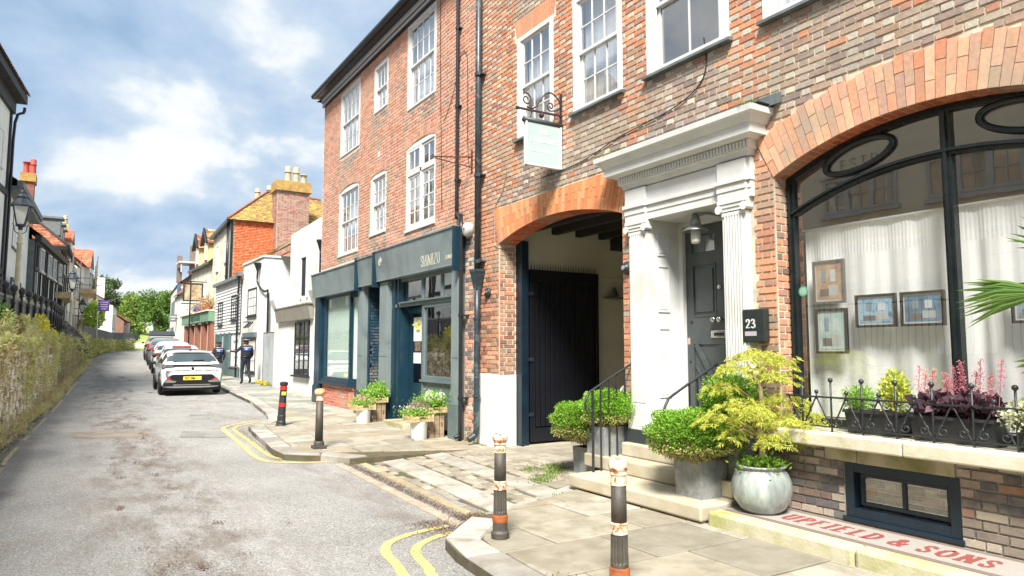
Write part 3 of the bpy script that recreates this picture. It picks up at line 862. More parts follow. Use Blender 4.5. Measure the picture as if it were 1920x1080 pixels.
def pane_mesh(w, h, mat):
    k = (round(w, 3), round(h, 3), mat.name)
    if k not in PANE:
        mb = MB(); mb.quad((0, w / 2, -h / 2), (0, -w / 2, -h / 2), (0, -w / 2, h / 2), (0, w / 2, h / 2))
        PANE[k] = mb.build('pane', mat, link=False)
    return PANE[k]
def curtain(parent, X, y0, y1, z0, z1, mat=None, amp=.0055, wl=.07, name='curtain', lean=0.):
    mb = MB(); n = int((y1 - y0) / .012) + 2; ph = R.uniform(0, 6)
    pr = []
    for i in range(n + 1):
        y = y0 + (y1 - y0) * i / n
        a = amp * (math.sin(y / wl * 2 * PI + ph + 1.3 * math.sin(y * 5)) + .5 * math.sin(y / wl * 3.1 + ph)) * (.6 + .4 * math.sin(y * 3 + ph))
        pr.append((y, a))
    for (ya, a), (yb, b) in zip(pr, pr[1:]):
        zs = [z0, (z0 + z1) / 2, z1 - .03, z1]
        for q in range(3):
            sc = [1.2, 1, .55, .5]
            mb.quad((X + b * sc[q], yb, zs[q]), (X + a * sc[q], ya, zs[q]), (X + a * sc[q + 1], ya, zs[q + 1]), (X + b * sc[q + 1], yb, zs[q + 1]))
    o = mb.build(name, mat or CURTAIN, parent, smooth=True)
    return o
def sash(parent, X, y0, y1, z0, z1, cols=3, ru=2, rl=2, fw=.075, curt='both', mat=None, glass=None, zm=None, archrise=0., sill=True, label=None, bars=.016, vs=None, slim=0.):
    """white box-framed sliding sash window; frame face at X"""
    mat = mat or WHITE; glass = glass or GLASSU
    zm = zm or (z0 + z1) / 2
    mb = MB(); x0, x1 = X, X + .12
    mb.box(x0, x1, y0, y0 + fw, z0, z1); mb.box(x0, x1, y1 - fw, y1, z0, z1)
    mb.box(x0 + .001, x1, y0 + fw, y1 - fw, z1 - fw * .8, z1)
    mb.box(x0 - .012, x1, y0 + fw * .6, y1 - fw * .6, z0 - .002, z0 + .045)
    mb.box(x0 + .014, x0 + .05, y0 + fw, y0 + fw + .02, z0 + .045, z1 - fw * .8); mb.box(x0 + .014, x0 + .05, y1 - fw - .02, y1 - fw, z0 + .045, z1 - fw * .8)
    w = mb.build('window', mat, parent)
    if label: w['label'] = label
    def leaf(xa, za, zb, r, br=.042):
        m = MB(); ya, yb = y0 + fw + .012, y1 - fw - .012
        m.box(xa, xa + .035, ya, ya + br, za, zb); m.box(xa, xa + .035, yb - br, yb, za, zb)
        m.box(xa + .001, xa + .034, ya + br, yb - br, za, za + br); m.box(xa + .001, xa + .034, ya + br, yb - br, zb - br, zb)
        iy, iz = (yb - ya - 2 * br), (zb - za - 2 * br)
        pw, ph = (iy - (cols - 1) * bars) / cols, (iz - (r - 1) * bars) / r
        for i in range(1, cols):
            yy = ya + br + i * (pw + bars) - bars; m.box(xa + .006, xa + .028, yy, yy + bars, za + br, zb - br)
        for i in range(1, r):
            zz = za + br + i * (ph + bars) - bars; m.box(xa + .0075, xa + .0265, ya + br, yb - br, zz, zz + bars)
        m.build('sash', mat, w)
        pm = pane_mesh(pw + .004, ph + .004, glass)
        for i in range(cols):
            for j in range(r):
                inst('pane', pm, (xa + .017, ya + br + pw / 2 + i * (pw + bars), za + br + ph / 2 + j * (ph + bars)), w, (R.uniform(-.004, .004) * 0, R.uniform(-.004, .004), R.uniform(-.006, .006)))
    leaf(x0 + .03, zm - .02, z1 - fw * .8, ru); leaf(x0 + .07, z0 + .045, zm + .02, rl)
    if sill:
        m = MB(); m.prism([(X - .07, z0 - .055), (X + .03, z0 - .055), (X + .03, z0 + .0), (X - .065, z0 - .022)], y0 - .05, y1 + .03, 'y')
        m.build('sill', LEAD, w)
    cx = X + .22
    if curt == 'both':
        cw = (y1 - y0) * .36
        curtain(w, cx, y0 + .02, y0 + cw, z0, z1, CURTW); curtain(w, cx, y1 - cw, y1 - .02, z0, z1, CURTW)
    elif curt == 'full': curtain(w, cx, y0 + .02, y1 - .02, z0, z1, CURTW)
    elif curt == 'right': curtain(w, cx, y0 + .02, y0 + (y1 - y0) * .2, z0, z1, CURTW)
    elif curt == 'leftfull': curtain(w, cx, y0 + (y1 - y0) * .3, y1 - .02, z0, z1, CURTW)
    return w

H1 = thing('brick_townhouse', 'old brick townhouse with carriage arch, white columned doorway and big arched window', 'house', (FX, 6, 0))
PASS = dict(y0=6.77, y1=9.86, z0=-.3, R=5.09, cy=8.315, cz=-1.51)
BIG = dict(y0=1.62, y1=4.47, z0=.88, R=3.31, cy=3.045, cz=.33)
DOOR = dict(y0=5.08, y1=6.27, z0=-.3, z1=3.2)
UW = [('A', 8.27, 9.28, 4.95, 6.62), ('B', 6.72, 7.78, 4.95, 6.62), ('C', 4.97, 6.26, 4.97, 6.64), ('D', 3.25, 4.53, 4.97, 6.64), ('E', 1.6, 2.75, 4.97, 6.64)]
ops = [PASS, BIG, DOOR] + [dict(y0=a, y1=b, z0=c, z1=d) for _, a, b, c, d in UW]
mb = MB()
wall_skin(mb, FX + .004, -4, 10.62, -.3, 9.6, ops)
# reveals and soffits of the openings
for o in ops[3:]:
    for y, s in ((o['y0'], 1), (o['y1'], -1)): mb.quad(*[(FX, y, o['z0']), (FX + .2, y, o['z0']), (FX + .2, y, o['z1']), (FX, y, o['z1'])][::s])
    mb.quad((FX, o['y0'], o['z1']), (FX, o['y1'], o['z1']), (FX + .2, o['y1'], o['z1']), (FX + .2, o['y0'], o['z1']))
for o, dp in ((PASS, .33), (BIG, .22)):
    yy = np.linspace(o['y0'], o['y1'], 25)
    for a, b in zip(yy, yy[1:]): mb.quad((FX, a, arch_z(o, a)), (FX, b, arch_z(o, b)), (FX + dp, b, arch_z(o, b)), (FX + dp, a, arch_z(o, a)))
for y, z1, dp, s in ((9.86, 3.34, .33, 1), (6.77, 3.34, .33, -1), (4.47, 3.33, .24, 1), (1.62, 3.33, .24, -1)):
    mb.quad(*[(FX, y, -.3), (FX + dp, y, -.3), (FX + dp, y, z1), (FX, y, z1)][::s])
mb.box(FX + .35, 11, -4, 10.62, 9.55, 9.6); mb.quad((11, -4, -.3), (11, 10.62, -.3), (11, 10.62, 9.6), (11, -4, 9.6))
mb.quad((FX, -4, -.3), (11, -4, -.3), (11, -4, 9.6), (FX, -4, 9.6)); mb.quad((FX, 10.62, 4.2), (11, 10.62, 4.2), (11, 10.62, 9.6), (FX, 10.62, 9.6))
mb.quad((11, -4, 9.6), (11, 10.62, 9.6), (FX, 10.62, 9.6), (FX, -4, 9.6))
mb.build('wall', MORTAR, H1)
mb = MB(); mb.quad((7.6, -4, 3.95), (7.6, 10.6, 3.95), (7.6, 10.6, 9.5), (7.6, -4, 9.5)); mb.quad((FX + .2, -4, 3.97), (7.6, -4, 3.97), (7.6, 10.6, 3.97), (FX + .2, 10.6, 3.97))
mb.build('inner_wall', pmat('room_wall', lin(150, 146, 136), lin(130, 126, 118), 2, .9), H1)
def blk_rect(o): return lambda z: (o['y0'], o['y1']) if o['z0'] < z < o.get('z1', 99) else None
def blk_pass(z): return (6.77, 9.86) if z < 3.34 else ((6.77 - (z - 3.34) * .32, 9.86 + (z - 3.34) * .05) if z < 3.945 else None)
def blk_big(z):
    if z < .88: return None
    if z < 3.33: return (1.62, 4.47)
    d = 3.77 ** 2 - (z - .33) ** 2
    if d < 0: return None
    h = math.sqrt(d); m = 3.045
    sk = 1.425 + (z - 3.33) * .47
    return (m - min(h, sk), m + min(h, sk)) if z < 4.11 else None
blocks = [blk_pass, blk_big, lambda z: (4.72, 6.62) if z < 3.9 else None] + [blk_rect(dict(y0=a, y1=b, z0=c - .05, z1=d)) for _, a, b, c, d in UW] + [lambda z: (8.20, 9.36) if 6.62 < z < 6.95 else None]
def cls1(u, z, hd, k):
    quoin = False
    if z > 4.15:
        for lo, hi in ((9.28, 10.2), (7.78, 8.27), (6.26, 6.72), (4.53, 4.97), (2.75, 3.25)):
            m = .0 if z > 4.9 else max(0, (4.9 - z)) * .09
            if lo - .02 + m < u < hi + .02 - m and (z > 4.45 or lo in (6.26, 4.53, 9.28)): quoin = True
    if 4.47 <= u <= 4.8 and z < 3.9: return vary(R.choice(C_MIX if z < 2.2 else C_OR), .14)
    if u > 9.86: return vary(R.choice(C_MIX if z < 3 else C_OR), .14) if not hd or z < 4 else vary(R.choice(C_PH))
    if 6.57 < u < 6.8 and z < 3.95: return vary(R.choice(C_OR + C_GY[:1]), .12)
    if quoin:
        return vary(R.choice(C_PH)) if (hd and R.random() < .8) else vary(R.choice(C_OR), .12)
    if hd and R.random() < .62: return vary(R.choice(C_PH), .12)
    if R.random() < .05: return vary(R.choice(C_OR))
    return vary(R.choice(C_GY), .14)
B = bond(-3.9, 10.60, .06, 8.2, blocks)
Bn = [b for b in B if not (b[0] > 9.87 and b[1] < 1.19)]
put_bricks([b for b in Bn if b[1] < 5.9 and 1.2 < b[0] < 10.7], cls1, ('X', FX), H1, keep=296)
put_bricks([b for b in Bn if not (b[1] < 5.9 and 1.2 < b[0] < 10.7)], cls1, ('X', FX), H1)
# jambs
put_bricks(bond(FX + .005, FX + .33, 1.19, 3.3), lambda u, z, h, k: vary(R.choice(C_MIX)), ('Y', 9.86), H1)
put_bricks(bond(FX + .005, FX + .24, .9, 3.33), lambda u, z, h, k: vary(R.choice(C_MIX)), ('Y', 4.47), H1)
mb = MB()
mb.box(FX - .012, FX + .34, 9.848, 10.6, -.05, 1.185); mb.build('painted_base', WHITER, H1, bevel=.02)
# arch rings: rubbed bricks
def ring(o, ztop, Re, n, dp=.02):
    a0 = math.asin((o['y0'] - o['cy']) / o['R']); a1 = math.asin((o['y1'] - o['cy']) / o['R'])
    for i in range(n):
        ta, tb = a0 + (a1 - a0) * i / n, a0 + (a1 - a0) * (i + 1) / n
        g = .003 / o['R']
        def P(t, r): return (o['cy'] + r * math.sin(t), o['cz'] + r * math.cos(t))
        def rt(t):
            return (ztop - o['cz']) / math.cos(t) if ztop else Re + .02 * math.sin(i * 1.7)
        cut = .36 if i % 2 else .66
        ra = o['R']
        for f0, f1 in ((0, cut), (cut, 1)):
            def rr(t, f): return ra + (rt(t) - ra) * f
            poly = [P(ta + g, rr(ta, f0) + .003), P(tb - g, rr(tb, f0) + .003), P(tb - g, rr(tb, f1) - .003), P(ta + g, rr(ta, f1) - .003)]
            m = MB(); x = FX - .012 + R.uniform(-.002, .002)
            m.prism(poly, x, FX + .012, 'x')
            if area(poly) > 0: pass
            q = m.build('arch_brick', BRICKO, H1)
            c = vary(R.choice([lin(214, 160, 126), lin(208, 148, 112), lin(218, 172, 138), lin(196, 136, 104), lin(204, 154, 128), lin(186, 146, 126)] if o is BIG else [lin(214, 144, 96), lin(208, 136, 88), lin(220, 156, 110), lin(200, 126, 84)]), .07)
            q.color = (*c, 1)
ring(PASS, 3.94, 0, 42); ring(BIG, None, 3.77, 38)
mb = MB()
for o, dp, n, k in ((PASS, .33, 42, 2), (BIG, .22, 38, 2)):
    a0 = math.asin((o['y0'] - o['cy']) / o['R']); a1 = math.asin((o['y1'] - o['cy']) / o['R'])
    for i in range(n):
        for j in range(k):
            ta, tb = a0 + (a1 - a0) * (i + .06) / n, a0 + (a1 - a0) * (i + .94) / n
            off = .35 if i % 2 else .6
            xa, xb = (FX, FX + dp * off) if j == 0 else (FX + dp * off, FX + dp)
            r = o['R'] - .004
            c = vary(R.choice([lin(190, 92, 52), lin(176, 82, 46), lin(200, 106, 62)]), .1)
            pa, pb = (o['cy'] + r * math.sin(ta), o['cz'] + r * math.cos(ta)), (o['cy'] + r * math.sin(tb), o['cz'] + r * math.cos(tb))
            mb.quad((xa + .004, pa[0], pa[1]), (xa + .004, pb[0], pb[1]), (xb - .004, pb[0], pb[1]), (xb - .004, pa[0], pa[1]), col=c)
q = mb.build('arch_soffit', BRICKA, H1); q['kind'] = 'stuff'
# flat gauged arch over the left first-floor window
for i in range(15):
    t0, t1 = i / 15, (i + 1) / 15
    f = lambda t, z: 8.27 + 1.01 * t + (t - .5) * (z - 6.62) * .5
    m = MB(); m.prism([(f(t0, 6.62) + .002, 6.62), (f(t1, 6.62) - .002, 6.62), (f(t1, 6.93) - .002, 6.93), (f(t0, 6.93) + .002, 6.93)], FX - .012, FX + .01, 'x')
    q = m.build('lintel_brick', BRICKO, H1); q.color = (*vary(C_OR[1], .08), 1)
WL = {'A': ('full', 3), 'B': ('leftfull', 3), 'C': ('right', 2), 'D': ('both', 2), 'E': ('both', 2)}
for n_, a, b, c, d in UW:
    if n_ in 'AB': sash(H1, FX - .015, a, b, c, d, 3, 2, 2, .09, WL[n_][0])
    else: sash(H1, FX - .015, a, b, c, d, 2, 1, 1, .13, WL[n_][0], zm=5.82)

# ---- carriage passage
mb = MB()
mb.quad((6.19, 9.95, -.3), (11, 9.95, -.3), (11, 9.95, 3.9), (6.19, 9.95, 3.9)); mb.quad((11, 6.7, -.3), (6.19, 6.7, -.3), (6.19, 6.7, 3.9), (11, 6.7, 3.9))
mb.quad((10.98, 9.95, -.3), (10.98, 6.7, -.3), (10.98, 6.7, 3.9), (10.98, 9.95, 3.9))
mb.box(6.2, 11, 9.93, 9.945, 1.62, 1.64); mb.box(6.2, 11, 9.93, 9.945, 2.9, 2.91)
mb.build('passage_wall', CREAM, H1)
mb = MB(); mb.box(6.19, 11, 6.7, 9.95, 3.78, 3.85)
mb.build('passage_ceiling', pmat('dark_boards', lin(52, 46, 40), lin(38, 34, 30), 6, .8, .3, 40, stretch=(1, 8, 1)), H1)
for i in range(8):
    m = MB(); x = 6.45 + i * .52; m.box(x, x + .12, 6.72, 9.93, 3.6, 3.78); m.build('ceiling_beam', MC['dark_boards'], H1)
m = MB(); m.box(8.3, 8.62, 6.72, 9.94, 3.42, 3.62); m.build('ceiling_beam', MC['dark_boards'], H1)
m = MB(); m.box(6.20, 6.34, 9.70, 9.90, -.02, 3.4); m.build('gate_post', NAVY, H1, bevel=.006)
# ---- steps to the front door
STEP = pmat('worn_limestone', lin(184, 176, 157), lin(160, 151, 128), 2.5, .8, .3, 30, dirt=lin(164, 148, 112), dscale=1.6, damt=.5)
STEPD = pmat('stained_stone', lin(176, 168, 140), lin(140, 134, 100), 3, .85, .5, 30, dirt=lin(110, 112, 60), dscale=3, damt=.6)
for x0, y0, y1, z0, z1, m_ in ((4.92, 4.66, 6.7, .02, .16, STEP), (5.42, 4.72, 7.05, .162, .32, STEP), (5.66, 4.74, 6.62, .322, .48, STEP), (5.80, 5.09, 6.26, .482, .63, STEP)):
    m = MB(); m.box(x0, 5.86 if x0 < 5.7 else 6.45, y0, y1, z0, z1)
    m.build('door_step', m_, H1, bevel=.018)
m = MB()
y = 4.68
while y < 6.7:
    w = R.uniform(.22, .5); m.box(4.955 + R.uniform(0, .02), 5.0, y, min(y + w - .01, 6.69), -.12, .02); y += w
m.build('step_base', STEPD, H1)
for a, b, c in ((4.74, 5.09, .482), (6.26, 6.61, .3)): m = MB(); m.box(5.74, 5.86, a, b, c, .64); m.build('plinth', pmat('slate_paint', lin(44, 50, 54), lin(56, 62, 64), 5, .5), H1)

# ---- doorcase
def pilaster(y0, y1):
    m = MB()
    m.box(5.79, 5.868, y0, y1, .88, 3.04)
    w = (y1 - y0); n = 7
    for i in range(n):
        yc = y0 + .03 + (w - .06) * (i + .5) / n
        m.box(5.774, 5.79, yc - .011, yc + .011, .96, 3.0)
    m.box(5.775, 5.791, y0, y1, .88, .95); m.box(5.775, 5.791, y0, y1, 3.0, 3.04)
    m.box(5.765, 5.87, y0 - .015, y1 + .015, .80, .88); m.box(5.75, 5.87, y0 - .02, y1 + .02, .64, .75); m.box(5.758, 5.87, y0 - .012, y1 + .012, .75, .80)
    p = m.build('pilaster', WHITE, H1, bevel=.004)
    k = MB(); k.box(5.77, 5.868, y0 - .02, y1 + .02, 3.05, 3.09); k.box(5.75, 5.868, y0 - .035, y1 + .035, 3.13, 3.17)
    k.prism([(y0 - .03, 3.09), (y1 + .03, 3.09), (y1 + .035, 3.13), (y0 - .035, 3.13)], 5.76, 5.868, 'x')
    for yy in (y0 - .01, y1 + .01):
        k.lathe([(.0, 5.735), (.045, 5.737), (.045, 5.75), (.034, 5.752), (.034, 5.745), (.02, 5.745), (.02, 5.76), (.03, 5.76), (.03, 5.86)], 14, (0, yy, 3.075), ax='x')
    k.build('capital', WHITE, p)
for a, b in ((4.77, 5.08), (6.27, 6.57)): pilaster(a, b)
m = MB()
m.box(5.80, 5.868, 4.70, 6.64, 3.17, 3.26); m.box(5.79, 5.868, 4.70, 6.64, 3.26, 3.34); m.box(5.765, 5.868, 4.69, 6.65, 3.34, 3.38); m.box(5.80, 5.868, 4.70, 6.64, 3.38, 3.58)
for a, b in ((4.74, 5.11), (6.24, 6.60)):
    m.box(5.755, 5.80, a, b, 3.17, 3.255); m.box(5.745, 5.79, a - .004, b + .004, 3.255, 3.335); m.box(5.725, 5.765, a - .02, b + .02, 3.335, 3.38); m.box(5.755, 5.80, a, b, 3.38, 3.575)
m.build('entablature', WHITE, H1, bevel=.003)
m = MB()
prof = [(0, 3.58), (.09, 3.60), (.11, 3.65), (.14, 3.66), (.14, 3.745), (.17, 3.75), (.19, 3.77), (.26, 3.775), (.26, 3.875), (.275, 3.88), (.29, 3.90), (.32, 3.945), (.355, 3.96), (.36, 4.02), (.30, 4.04), (0, 4.06)]
def swept(m, prof, y0, y1, x0, ey=1.):
    """cornice profile swept round the two returns: (out, z) pairs"""
    R_ = []
    for d, z in prof: R_.append([(x0, y0 - d * ey, z), (x0 - d, y0 - d * ey, z), (x0 - d, y1 + d * ey, z), (x0, y1 + d * ey, z)])
    for A, B_ in zip(R_, R_[1:]):
        for i in range(3): m.quad(A[i], B_[i], B_[i + 1], A[i + 1])
swept(m, prof, 4.80, 6.56, 5.868)
cn = m.build('cornice', WHITE, H1)
m = MB()
for i in range(46):
    y = 4.64 + i * .044
    if y < 6.70: m.box(5.70, 5.73, y, y + .024, 3.672, 3.735)
m.build('dentil_course', WHITE, cn)
m = MB(); m.obox((5.82, 4.5, 4.10), (.05, 0, .02), (0, .16, 0), (0, 0, .055)); m.box(5.6, 5.86, 4.42, 6.9, 4.045, 4.07); m.build('lead_flashing', LEAD, cn)
weedm = weed
weed('cornice_moss', 160, lambda: (R.gauss(5.53, .02), R.gauss(4.52, .05)), lambda x, y: 4.03, (.015, .04))
weed('cornice_moss', 260, lambda: (R.uniform(5.5, 5.56), R.uniform(6.3, 6.9)), lambda x, y: 4.03, (.008, .02))
# reveals of the doorway
m = MB(); m.box(5.868, 6.40, 6.27, 6.33, .63, 3.22); m.box(5.868, 6.40, 5.02, 5.08, .63, 3.22); m.box(5.868, 6.40, 5.08, 6.27, 3.17, 3.22)
for s, yf in ((-1, 6.27), (1, 5.08)):
    for za, zb in ((1.02, 1.86), (2.05, 2.62), (2.74, 3.0)):
        y2 = yf + s * .012; yo = yf + s * .006
        m.box(5.975, 6.165, yf, y2, za, za + .018); m.box(5.975, 6.165, yf, y2, zb - .018, zb); m.box(5.975, 5.993, yf, y2, za + .018, zb - .018); m.box(6.147, 6.165, yf, y2, za + .018, zb - .018)
        m.box(6.01, 6.13, yf, yo, za + .035, zb - .035)
m.build('panelled_reveal', WHITE, H1)
m = MB(); m.box(6.33, 6.42, 6.20, 6.268, .63, 3.168); m.box(6.33, 6.42, 5.082, 5.13, .63, 3.168); m.box(6.33, 6.42, 5.13, 6.20, 3.11, 3.168); m.build('door_frame', WHITE, H1)
GDOOR = pmat('dark_grey_door_paint', lin(62, 68, 69), lin(74, 80, 80), 5, .38, .06, 40, rvar=.08)
DM = MB(); X = 6.385
DM.box(X + .012, X + .05, 5.13, 6.20, .64, 3.10)
def stile(m, a, b, c, d, x=0.): m.box(X - x, X + .0121, a, b, c, d)
for a, b in ((5.13, 5.24), (6.09, 6.20), (5.61, 5.72)): stile(DM, a, b, .64, 3.10)
for c, d in ((.64, .84), (1.70, 1.99), (2.63, 2.77), (2.98, 3.10)): stile(DM, 5.13, 6.20, c, d, .0006)
dr = DM.build('front_door', GDOOR, H1)
m = MB()
for (a, b) in ((5.24, 5.61), (5.72, 6.09)):
    m.box(X - .004, X + .0115, a + .05, b - .05, 2.05, 2.57)
    for (p, q, r_, s_) in ((a, b, 1.99, 2.005), (a, b, 2.615, 2.63), (a, a + .015, 2.005, 2.615), (b - .015, b, 2.005, 2.615)): m.box(X - .008, X + .012, p, q, r_, s_)
m.build('door_panel', GDOOR, dr)
m = MB()
for s, ya, yb in ((1, 6.05, 5.70), (-1, 5.28, 5.63)):
    m.bar((X - .002, ya, 1.66), (X - .002, yb, 1.10), .03, .012, up=(1, 0, 0)); m.bar((X - .003, ya, 1.40), (X - .003, yb, .86), .012, .010, up=(1, 0, 0))
m.box(X - .006, X + .012, 5.24, 6.09, 1.66, 1.70)
m.build('diagonal_brace', GDOOR, dr)
for a, b in ((5.26, 5.59), (5.74, 6.07)): inst('door_light', pane_mesh(b - a, .19, GLASSR), (X + .008, (a + b) / 2, 2.875), dr)
CHROME = pmat('polished_metal', lin(200, 200, 196), lin(184, 184, 180), 8, .18, metal=1)
m = MB()
for yy in (5.63, 5.72): m.ball((X - .06, yy, 1.95), .038, 10); m.tube([(X, yy, 1.95), (X - .04, yy, 1.95)], .014, 8)
m.build('door_knob', CHROME, dr, smooth=True)
m = MB(); m.box(X - .012, X, 5.56, 5.81, 1.735, 1.82); m.build('letterbox', CHROME, dr, bevel=.004)
m = MB(); m.box(X - .0135, X - .011, 5.61, 5.76, 1.758, 1.795); m.build('letterbox_slot', DARKIN, dr)
m = MB(); m.lathe([(.0, X - .016), (.026, X - .014), (.03, X)], 14, (0, 5.665, 2.33), ax='x'); m.build('door_lock', CHROME, dr)
m = MB(); m.lathe([(.0, X - .01), (.016, X - .008), (.02, X)], 12, (0, 6.12, 1.93), ax='x'); m.lathe([(.0, X - .01), (.012, X - .008), (.014, X)], 12, (0, 6.15, 1.45), ax='x'); m.build('keyhole_cover', BLACKP, dr)
m = MB(); m.box(X - .004, X + .002, 6.15, 6.19, 1.66, 1.74); m.build('small_sticker', pmat('pink_label', lin(190, 160, 146), rough=.7), dr)
# mail box with the number
mbx = thing('wall_letter_box', 'dark letter box numbered 23 on the brick pier beside the doorway', 'letter box', (5.84, 4.70, 1.66))
m = MB(); m.box(5.765, 5.85, 4.565, 4.835, 1.67, 2.005); m.build('casing', pmat('dark_green_black', lin(34, 42, 42), lin(40, 48, 48), 6, .35), mbx, bevel=.012)
m = MB(); lettering(m, '23', (5.764, 4.785, 1.815), (0, -1, 0), (0, 0, 1), .085, 1.0, .2, .14, .12, .004, serif=False); m.build('number', WHITE, mbx)
m = MB(); m.box(5.761, 5.765, 4.66, 4.80, 1.735, 1.78); m.build('name_plate', pmat('grey_label', lin(176, 168, 176), rough=.6), mbx)
# wall lamp in the porch
lp = thing('bulkhead_lamp', 'grey metal wall lamp with a glass jar over the front door', 'lamp', (6.33, 5.7, 3.02))
GAL = pmat('galvanised_metal', lin(150, 152, 150), lin(128, 130, 130), 12, .4, .1, 60, metal=.7)
m = MB(); m.box(6.28, 6.33, 5.38, 5.50, 3.02, 3.16); m.tube([(6.3, 5.44, 3.08), (6.2, 5.48, 3.13), (6.08, 5.56, 3.16), (6.02, 5.62, 3.14)], .013, 8); m.build('bracket', GAL, lp)
m = MB(); m.lathe([(.0, .20), (.03, .20), (.05, .15), (.06, .10), (.065, .06), (.13, .02), (.15, .0), (.148, -.004), (.06, .045), (.0, .05)], 24, (6.0, 5.66, 2.96)); m.build('lamp_shade', GAL, lp, smooth=True)
m = MB(); m.lathe([(.0, -.15), (.045, -.145), (.055, -.12), (.055, .03), (.0, .03)], 18, (6.0, 5.66, 2.96)); m.build('glass_jar', pmat('frosted_jar', lin(210, 210, 200), lin(196, 196, 186), 9, .3), lp, smooth=True)

# ---- big arched window
bw = MB(); XW = 6.04
def arcbar(m, R0, cz, w, x0, x1, ya=1.62, yb=4.47, n=30, cy=3.045):
    yy = np.linspace(ya, yb, n)
    for a, b in zip(yy, yy[1:]):
        za, zb = cz + math.sqrt(R0 ** 2 - (a - cy) ** 2), cz + math.sqrt(R0 ** 2 - (b - cy) ** 2)
        m.add([(x0, a, za - w), (x0, b, zb - w), (x0, b, zb), (x0, a, za), (x1, a, za - w), (x1, b, zb - w), (x1, b, zb), (x1, a, za)],
              [(0, 3, 2, 1), (4, 5, 6, 7), (0, 1, 5, 4), (3, 7, 6, 2)])
arcbar(bw, 3.31, .328, .065, XW, XW + .08)
arcbar(bw, 3.31, -.045, .06, XW - .004, XW + .076, 1.70, 4.40)
arcbar(bw, 3.31, -.055, .022, XW - .03, XW - .004, 1.70, 4.40)
for a, b in ((4.385, 4.47), (1.62, 1.70), (2.885, 2.965)): bw.box(XW - .002, XW + .078, a, b, .95, 3.6 if a == 2.885 else arch_z(BIG, b if a < 2 else b) - .01)
bw.box(XW - .026, XW - .002, 2.912, 2.938, .95, 3.57); bw.box(XW - .026, XW - .002, 4.41, 4.435, .95, 3.26)
bw.box(XW - .03, XW + .09, 1.62, 4.47, .88, .955)
big = bw.build('arched_window', pmat('gloss_black_paint', lin(22, 28, 30), lin(30, 38, 40), 5, .22, .05, 20), H1)
for yc in (3.70, 2.34):
    m = MB(); P = []
    for i in range(36):
        t = 2 * PI * i / 36; P.append((XW + .02, yc + .33 * math.cos(t), 3.385 - .30 * (abs(yc - 3.045) - .1) * ((yc + .33 * math.cos(t) - yc) * (1 if yc > 3.045 else -1)) + .125 * math.sin(t)))
    m.tube(P, .03, 8, closed=True); m.tube([(p[0] - .025, p[1], p[2]) for p in P], .011, 6, closed=True); m.build('oval_moulding', MC['gloss_black_paint'], big, smooth=True)
etch = pmat('etched_glass', lin(132, 130, 120), rough=.7)
m = MB(); lettering(m, 'ESTD', (XW + .024, 3.89, 3.28), (0, -1, -.0), (0, 0, 1), .10, 1.0, .07, .04, .35, .001); m.build('etched_lettering', etch, big)
def gl(name, ya, yb, z0, zf, n=12):
    m = MB(); yy = np.linspace(ya, yb, n)
    P = [(XW + .035, ya, z0 if not callable(z0) else z0(ya))]
    lo = [(XW + .035, y, z0(y) if callable(z0) else z0) for y in yy]; hi = [(XW + .035, y, zf(y)) for y in yy]
    for i in range(n - 1): m.quad(lo[i + 1], lo[i], hi[i], hi[i + 1])
    return m.build(name, GLASSW, big)
lowz = lambda y: -.045 + math.sqrt(3.31 ** 2 - (y - 3.045) ** 2) - .03
hiz = lambda y: arch_z(BIG, y) - .03
gl('pane', 2.96, 4.39, .95, lowz); gl('pane', 1.69, 2.89, .95, lowz); gl('pane', 2.96, 4.39, lowz, hiz); gl('pane', 1.69, 2.89, lowz, hiz)
# voile with its gathered heading
def voile(y0, y1, X, z0, z1, parent):
    m = MB(); n = int((y1 - y0) / .008); rows = [z0, z0 + .3, (z0 + z1) / 2, z1 - .3, z1 - .07, z1 - .045, z1 - .04, z1]
    def a(y, z):
        t = (z1 - z) / (z1 - z0)
        big_ =   .017 * math.sin(y * 21 + 2 * math.sin(y * 4.1)) + .0055 * math.sin(y * 47 + 3 * math.sin(y * 2.3)) * (1 - .5 * t)
        fine = .0025 * math.sin(y * 190) * max(0, 1 - t * 5)
        return big_ * (.25 + .75 * min(1, t * 3)) + fine
    for i in range(n):
        ya, yb = y0 + (y1 - y0) * i / n, y0 + (y1 - y0) * (i + 1) / n
        for r1, r2 in zip(rows, rows[1:]):
            m.quad((X + a(yb, r1), yb, r1), (X + a(ya, r1), ya, r1), (X + a(ya, r2), ya, r2), (X + a(yb, r2), yb, r2))
    return m.build('voile_curtain', CURTAIN, parent, smooth=True)
voile(1.6, 4.42, 6.27, .95, 2.80, big)
m = MB(); m.tube([(6.25, 1.6, 2.80), (6.25, 4.44, 2.80)], .014, 8); m.build('curtain_rod', WHITE, big)
m = MB(); m.quad((8.2, 1.0, .2), (8.2, 5.0, .2), (8.2, 5.0, 3.75), (8.2, 1.0, 3.75)); m.quad((6.15, 1, 3.75), (6.15, 5, 3.75), (8.2, 5, 3.75), (8.2, 1, 3.75))
m.quad((6.15, 5, .2), (8.2, 5, .2), (8.2, 5, 3.75), (6.15, 5, 3.75)); m.quad((6.15, 1, .2), (8.2, 1, .2), (8.2, 1, 3.75), (6.15, 1, 3.75)); m.quad((6.15, 1, .85), (6.15, 5, .85), (8.2, 5, .85), (8.2, 1, .85))
m.build('room_wall', MC['room_wall'], H1)
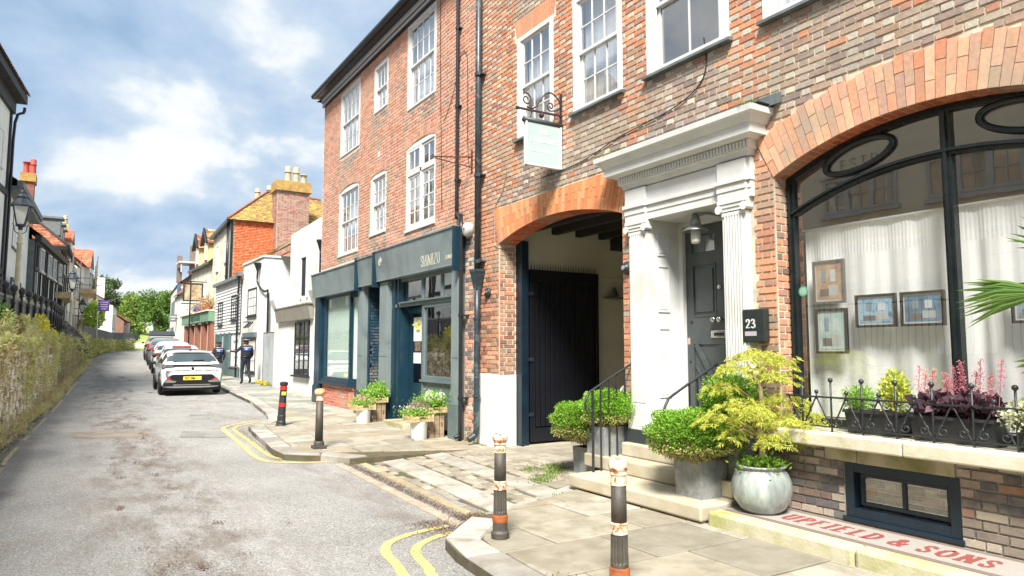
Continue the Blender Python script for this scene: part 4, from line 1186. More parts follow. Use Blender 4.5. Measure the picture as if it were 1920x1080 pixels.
# ---- plinth wall under the window, with the basement light
PX = 5.72
BO = dict(y0=2.80, y1=3.74, z0=.17, z1=.63)
m = MB(); wall_skin(m, PX + .004, -4, 4.64, -.2, .77, [BO]); m.quad((PX, 4.64, -.2), (5.9, 4.64, -.2), (5.9, 4.64, .77), (PX, 4.64, .77)); m.quad((PX, -4, -.2), (5.9, -4, -.2), (5.9, -4, .77), (PX, -4, .77))
m.build('plinth_wall', MORTARD, H1)
Bp = bond(-3.9, 4.64, .135, .76, [blk_rect(BO), lambda z: (2.82, 3.92) if .628 < z < .76 else None])
def clsP(u, z, h, k):
    if R.random() < .05: return vary(lin(150, 106, 88))
    if R.random() < .05: return vary(C_PH[1])
    return vary(R.choice(C_DK + C_GY[:3]), .16)
put_bricks(Bp, clsP, ('X', PX), H1, keep=0, name='plinth_brick') if False else None
sel = [b for b in Bp if b[0] > 1.9]; oth = [b for b in Bp if b[0] <= 1.9]
put_bricks(sel, clsP, ('X', PX), H1, keep=240, name='plinth_brick'); put_bricks(oth, clsP, ('X', PX), H1)
m = MB(); m.box(PX - .006, PX + .12, 3.62, 3.92, .63, .755); m.box(PX - .009, PX + .12, 2.83, 3.615, .628, .752); m.build('lintel', STEPD, H1, bevel=.006)
m = MB()
for a, b, c, d in ((2.80, 2.88, .17, .63), (3.66, 3.74, .17, .63), (2.88, 3.66, .55, .63), (2.88, 3.66, .17, .25)): m.box(PX + .002, PX + .13, a, b, c, d)
for a, b, c, d in ((2.90, 2.93, .27, .54), (3.61, 3.64, .27, .54), (2.93, 3.61, .51, .54), (2.93, 3.61, .27, .30), (3.25, 3.28, .30, .51)): m.box(PX + .06, PX + .1, a, b, c, d)
m.box(PX - .02, PX + .10, 2.78, 3.76, .135, .172)
bwn = m.build('basement_window', NAVY, H1, bevel=.003)
for a, b in ((2.93, 3.25), (3.28, 3.61)): inst('pane', pane_mesh(b - a, .22, GLASSR), (PX + .08, (a + b) / 2, .405), bwn)
m = MB(); m.quad((PX + .3, 2.7, .1), (PX + .3, 3.9, .1), (PX + .3, 3.9, .7), (PX + .3, 2.7, .7)); m.build('frosted_screen', pmat('dusty_board', lin(150, 150, 128), lin(136, 138, 118), 3, .9), bwn)
LEDGE = pmat('sill_stone', lin(200, 194, 177), lin(184, 177, 155), 3, .7, .25, 40, dirt=lin(150, 146, 96), dscale=1.8, damt=.35)
for a, b in ((3.1, 4.42), (1.7, 3.095), (-1.2, 1.695), (-4, -1.205)):
    m = MB(); m.box(5.48, 6.06, a, b, .765, .882); m.build('ledge_stone', LEDGE, H1, bevel=.014)
# ---- mosaic step
MOS = thing('mosaic_step', 'low stone step with mosaic lettering in front of the arched window', 'step', (5.3, 1, 0))
for a, b in ((3.2, 4.62), (1.5, 3.195), (-1.2, 1.495), (-4, -1.205)):
    m = MB(); m.box(4.96, 5.13, a, b, -.1, .132); m.build('edging_stone', pmat('mossy_edging', lin(194, 188, 166), lin(174, 168, 138), 3, .85, .5, 40, dirt=lin(140, 144, 60), dscale=2.3, damt=.6), MOS, bevel=.028)
mosm = pmat('mosaic_chips', lin(168, 163, 155), lin(146, 141, 134), 160, .6, .4, 200)
m = MB(); m.box(5.13, 5.72, -4, 4.62, -.1, .120); m.build('mosaic_bed', mosm, MOS)
m = MB()
for x, w in ((5.15, .022), (5.185, .012), (5.21, .008), (5.655, .010), (5.68, .018)): m.box(x, x + w, -4, 4.60, .120, .1225)
m.build('border_bands', pmat('brown_mosaic', lin(128, 108, 98), lin(104, 88, 80), 160, .6, .3, 200), MOS)
RM = pmat('red_mosaic', lin(150, 82, 76), lin(128, 64, 60), 140, .6, .3, 200)
def word(txt, y, h=.21, asp=.58, gap=.42):
    m = MB(); L_ = lettering(m, txt, (5.33, y, .120), (0, -1, 0), (1, 0, 0), h, asp, .17, .08, gap, .003); m.build('mosaic_word', RM, MOS); return L_
word('UPFIELD', 4.12); word('&', 3.17); word('SONS', 2.95)
# ================================================================ RED BRICK SHOP HOUSE
H2 = thing('red_brick_house', 'three-storey red brick house with a grey-green shopfront and a dark gutter along its eaves', 'house', (FX, 15, 0))
W2 = [(16.8, 18.35, 6.78, 8.56), (14.9, 15.8, 7.26, 8.40), (12.33, 13.78, 6.74, 8.64), (16.8, 18.35, 4.10, 5.90), (14.94, 15.95, 4.33, 5.80), (12.33, 13.78, 4.12, 5.98)]
ops2 = []
for i, (a, b, c, d) in enumerate(W2):
    if i < 3: ops2.append(dict(y0=a, y1=b, z0=c, z1=d))
    else:
        h = .09; cc = (b - a) / 2; Rr = (cc * cc + h * h) / 2 / h; ops2.append(dict(y0=a, y1=b, z0=c, z1=d, R=Rr, cy=(a + b) / 2, cz=d - Rr))
shop_ops = [dict(y0=11.06, y1=20.0, z0=-.3, z1=3.6)]
mb = MB(); wall_skin(mb, FX + .004, 10.62, 19.9, -.3, 8.75, ops2 + shop_ops)
for o in ops2:
    for y, s in ((o['y0'], 1), (o['y1'], -1)): mb.quad(*[(FX, y, o['z0']), (FX + .2, y, o['z0']), (FX + .2, y, o['z1'] - (.09 if o.get('R') else 0)), (FX, y, o['z1'] - (.09 if o.get('R') else 0))][::s])
    yy = np.linspace(o['y0'], o['y1'], 9)
    for a, b in zip(yy, yy[1:]): mb.quad((FX, a, arch_z(o, a)), (FX, b, arch_z(o, b)), (FX + .2, b, arch_z(o, b)), (FX + .2, a, arch_z(o, a)))
mb.quad((FX, 19.9, -.3), (11.5, 19.9, -.3), (11.5, 19.9, 8.75), (FX, 19.9, 8.75)); mb.quad((11.5, 10.62, -.3), (11.5, 19.9, -.3), (11.5, 19.9, 8.75), (11.5, 10.62, 8.75))
mb.quad((FX + .02, 10.62, 3.78), (11.5, 10.62, 3.78), (11.5, 19.9, 3.78), (FX + .02, 19.9, 3.78))
mb.build('wall', MORTARP, H2)
def blk_arch(o): return lambda z: (o['y0'], o['y1']) if o['z0'] - .03 < z < (o['z1'] - (.05 if o.get('R') else 0)) else None
bl2 = [blk_arch(o) for o in ops2] + [lambda z: (11.04, 20.1) if z < 3.82 else None]
def cls2(u, z, h, k):
    if z < 3.8: return vary(R.choice(C_PK + C_DK + C_PH[:2]), .14)
    d = any(a - .1 < u < b + .1 and c - .42 < z < c for a, b, c, _ in W2)
    if d and R.random() < .5: return vary(R.choice(C_GY), .12)
    if R.random() < .04: return vary(R.choice(C_GY))
    return vary(R.choice(C_PK), .1)
put_bricks(bond(10.64, 19.89, .04, 8.68, bl2, st=.222, hd=.108), cls2, ('X', FX), H2, keep=0, proud=.006)
# segmental heads
mb = MB()
for o in ops2[3:]:
    n = int((o['y1'] - o['y0']) / .075)
    for i in range(n):
        a = o['y0'] + (o['y1'] - o['y0']) * i / n; b = o['y0'] + (o['y1'] - o['y0']) * (i + 1) / n
        t = ((a + b) / 2 - o['cy']) * .25
        za, zb = arch_z(o, a), arch_z(o, b)
        x = FX - .004
        mb.add([(x, a + .004, za), (x, b - .004, zb), (x, b - .004 + t, zb + .22), (x, a + .004 + t, za + .22)], [(1, 0, 3, 2)], 0, vary(R.choice(C_PK), .1))
q = mb.build('window_head_bricks', BRICKA, H2); q['kind'] = 'stuff'
sash(H2, FX - .01, *W2[0], cols=4, ru=2, rl=2, fw=.09, curt='full', sill=False); sash(H2, FX - .01, *W2[1], cols=3, ru=1, rl=2, fw=.08, curt='full', sill=False)
sash(H2, FX - .01, *W2[2], cols=4, ru=2, rl=2, fw=.10, curt='full', sill=False)
for w_, c_ in ((W2[3], 4), (W2[4], 3)):
    sash(H2, FX + .01, w_[0], w_[1], w_[2], w_[3] - .07, cols=c_, ru=2, rl=2, fw=.09, curt='full', sill=False)
    m = MB(); m.box(FX + .012, FX + .1, w_[0] + .01, w_[1] - .01, w_[3] - .07, w_[3] - .03); m.build('window_head', WHITE, H2); m = MB(); m.box(FX - .03, FX + .1, w_[0], w_[1], w_[2] - .05, w_[2]); m.build('window_board', WHITE, H2)
# french casement with fanlights
a, b, c, d = W2[5]
m = MB(); X = FX + .005
for p, q, r_, s_ in ((a, a + .07, c, d - .05), (b - .07, b, c, d - .05), (a + .07, b - .07, c, c + .07), (a + .07, b - .07, d - .13, d - .04), (a + .07, b - .07, 5.28, 5.36), ((a + b) / 2 - .03, (a + b) / 2 + .03, c + .07, d - .13)): m.box(X, X + .09, p, q, r_, s_)
m.box(X - .04, X + .09, a - .02, b + .02, c - .05, c)
wn_ = m.build('window', WHITE, H2)
def casement(parent, X, a, b, c, d, cols, rows, fr=.045, mat=WHITE, glass=GLASSU, dx=0., name='casement'):
    m = MB(); m.box(X, X + .035, a, a + fr, c, d); m.box(X, X + .035, b - fr, b, c, d); m.box(X + .001, X + .034, a + fr, b - fr, c, c + fr); m.box(X + .001, X + .034, a + fr, b - fr, d - fr, d)
    pw, ph = (b - a - 2 * fr - (cols - 1) * .02) / cols, (d - c - 2 * fr - (rows - 1) * .02) / rows
    for i in range(1, cols): y = a + fr + i * (pw + .02) - .02; m.box(X + .006, X + .028, y, y + .02, c + fr, d - fr)
    for i in range(1, rows): z = c + fr + i * (ph + .02) - .02; m.box(X + .0075, X + .0265, a + fr, b - fr, z, z + .02)
    m.build(name, mat, parent)
    pm = pane_mesh(pw + .004, ph + .004, glass)
    for i in range(cols):
        for j in range(rows): inst('pane', pm, (X + .017, a + fr + pw / 2 + i * (pw + .02), c + fr + ph / 2 + j * (ph + .02)), parent, (0, 0, R.uniform(-.006, .006)))
mid = (a + b) / 2
casement(wn_, X + .02, a + .075, mid - .035, c + .075, 5.275, 2, 4); casement(wn_, X + .02, mid + .035, b - .075, c + .075, 5.275, 2, 4)
casement(wn_, X + .02, a + .075, mid - .035, 5.365, d - .14, 2, 1); casement(wn_, X - .0, mid + .035, b - .075, 5.365, d - .14, 2, 1)
curtain(wn_, FX + .25, a, b, c, d, CURTW)
m = MB(); m.quad((7.2, 10.7, 3.8), (7.2, 19.8, 3.8), (7.2, 19.8, 8.7), (7.2, 10.7, 8.7)); m.build('inner_wall', MC['room_wall'], H2)
# eaves: boards, gutter, roof
PALEB = pmat('pale_grey_board', lin(206, 208, 212), lin(190, 194, 198), 3, .5)
m = MB(); m.box(5.80, 5.86, 10.62, 19.93, 8.70, 8.78); m.build('eaves_board', PALEB, H2)
m = MB(); m.box(5.795, 5.862, 10.62, 19.94, 8.665, 8.70); m.box(5.78, 5.86, 10.62, 19.94, 8.78, 8.80); m.box(5.56, 5.86, 10.62, 19.96, 8.90, 8.935); m.build('eaves_board', BLACKP, H2)
m = MB(); m.box(5.76, 5.86, 10.62, 19.93, 8.80, 8.90); m.build('eaves_board', PALEB, H2)
m = MB(); P = [(5.56 + .075 * math.cos(t), 8.985 - .07 * math.sin(t)) for t in np.linspace(0, PI, 9)]
P = [(5.56 - .085, 9.0), (5.56 - .085, 8.95), (5.56 - .05, 8.90), (5.56 + .03, 8.90), (5.56 + .06, 8.95), (5.56 + .06, 9.0)]
m.prism([(x, z) for x, z in P][::-1], 10.62, 20.0, 'y'); gt = m.build('gutter', BLACKP, H2)
SLATE = pmat('dark_roof_tile', lin(92, 78, 70), lin(74, 64, 60), 4, .85, .4, 14)
m = MB(); m.quad((5.5, 20.0, 8.96), (5.5, 10.6, 8.96), (8.6, 10.6, 11.1), (8.6, 20.0, 11.1)); m.quad((8.6, 20.0, 11.1), (8.6, 10.6, 11.1), (11.6, 10.6, 8.9), (11.6, 20, 8.9))
m.quad((5.6, 19.9, 8.8), (11.5, 19.9, 8.8), (8.6, 19.9, 11.0)); m.quad((5.5, 10.62, 8.8), (8.6, 10.62, 11.0), (11.6, 10.62, 8.8)); m.build('roof', SLATE, H2)
for y, x, top in ((15.2, 5.9, 9.42), (15.2, 6.1, 9.56)):
    m = MB()
    if x < 6: m.lathe([(.045, 8.9), (.045, 9.3), (.055, 9.31), (.055, 9.36), (.03, 9.41), (.0, 9.42)], 12, (x, y, 0))
    else: m.lathe([(.035, 8.9), (.035, 9.44), (.08, 9.45), (.085, 9.48), (.07, 9.53), (.0, 9.55)], 14, (x, y, 0))
    m.build('flue_pipe', GAL, H2, smooth=True)
m = MB(); m.box(5.845, 5.86, 15.36, 15.48, 6.13, 6.26); m.build('air_vent', WHITE, H2)
# shopfront
NAVY2 = pmat('teal_blue_paint', lin(20, 44, 58), lin(28, 56, 70), 2, .3, .05, 14, rvar=.06)
SAGE2 = pmat('grey_green_board', lin(122, 133, 133), lin(110, 122, 123), 2.4, .42, .06, 20, dirt=lin(84, 94, 94), damt=.4)
for a, b, z0, z1 in ((16.28, 20.1, 3.09, 3.70), (15.08, 16.22, 3.12, 3.74), (11.07, 15.02, 3.15, 3.79)):
    m = MB(); m.prism([(5.70, z0), (5.86, z0), (5.86, z1), (5.64, z1)], a, b, 'y'); m.box(5.62, 5.86, a, b, z1, z1 + .03); m.box(5.69, 5.86, a, b, z0 - .03, z0)
    fa = m.build('fascia_board', SAGE2, H2)
    if a < 12:
        m = MB()
        def fp(z): return 5.70 - (z - 3.15) / .64 * .06 - .002
        lettering(m, 'SHIMIZU', (fp(3.19), 12.58, 3.215), (0, -1, 0), (-.06, 0, .64), .205, .80, .09, .045, .1, .003, nrm=(-1, 0, -.09))
        m.build('shop_lettering', pmat('cream_lettering', lin(206, 202, 182), rough=.6), fa); m = MB()
        lettering(m, 'FLOWERS', (fp(3.24), 11.50, 3.25), (0, -1, 0), (-.06, 0, .64), .07, .78, .14, .07, .12, .003, nrm=(-1, 0, -.09))
        m.build('shop_lettering', pmat('cream_lettering', lin(206, 202, 182), rough=.6), fa)
        m = MB()
        for zc, r0 in ((3.60, .075), (3.50, .0)):
            if r0: m.tube([(fp(3.6) - .003, 14.72 + r0 * math.cos(t), 3.56 + r0 * math.sin(t) * 1.25) for t in np.linspace(0, 2 * PI, 20)[:-1]], .005, 5, closed=True)
        for t in np.linspace(0, 2 * PI, 7)[:-1]: m.ball((fp(3.56) - .004, 14.72 + .035 * math.cos(t), 3.57 + .035 * math.sin(t)), .014, 5)
        m.tube([(fp(3.5) - .004, 14.72, 3.55), (fp(3.5) - .004, 14.74, 3.47)], .005, 5)
        m.build('round_emblem', MC['cream_lettering'], fa)
for a, b in ((15.02, 15.08), (16.22, 16.28), (11.03, 11.07)):
    m = MB(); m.box(5.60, 5.86, a, b, 3.0, 3.80); m.build('fascia_divider', NAVY2, H2)
def pil(a, b, z0=.0, z1=3.1, mat=SAGE2, base=True, x=5.76):
    m = MB(); m.box(x, 5.9, a, b, .62 if base else z0, z1); m.box(x - .008, x, a + .05, b - .05, 1.45, z1 - .08)
    p = m.build('shop_pilaster', mat, H2, bevel=.004)
    if base:
        m = MB(); m.box(x - .05, 5.9, a - .012, b + .012, z0, .58); m.box(x - .03, 5.9, a - .005, b + .005, .58, .625); m.build('pilaster_base', SAGE if a < 12 else NAVY2, p, bevel=.004)
pil(11.07, 11.40); pil(14.50, 14.98); pil(16.02, 16.42); pil(19.55, 20.0, mat=NAVY2)
m = MB(); m.box(5.80, 5.88, 20.0, 20.18, 0, 3.1); m.build('corner_board', NAVY2, H2)
# right-hand shop window and door
m = MB()
m.box(5.84, 5.93, 11.40, 14.45, 2.50, 2.57); m.box(5.80, 5.93, 11.40, 13.98, 2.57, 2.60)
m.box(5.86, 5.92, 11.40, 14.45, 3.04, 3.12); m.box(5.86, 5.92, 12.86, 12.94, 2.60, 3.04); m.box(5.86, 5.92, 12.0, 12.06, 2.60, 3.04); m.box(5.86, 5.92, 11.40, 11.44, 2.60, 3.04)
m.build('transom', SAGE, H2)
m = MB()
for p, q, r_, s_ in ((11.40, 11.47, 1.0, 2.5), (12.80, 12.90, .12, 2.5), (11.47, 12.80, 2.43, 2.5), (11.47, 12.80, 1.0, 1.08)): m.box(5.86, 5.94, p, q, r_, s_)
m.box(5.82, 5.94, 11.40, 12.92, .96, 1.0); m.box(5.88, 5.94, 11.40, 12.80, .10, .96)
sw = m.build('shop_window', SAGE, H2, bevel=.003)
inst('pane', pane_mesh(1.33, 1.35, glassmat('shop_glass', (.4, .45, .45, 1), .7)), (5.90, 12.135, 1.755), sw)
for a, b in ((11.44, 12.0), (12.06, 12.86)): inst('pane', pane_mesh(b - a, .44, glassmat('shop_glass_high', (.5, .55, .55, 1), .75)), (5.89, (a + b) / 2, 2.82), sw, (0, R.uniform(-.01, .01), 0))
inst('pane', pane_mesh(1.0, .44, MC['shop_glass']), (5.95, 13.46, 2.82), sw)
m = MB(); m.box(5.86, 5.98, 14.0, 14.5, .05, 3.12); m.box(5.84, 5.86, 14.05, 14.14, .05, 3.12); m.box(5.835, 5.86, 14.25, 14.40, .05, 3.12)
m.box(5.98, 6.7, 13.98, 14.1, .05, 3.12); m.box(5.98, 6.7, 12.82, 12.90, .05, 3.1); m.box(5.93, 6.7, 12.9, 13.98, 3.05, 3.12); m.box(5.93, 6.7, 12.9, 14.0, .02, .12)
m.build('shop_doorway', NAVY2, H2)
m = MB()
for p, q, r_, s_ in ((13.0, 13.12, .12, 2.5), (13.82, 13.94, .12, 2.5), (13.12, 13.82, .12, .9), (13.12, 13.82, 2.35, 2.5)): m.box(6.06, 6.12, p, q, r_, s_)
sd_ = m.build('shop_door', NAVY2, H2)
inst('pane', pane_mesh(.7, 1.45, glassmat('door_glass', (.2, .22, .24, 1), .08)), (6.1, 13.47, 1.62), sd_)
for (y, z, w, h, m_) in ((13.5, 2.02, .42, .5, pmat('poster_paper', lin(206, 212, 214), lin(196, 204, 208), 3, .7)), (13.52, 1.42, .36, .22, pmat('notice_paper', lin(226, 228, 228), lin(214, 216, 218), 4, .7)), (13.5, 1.66, .3, .2, pmat('notice_brown', lin(120, 110, 90), lin(60, 56, 46), 14, .7))):
    m = MB(); m.box(6.045, 6.05, y - w / 2, y + w / 2, z - h / 2, z + h / 2); p_ = m.build('notice', m_, sd_)
m = MB()
for i in range(16): m.ball((6.043, 13.5 + R.gauss(0, .09), 2.1 + R.gauss(0, .08)), .03, 5)
m.build('poster_flower', pmat('poster_yellow', lin(226, 208, 40), lin(196, 180, 30), 20, .7), sd_)
# navy alley doorway
m = MB(); m.box(5.87, 6.9, 15.92, 16.02, .02, 3.1); m.box(5.87, 6.9, 14.98, 15.08, .02, 3.1); m.box(6.62, 6.7, 15.08, 15.92, 2.55, 3.1); m.box(5.9, 6.7, 15.08, 15.92, 3.05, 3.1); m.build('alley_reveal', NAVY2, H2)
put_bricks(bond(5.9, 6.6, .05, 3.0), lambda u, z, h, k: vary(lin(24, 58, 78), .06), ('Y', 15.92), H2, proud=.006)
m = MB()
m.box(6.45, 6.5, 15.08, 15.92, .05, 2.4)
for p, q, r_, s_ in ((15.2, 15.45, .3, 1.0), (15.55, 15.8, .3, 1.0), (15.2, 15.45, 1.3, 2.2), (15.55, 15.8, 1.3, 2.2)): m.box(6.44, 6.45, p, q, r_, s_)
ad = m.build('alley_door', NAVY2, H2)
m = MB(); m.box(6.40, 6.45, 15.08, 15.14, .05, 2.95); m.box(6.40, 6.45, 15.86, 15.92, .05, 2.95); m.box(6.4, 6.45, 15.14, 15.86, 2.4, 2.48); m.build('door_frame', SAGE, ad)
inst('fanlight', pane_mesh(.72, .45, GLASS), (6.43, 15.5, 2.71), ad)
m = MB()
for z in (1.62, 1.5, 1.18): m.box(5.90, 5.93, 15.90, 15.919, z, z + .07)
m.build('door_bell', CHROME, ad)
# left-hand bay on its red brick stall riser
SB = [(5.83, 19.5), (5.83, 17.22), (6.18, 16.42)]
def poly_wall(m, P, z0, z1, th=.03):
    for (x0, y0), (x1, y1) in zip(P, P[1:]): m.bar((x0, y0, (z0 + z1) / 2), (x1, y1, (z0 + z1) / 2), th, (z1 - z0) / 2)
m = MB(); m.prism([(5.86, 19.5), (5.86, 17.24), (6.2, 16.45), (6.6, 16.45), (6.6, 19.5)][::-1], -.05, .66, 'z'); m.build('stall_riser', MORTARP, H2)
B = bond(17.24, 19.5, .03, .655, st=.222, hd=.108)
put_bricks(B, lambda u, z, h, k: vary(R.choice([lin(186, 104, 88), lin(176, 92, 78), lin(196, 118, 100)]), .1), ('X', 5.86), H2, keep=0, name='riser_brick')
mb = MB(); L_ = math.hypot(.34, .79); ux, uy = .34 / L_, -.79 / L_
for u, z, l, h, hd, k in bond(0, L_, .03, .655):
    c = (5.86 + ux * u, 17.24 + uy * u, z); mb.obox(c, (ux * l / 2, uy * l / 2, 0), (0, 0, h / 2), (-.009 * -uy, -.009 * ux, 0), 0, vary(R.choice([lin(186, 104, 88), lin(176, 92, 78), lin(196, 118, 100)]), .1))
q = mb.build('riser_brickwork', BRICKA, H2); q['kind'] = 'stuff'
m = MB(); m.prism([(5.76, 19.55), (5.76, 17.16), (6.12, 16.36), (6.5, 16.36), (6.5, 19.55)][::-1], .66, .73, 'z'); m.prism([(5.80, 19.55), (5.80, 17.19), (6.15, 16.39), (6.5, 16.39), (6.5, 19.55)][::-1], .731, .80, 'z'); m.build('bay_sill', NAVY2, H2)
m = MB()
m.box(5.84, 5.92, 19.36, 19.52, .8, 3.06); m.box(5.84, 5.92, 17.2, 17.28, .8, 3.06); m.box(5.845, 5.915, 17.28, 19.36, 2.98, 3.08)
m.box(5.845, 5.915, 17.28, 19.36, .8, .86); m.bar((5.88, 17.22, .83), (6.18, 16.5, .83), .03); m.bar((5.88, 17.22, 3.0), (6.18, 16.5, 3.0), .03, .08)
bay = m.build('bay_window', NAVY2, H2)
inst('pane', pane_mesh(2.08, 2.12, glassmat('bay_glass', (.97, 1, .99, 1), .16)), (5.89, 18.32, 1.92), bay)
m = MB(); m.quad((5.9, 17.2, .86), (6.19, 16.48, .86), (6.19, 16.48, 2.95), (5.9, 17.2, 2.95)); m.build('pane', MC['bay_glass'], bay)
m = MB(); m.quad((5.95, 19.5, .8), (5.95, 17.26, .8), (5.95, 17.26, 3.05), (5.95, 19.5, 3.05)); m.quad((5.95, 17.26, .8), (6.25, 16.55, .8), (6.25, 16.55, 3.05), (5.95, 17.26, 3.05)); m.build('roller_blind', BLIND, bay)
# shop interior
m = MB(); m.quad((8.5, 11, 0), (8.5, 14, 0), (8.5, 14, 3.5), (8.5, 11, 3.5)); m.quad((5.95, 11.02, 0), (8.5, 11.02, 0), (8.5, 11.02, 3.5), (5.95, 11.02, 3.5)); m.quad((6.7, 14, 0), (8.5, 14, 0), (8.5, 14, 3.5), (6.7, 14, 3.5)); m.quad((5.95, 11, .05), (8.5, 11, .05), (8.5, 14, .05), (5.95, 14, .05)); m.quad((5.95, 11, 3.4), (8.5, 11, 3.4), (8.5, 14, 3.4), (5.95, 14, 3.4))
m.build('shop_interior', pmat('shop_wall', lin(60, 66, 66), lin(48, 52, 52), 2, .9), H2)
m = MB(); m.box(5.5, 6.0, 12.9, 14.0, -.02, .14); m.build('shop_step', STEPD, H2, bevel=.02)
# ---- pipes, cables, brackets
def pipe_thing(name, label, cat, pts, r, mat=BLACKP, collars=(), extra=None, n=10):
    t = thing(name, label, cat, pts[-1])
    m = MB(); m.tube(smooth(pts, 3) if len(pts) > 2 else pts, r, n); m.build('pipe', mat, t, smooth=True)
    for c in collars:
        m = MB(); m.tube([(c[0], c[1], c[2] - .03), (c[0], c[1], c[2] + .03)], r * 1.35, n); m.box(c[0] - .01, 5.86, c[1] - r * 2, c[1] + r * 2, c[2] - .012, c[2] + .012); m.build('collar', mat, t, smooth=False)
    if extra: extra(t)
    return t
PIPEG = pmat('blue_black_iron_pipe', lin(34, 48, 56), lin(52, 64, 70), 7, .4, .2, 30, dirt=lin(110, 116, 112), dscale=6, damt=.25)
def hop(t):
    m = MB()
    for z, w, d in ((2.62, .05, .05), (2.70, .07, .07), (2.86, .10, .10), (2.90, .115, .11)):
        pass
    m.add([(5.76 + sx * d, 10.42 + sy * w, z) for z, w, d in ((2.62, .05, .045), (2.88, .10, .08), (2.92, .115, .09), (2.96, .115, .09)) for sx, sy in ((-1, -1), (1, -1), (1, 1), (-1, 1))],
          [(i * 4 + j, i * 4 + (j + 1) % 4, i * 4 + 4 + (j + 1) % 4, i * 4 + 4 + j) for i in range(3) for j in range(4)] + [(12, 13, 14, 15), (3, 2, 1, 0)])
    m.build('hopper_head', PIPEG, t)
pipe_thing('cast_iron_downpipe', 'thick blue-black iron downpipe with a hopper between the two brick houses', 'downpipe', [(5.76, 10.40, 9.3), (5.76, 10.42, 2.9)], .055, PIPEG, [(5.76, 10.4, z) for z in (8.2, 6.4, 4.6, 3.1)], lambda t: (hop(t), (lambda m: (m.tube(smooth([(5.76, 10.42, 2.7), (5.76, 10.43, .5), (5.76, 10.44, .22), (5.74, 10.45, .16), (5.62, 10.46, .09)], 3), .05, 10), m.build('lower_pipe', PIPEG, t, smooth=True)))(MB()),
   (lambda m: (m.tube([(5.76, 10.43, 2.1), (5.76, 10.43, 2.14)], .065, 10), m.tube([(5.76, 10.43, .8), (5.76, 10.43, .84)], .065, 10), m.build('collar', PIPEG, t)))(MB())))
pipe_thing('plastic_downpipe', 'thin black downpipe running down the red brick wall to the shop corner', 'downpipe', [(5.79, 11.27, 8.95), (5.79, 11.27, 8.0), (5.79, 11.27, 4.3), (5.79, 11.27, 4.12), (5.76, 11.1, 3.98), (5.72, 10.97, 3.9), (5.72, 10.95, 3.7), (5.72, 10.95, .3), (5.71, 10.95, .14), (5.62, 10.96, .07)], .033, BLACKP, [(5.79, 11.27, z) for z in (7.6, 6.1, 4.7)] + [(5.72, 10.95, z) for z in (2.2, .75)])
t = thing('round_alarm_bell', 'round grey bell box on the wall above the shop corner', 'bell', (5.8, 10.86, 3.75)); m = MB(); m.lathe([(.0, 5.72), (.10, 5.725), (.125, 5.75), (.13, 5.80), (.13, 5.85)], 20, (0, 10.84, 3.72), ax='x'); m.build('bell_cover', pmat('grey_enamel', lin(196, 196, 190), lin(176, 176, 172), 8, .4), t, smooth=True); m = MB(); m.lathe([(.0, 5.712), (.02, 5.715), (.02, 5.73)], 10, (0, 10.84, 3.72), ax='x'); m.build('bell_screw', IRON, t)
for (y, z, lab) in ((10.20, 2.55, 'round black wall light on the brick pier left of the carriage arch'), (6.67, 2.62, 'round black wall light on the brick strip left of the white columns')):
    t = thing('round_wall_light', lab, 'wall light', (5.85, y, z), 'small round wall lights')
    m = MB(); m.lathe([(.0, 5.77), (.03, 5.775), (.045, 5.79), (.05, 5.81), (.075, 5.815), (.085, 5.83), (.085, 5.858)], 18, (0, y, z), ax='x'); m.build('housing', IRON, t, smooth=True)
    m = MB(); m.lathe([(.0, 5.764), (.028, 5.766), (.03, 5.78)], 12, (0, y, z), ax='x'); m.build('lens', pmat('grey_lens', lin(140, 146, 148), rough=.2), t)
RUST = pmat('rusty_iron', lin(96, 48, 30), lin(60, 36, 28), 14, .8, .4, 80)
t = thing('empty_sign_bracket', 'rusty triangular sign bracket sticking out of the red brick wall, no sign on it', 'bracket', (5.85, 10.8, 5.0))
m = MB(); m.box(5.84, 5.858, 10.78, 10.82, 4.74, 5.16); m.bar((5.85, 10.8, 5.03), (5.10, 10.8, 4.93), .010, .010); m.bar((5.85, 10.8, 4.84), (5.12, 10.8, 4.91), .008, .008); m.tube([(5.28, 10.8, 4.86), (5.28, 10.8, 4.80), (5.29, 10.8, 4.76), (5.27, 10.8, 4.74)], .006, 6); m.build('bracket_frame', RUST, t)
def cable(label, pts, r=.006, mat=None, sm=4):
    t = thing('wall_cable', label, 'cable', pts[0]); m = MB(); m.tube(smooth(pts, sm), r, 5); m.build('cable', mat or BLACKP, t)
cable('thin black cable running straight down the red brick wall beside the tall right-hand windows', [(5.843, 12.15, 8.6), (5.843, 12.1, 6.9), (5.843, 12.05, 5.6), (5.843, 12.0, 4.3)], .006)
cable('black cable looping out of the red brick wall next to the thin downpipe', [(5.843, 11.95, 6.0), (5.843, 11.6, 6.35), (5.843, 11.32, 6.9), (5.84, 11.2, 7.1), (5.84, 10.98, 6.9), (5.84, 10.95, 5.4), (5.84, 10.9, 4.9)], .006)
cable('black cable sloping over the grey brickwork above the white door cornice', [(5.84, 5.32, 5.1), (5.84, 5.3, 4.75), (5.84, 5.45, 4.55), (5.84, 5.9, 4.42), (5.84, 6.8, 4.34), (5.84, 7.6, 4.2), (5.84, 8.6, 4.18)], .007)
cable('thin pale cable bending round the left springing of the carriage arch', [(5.84, 9.6, 4.5), (5.84, 9.72, 4.2), (5.84, 9.9, 4.05), (5.84, 9.97, 3.9), (5.84, 9.97, 3.4), (5.84, 9.9, 3.3), (5.9, 9.84, 3.27), (6.15, 9.845, 3.28)], .008, pmat('grey_cable', lin(150, 140, 130), rough=.7))
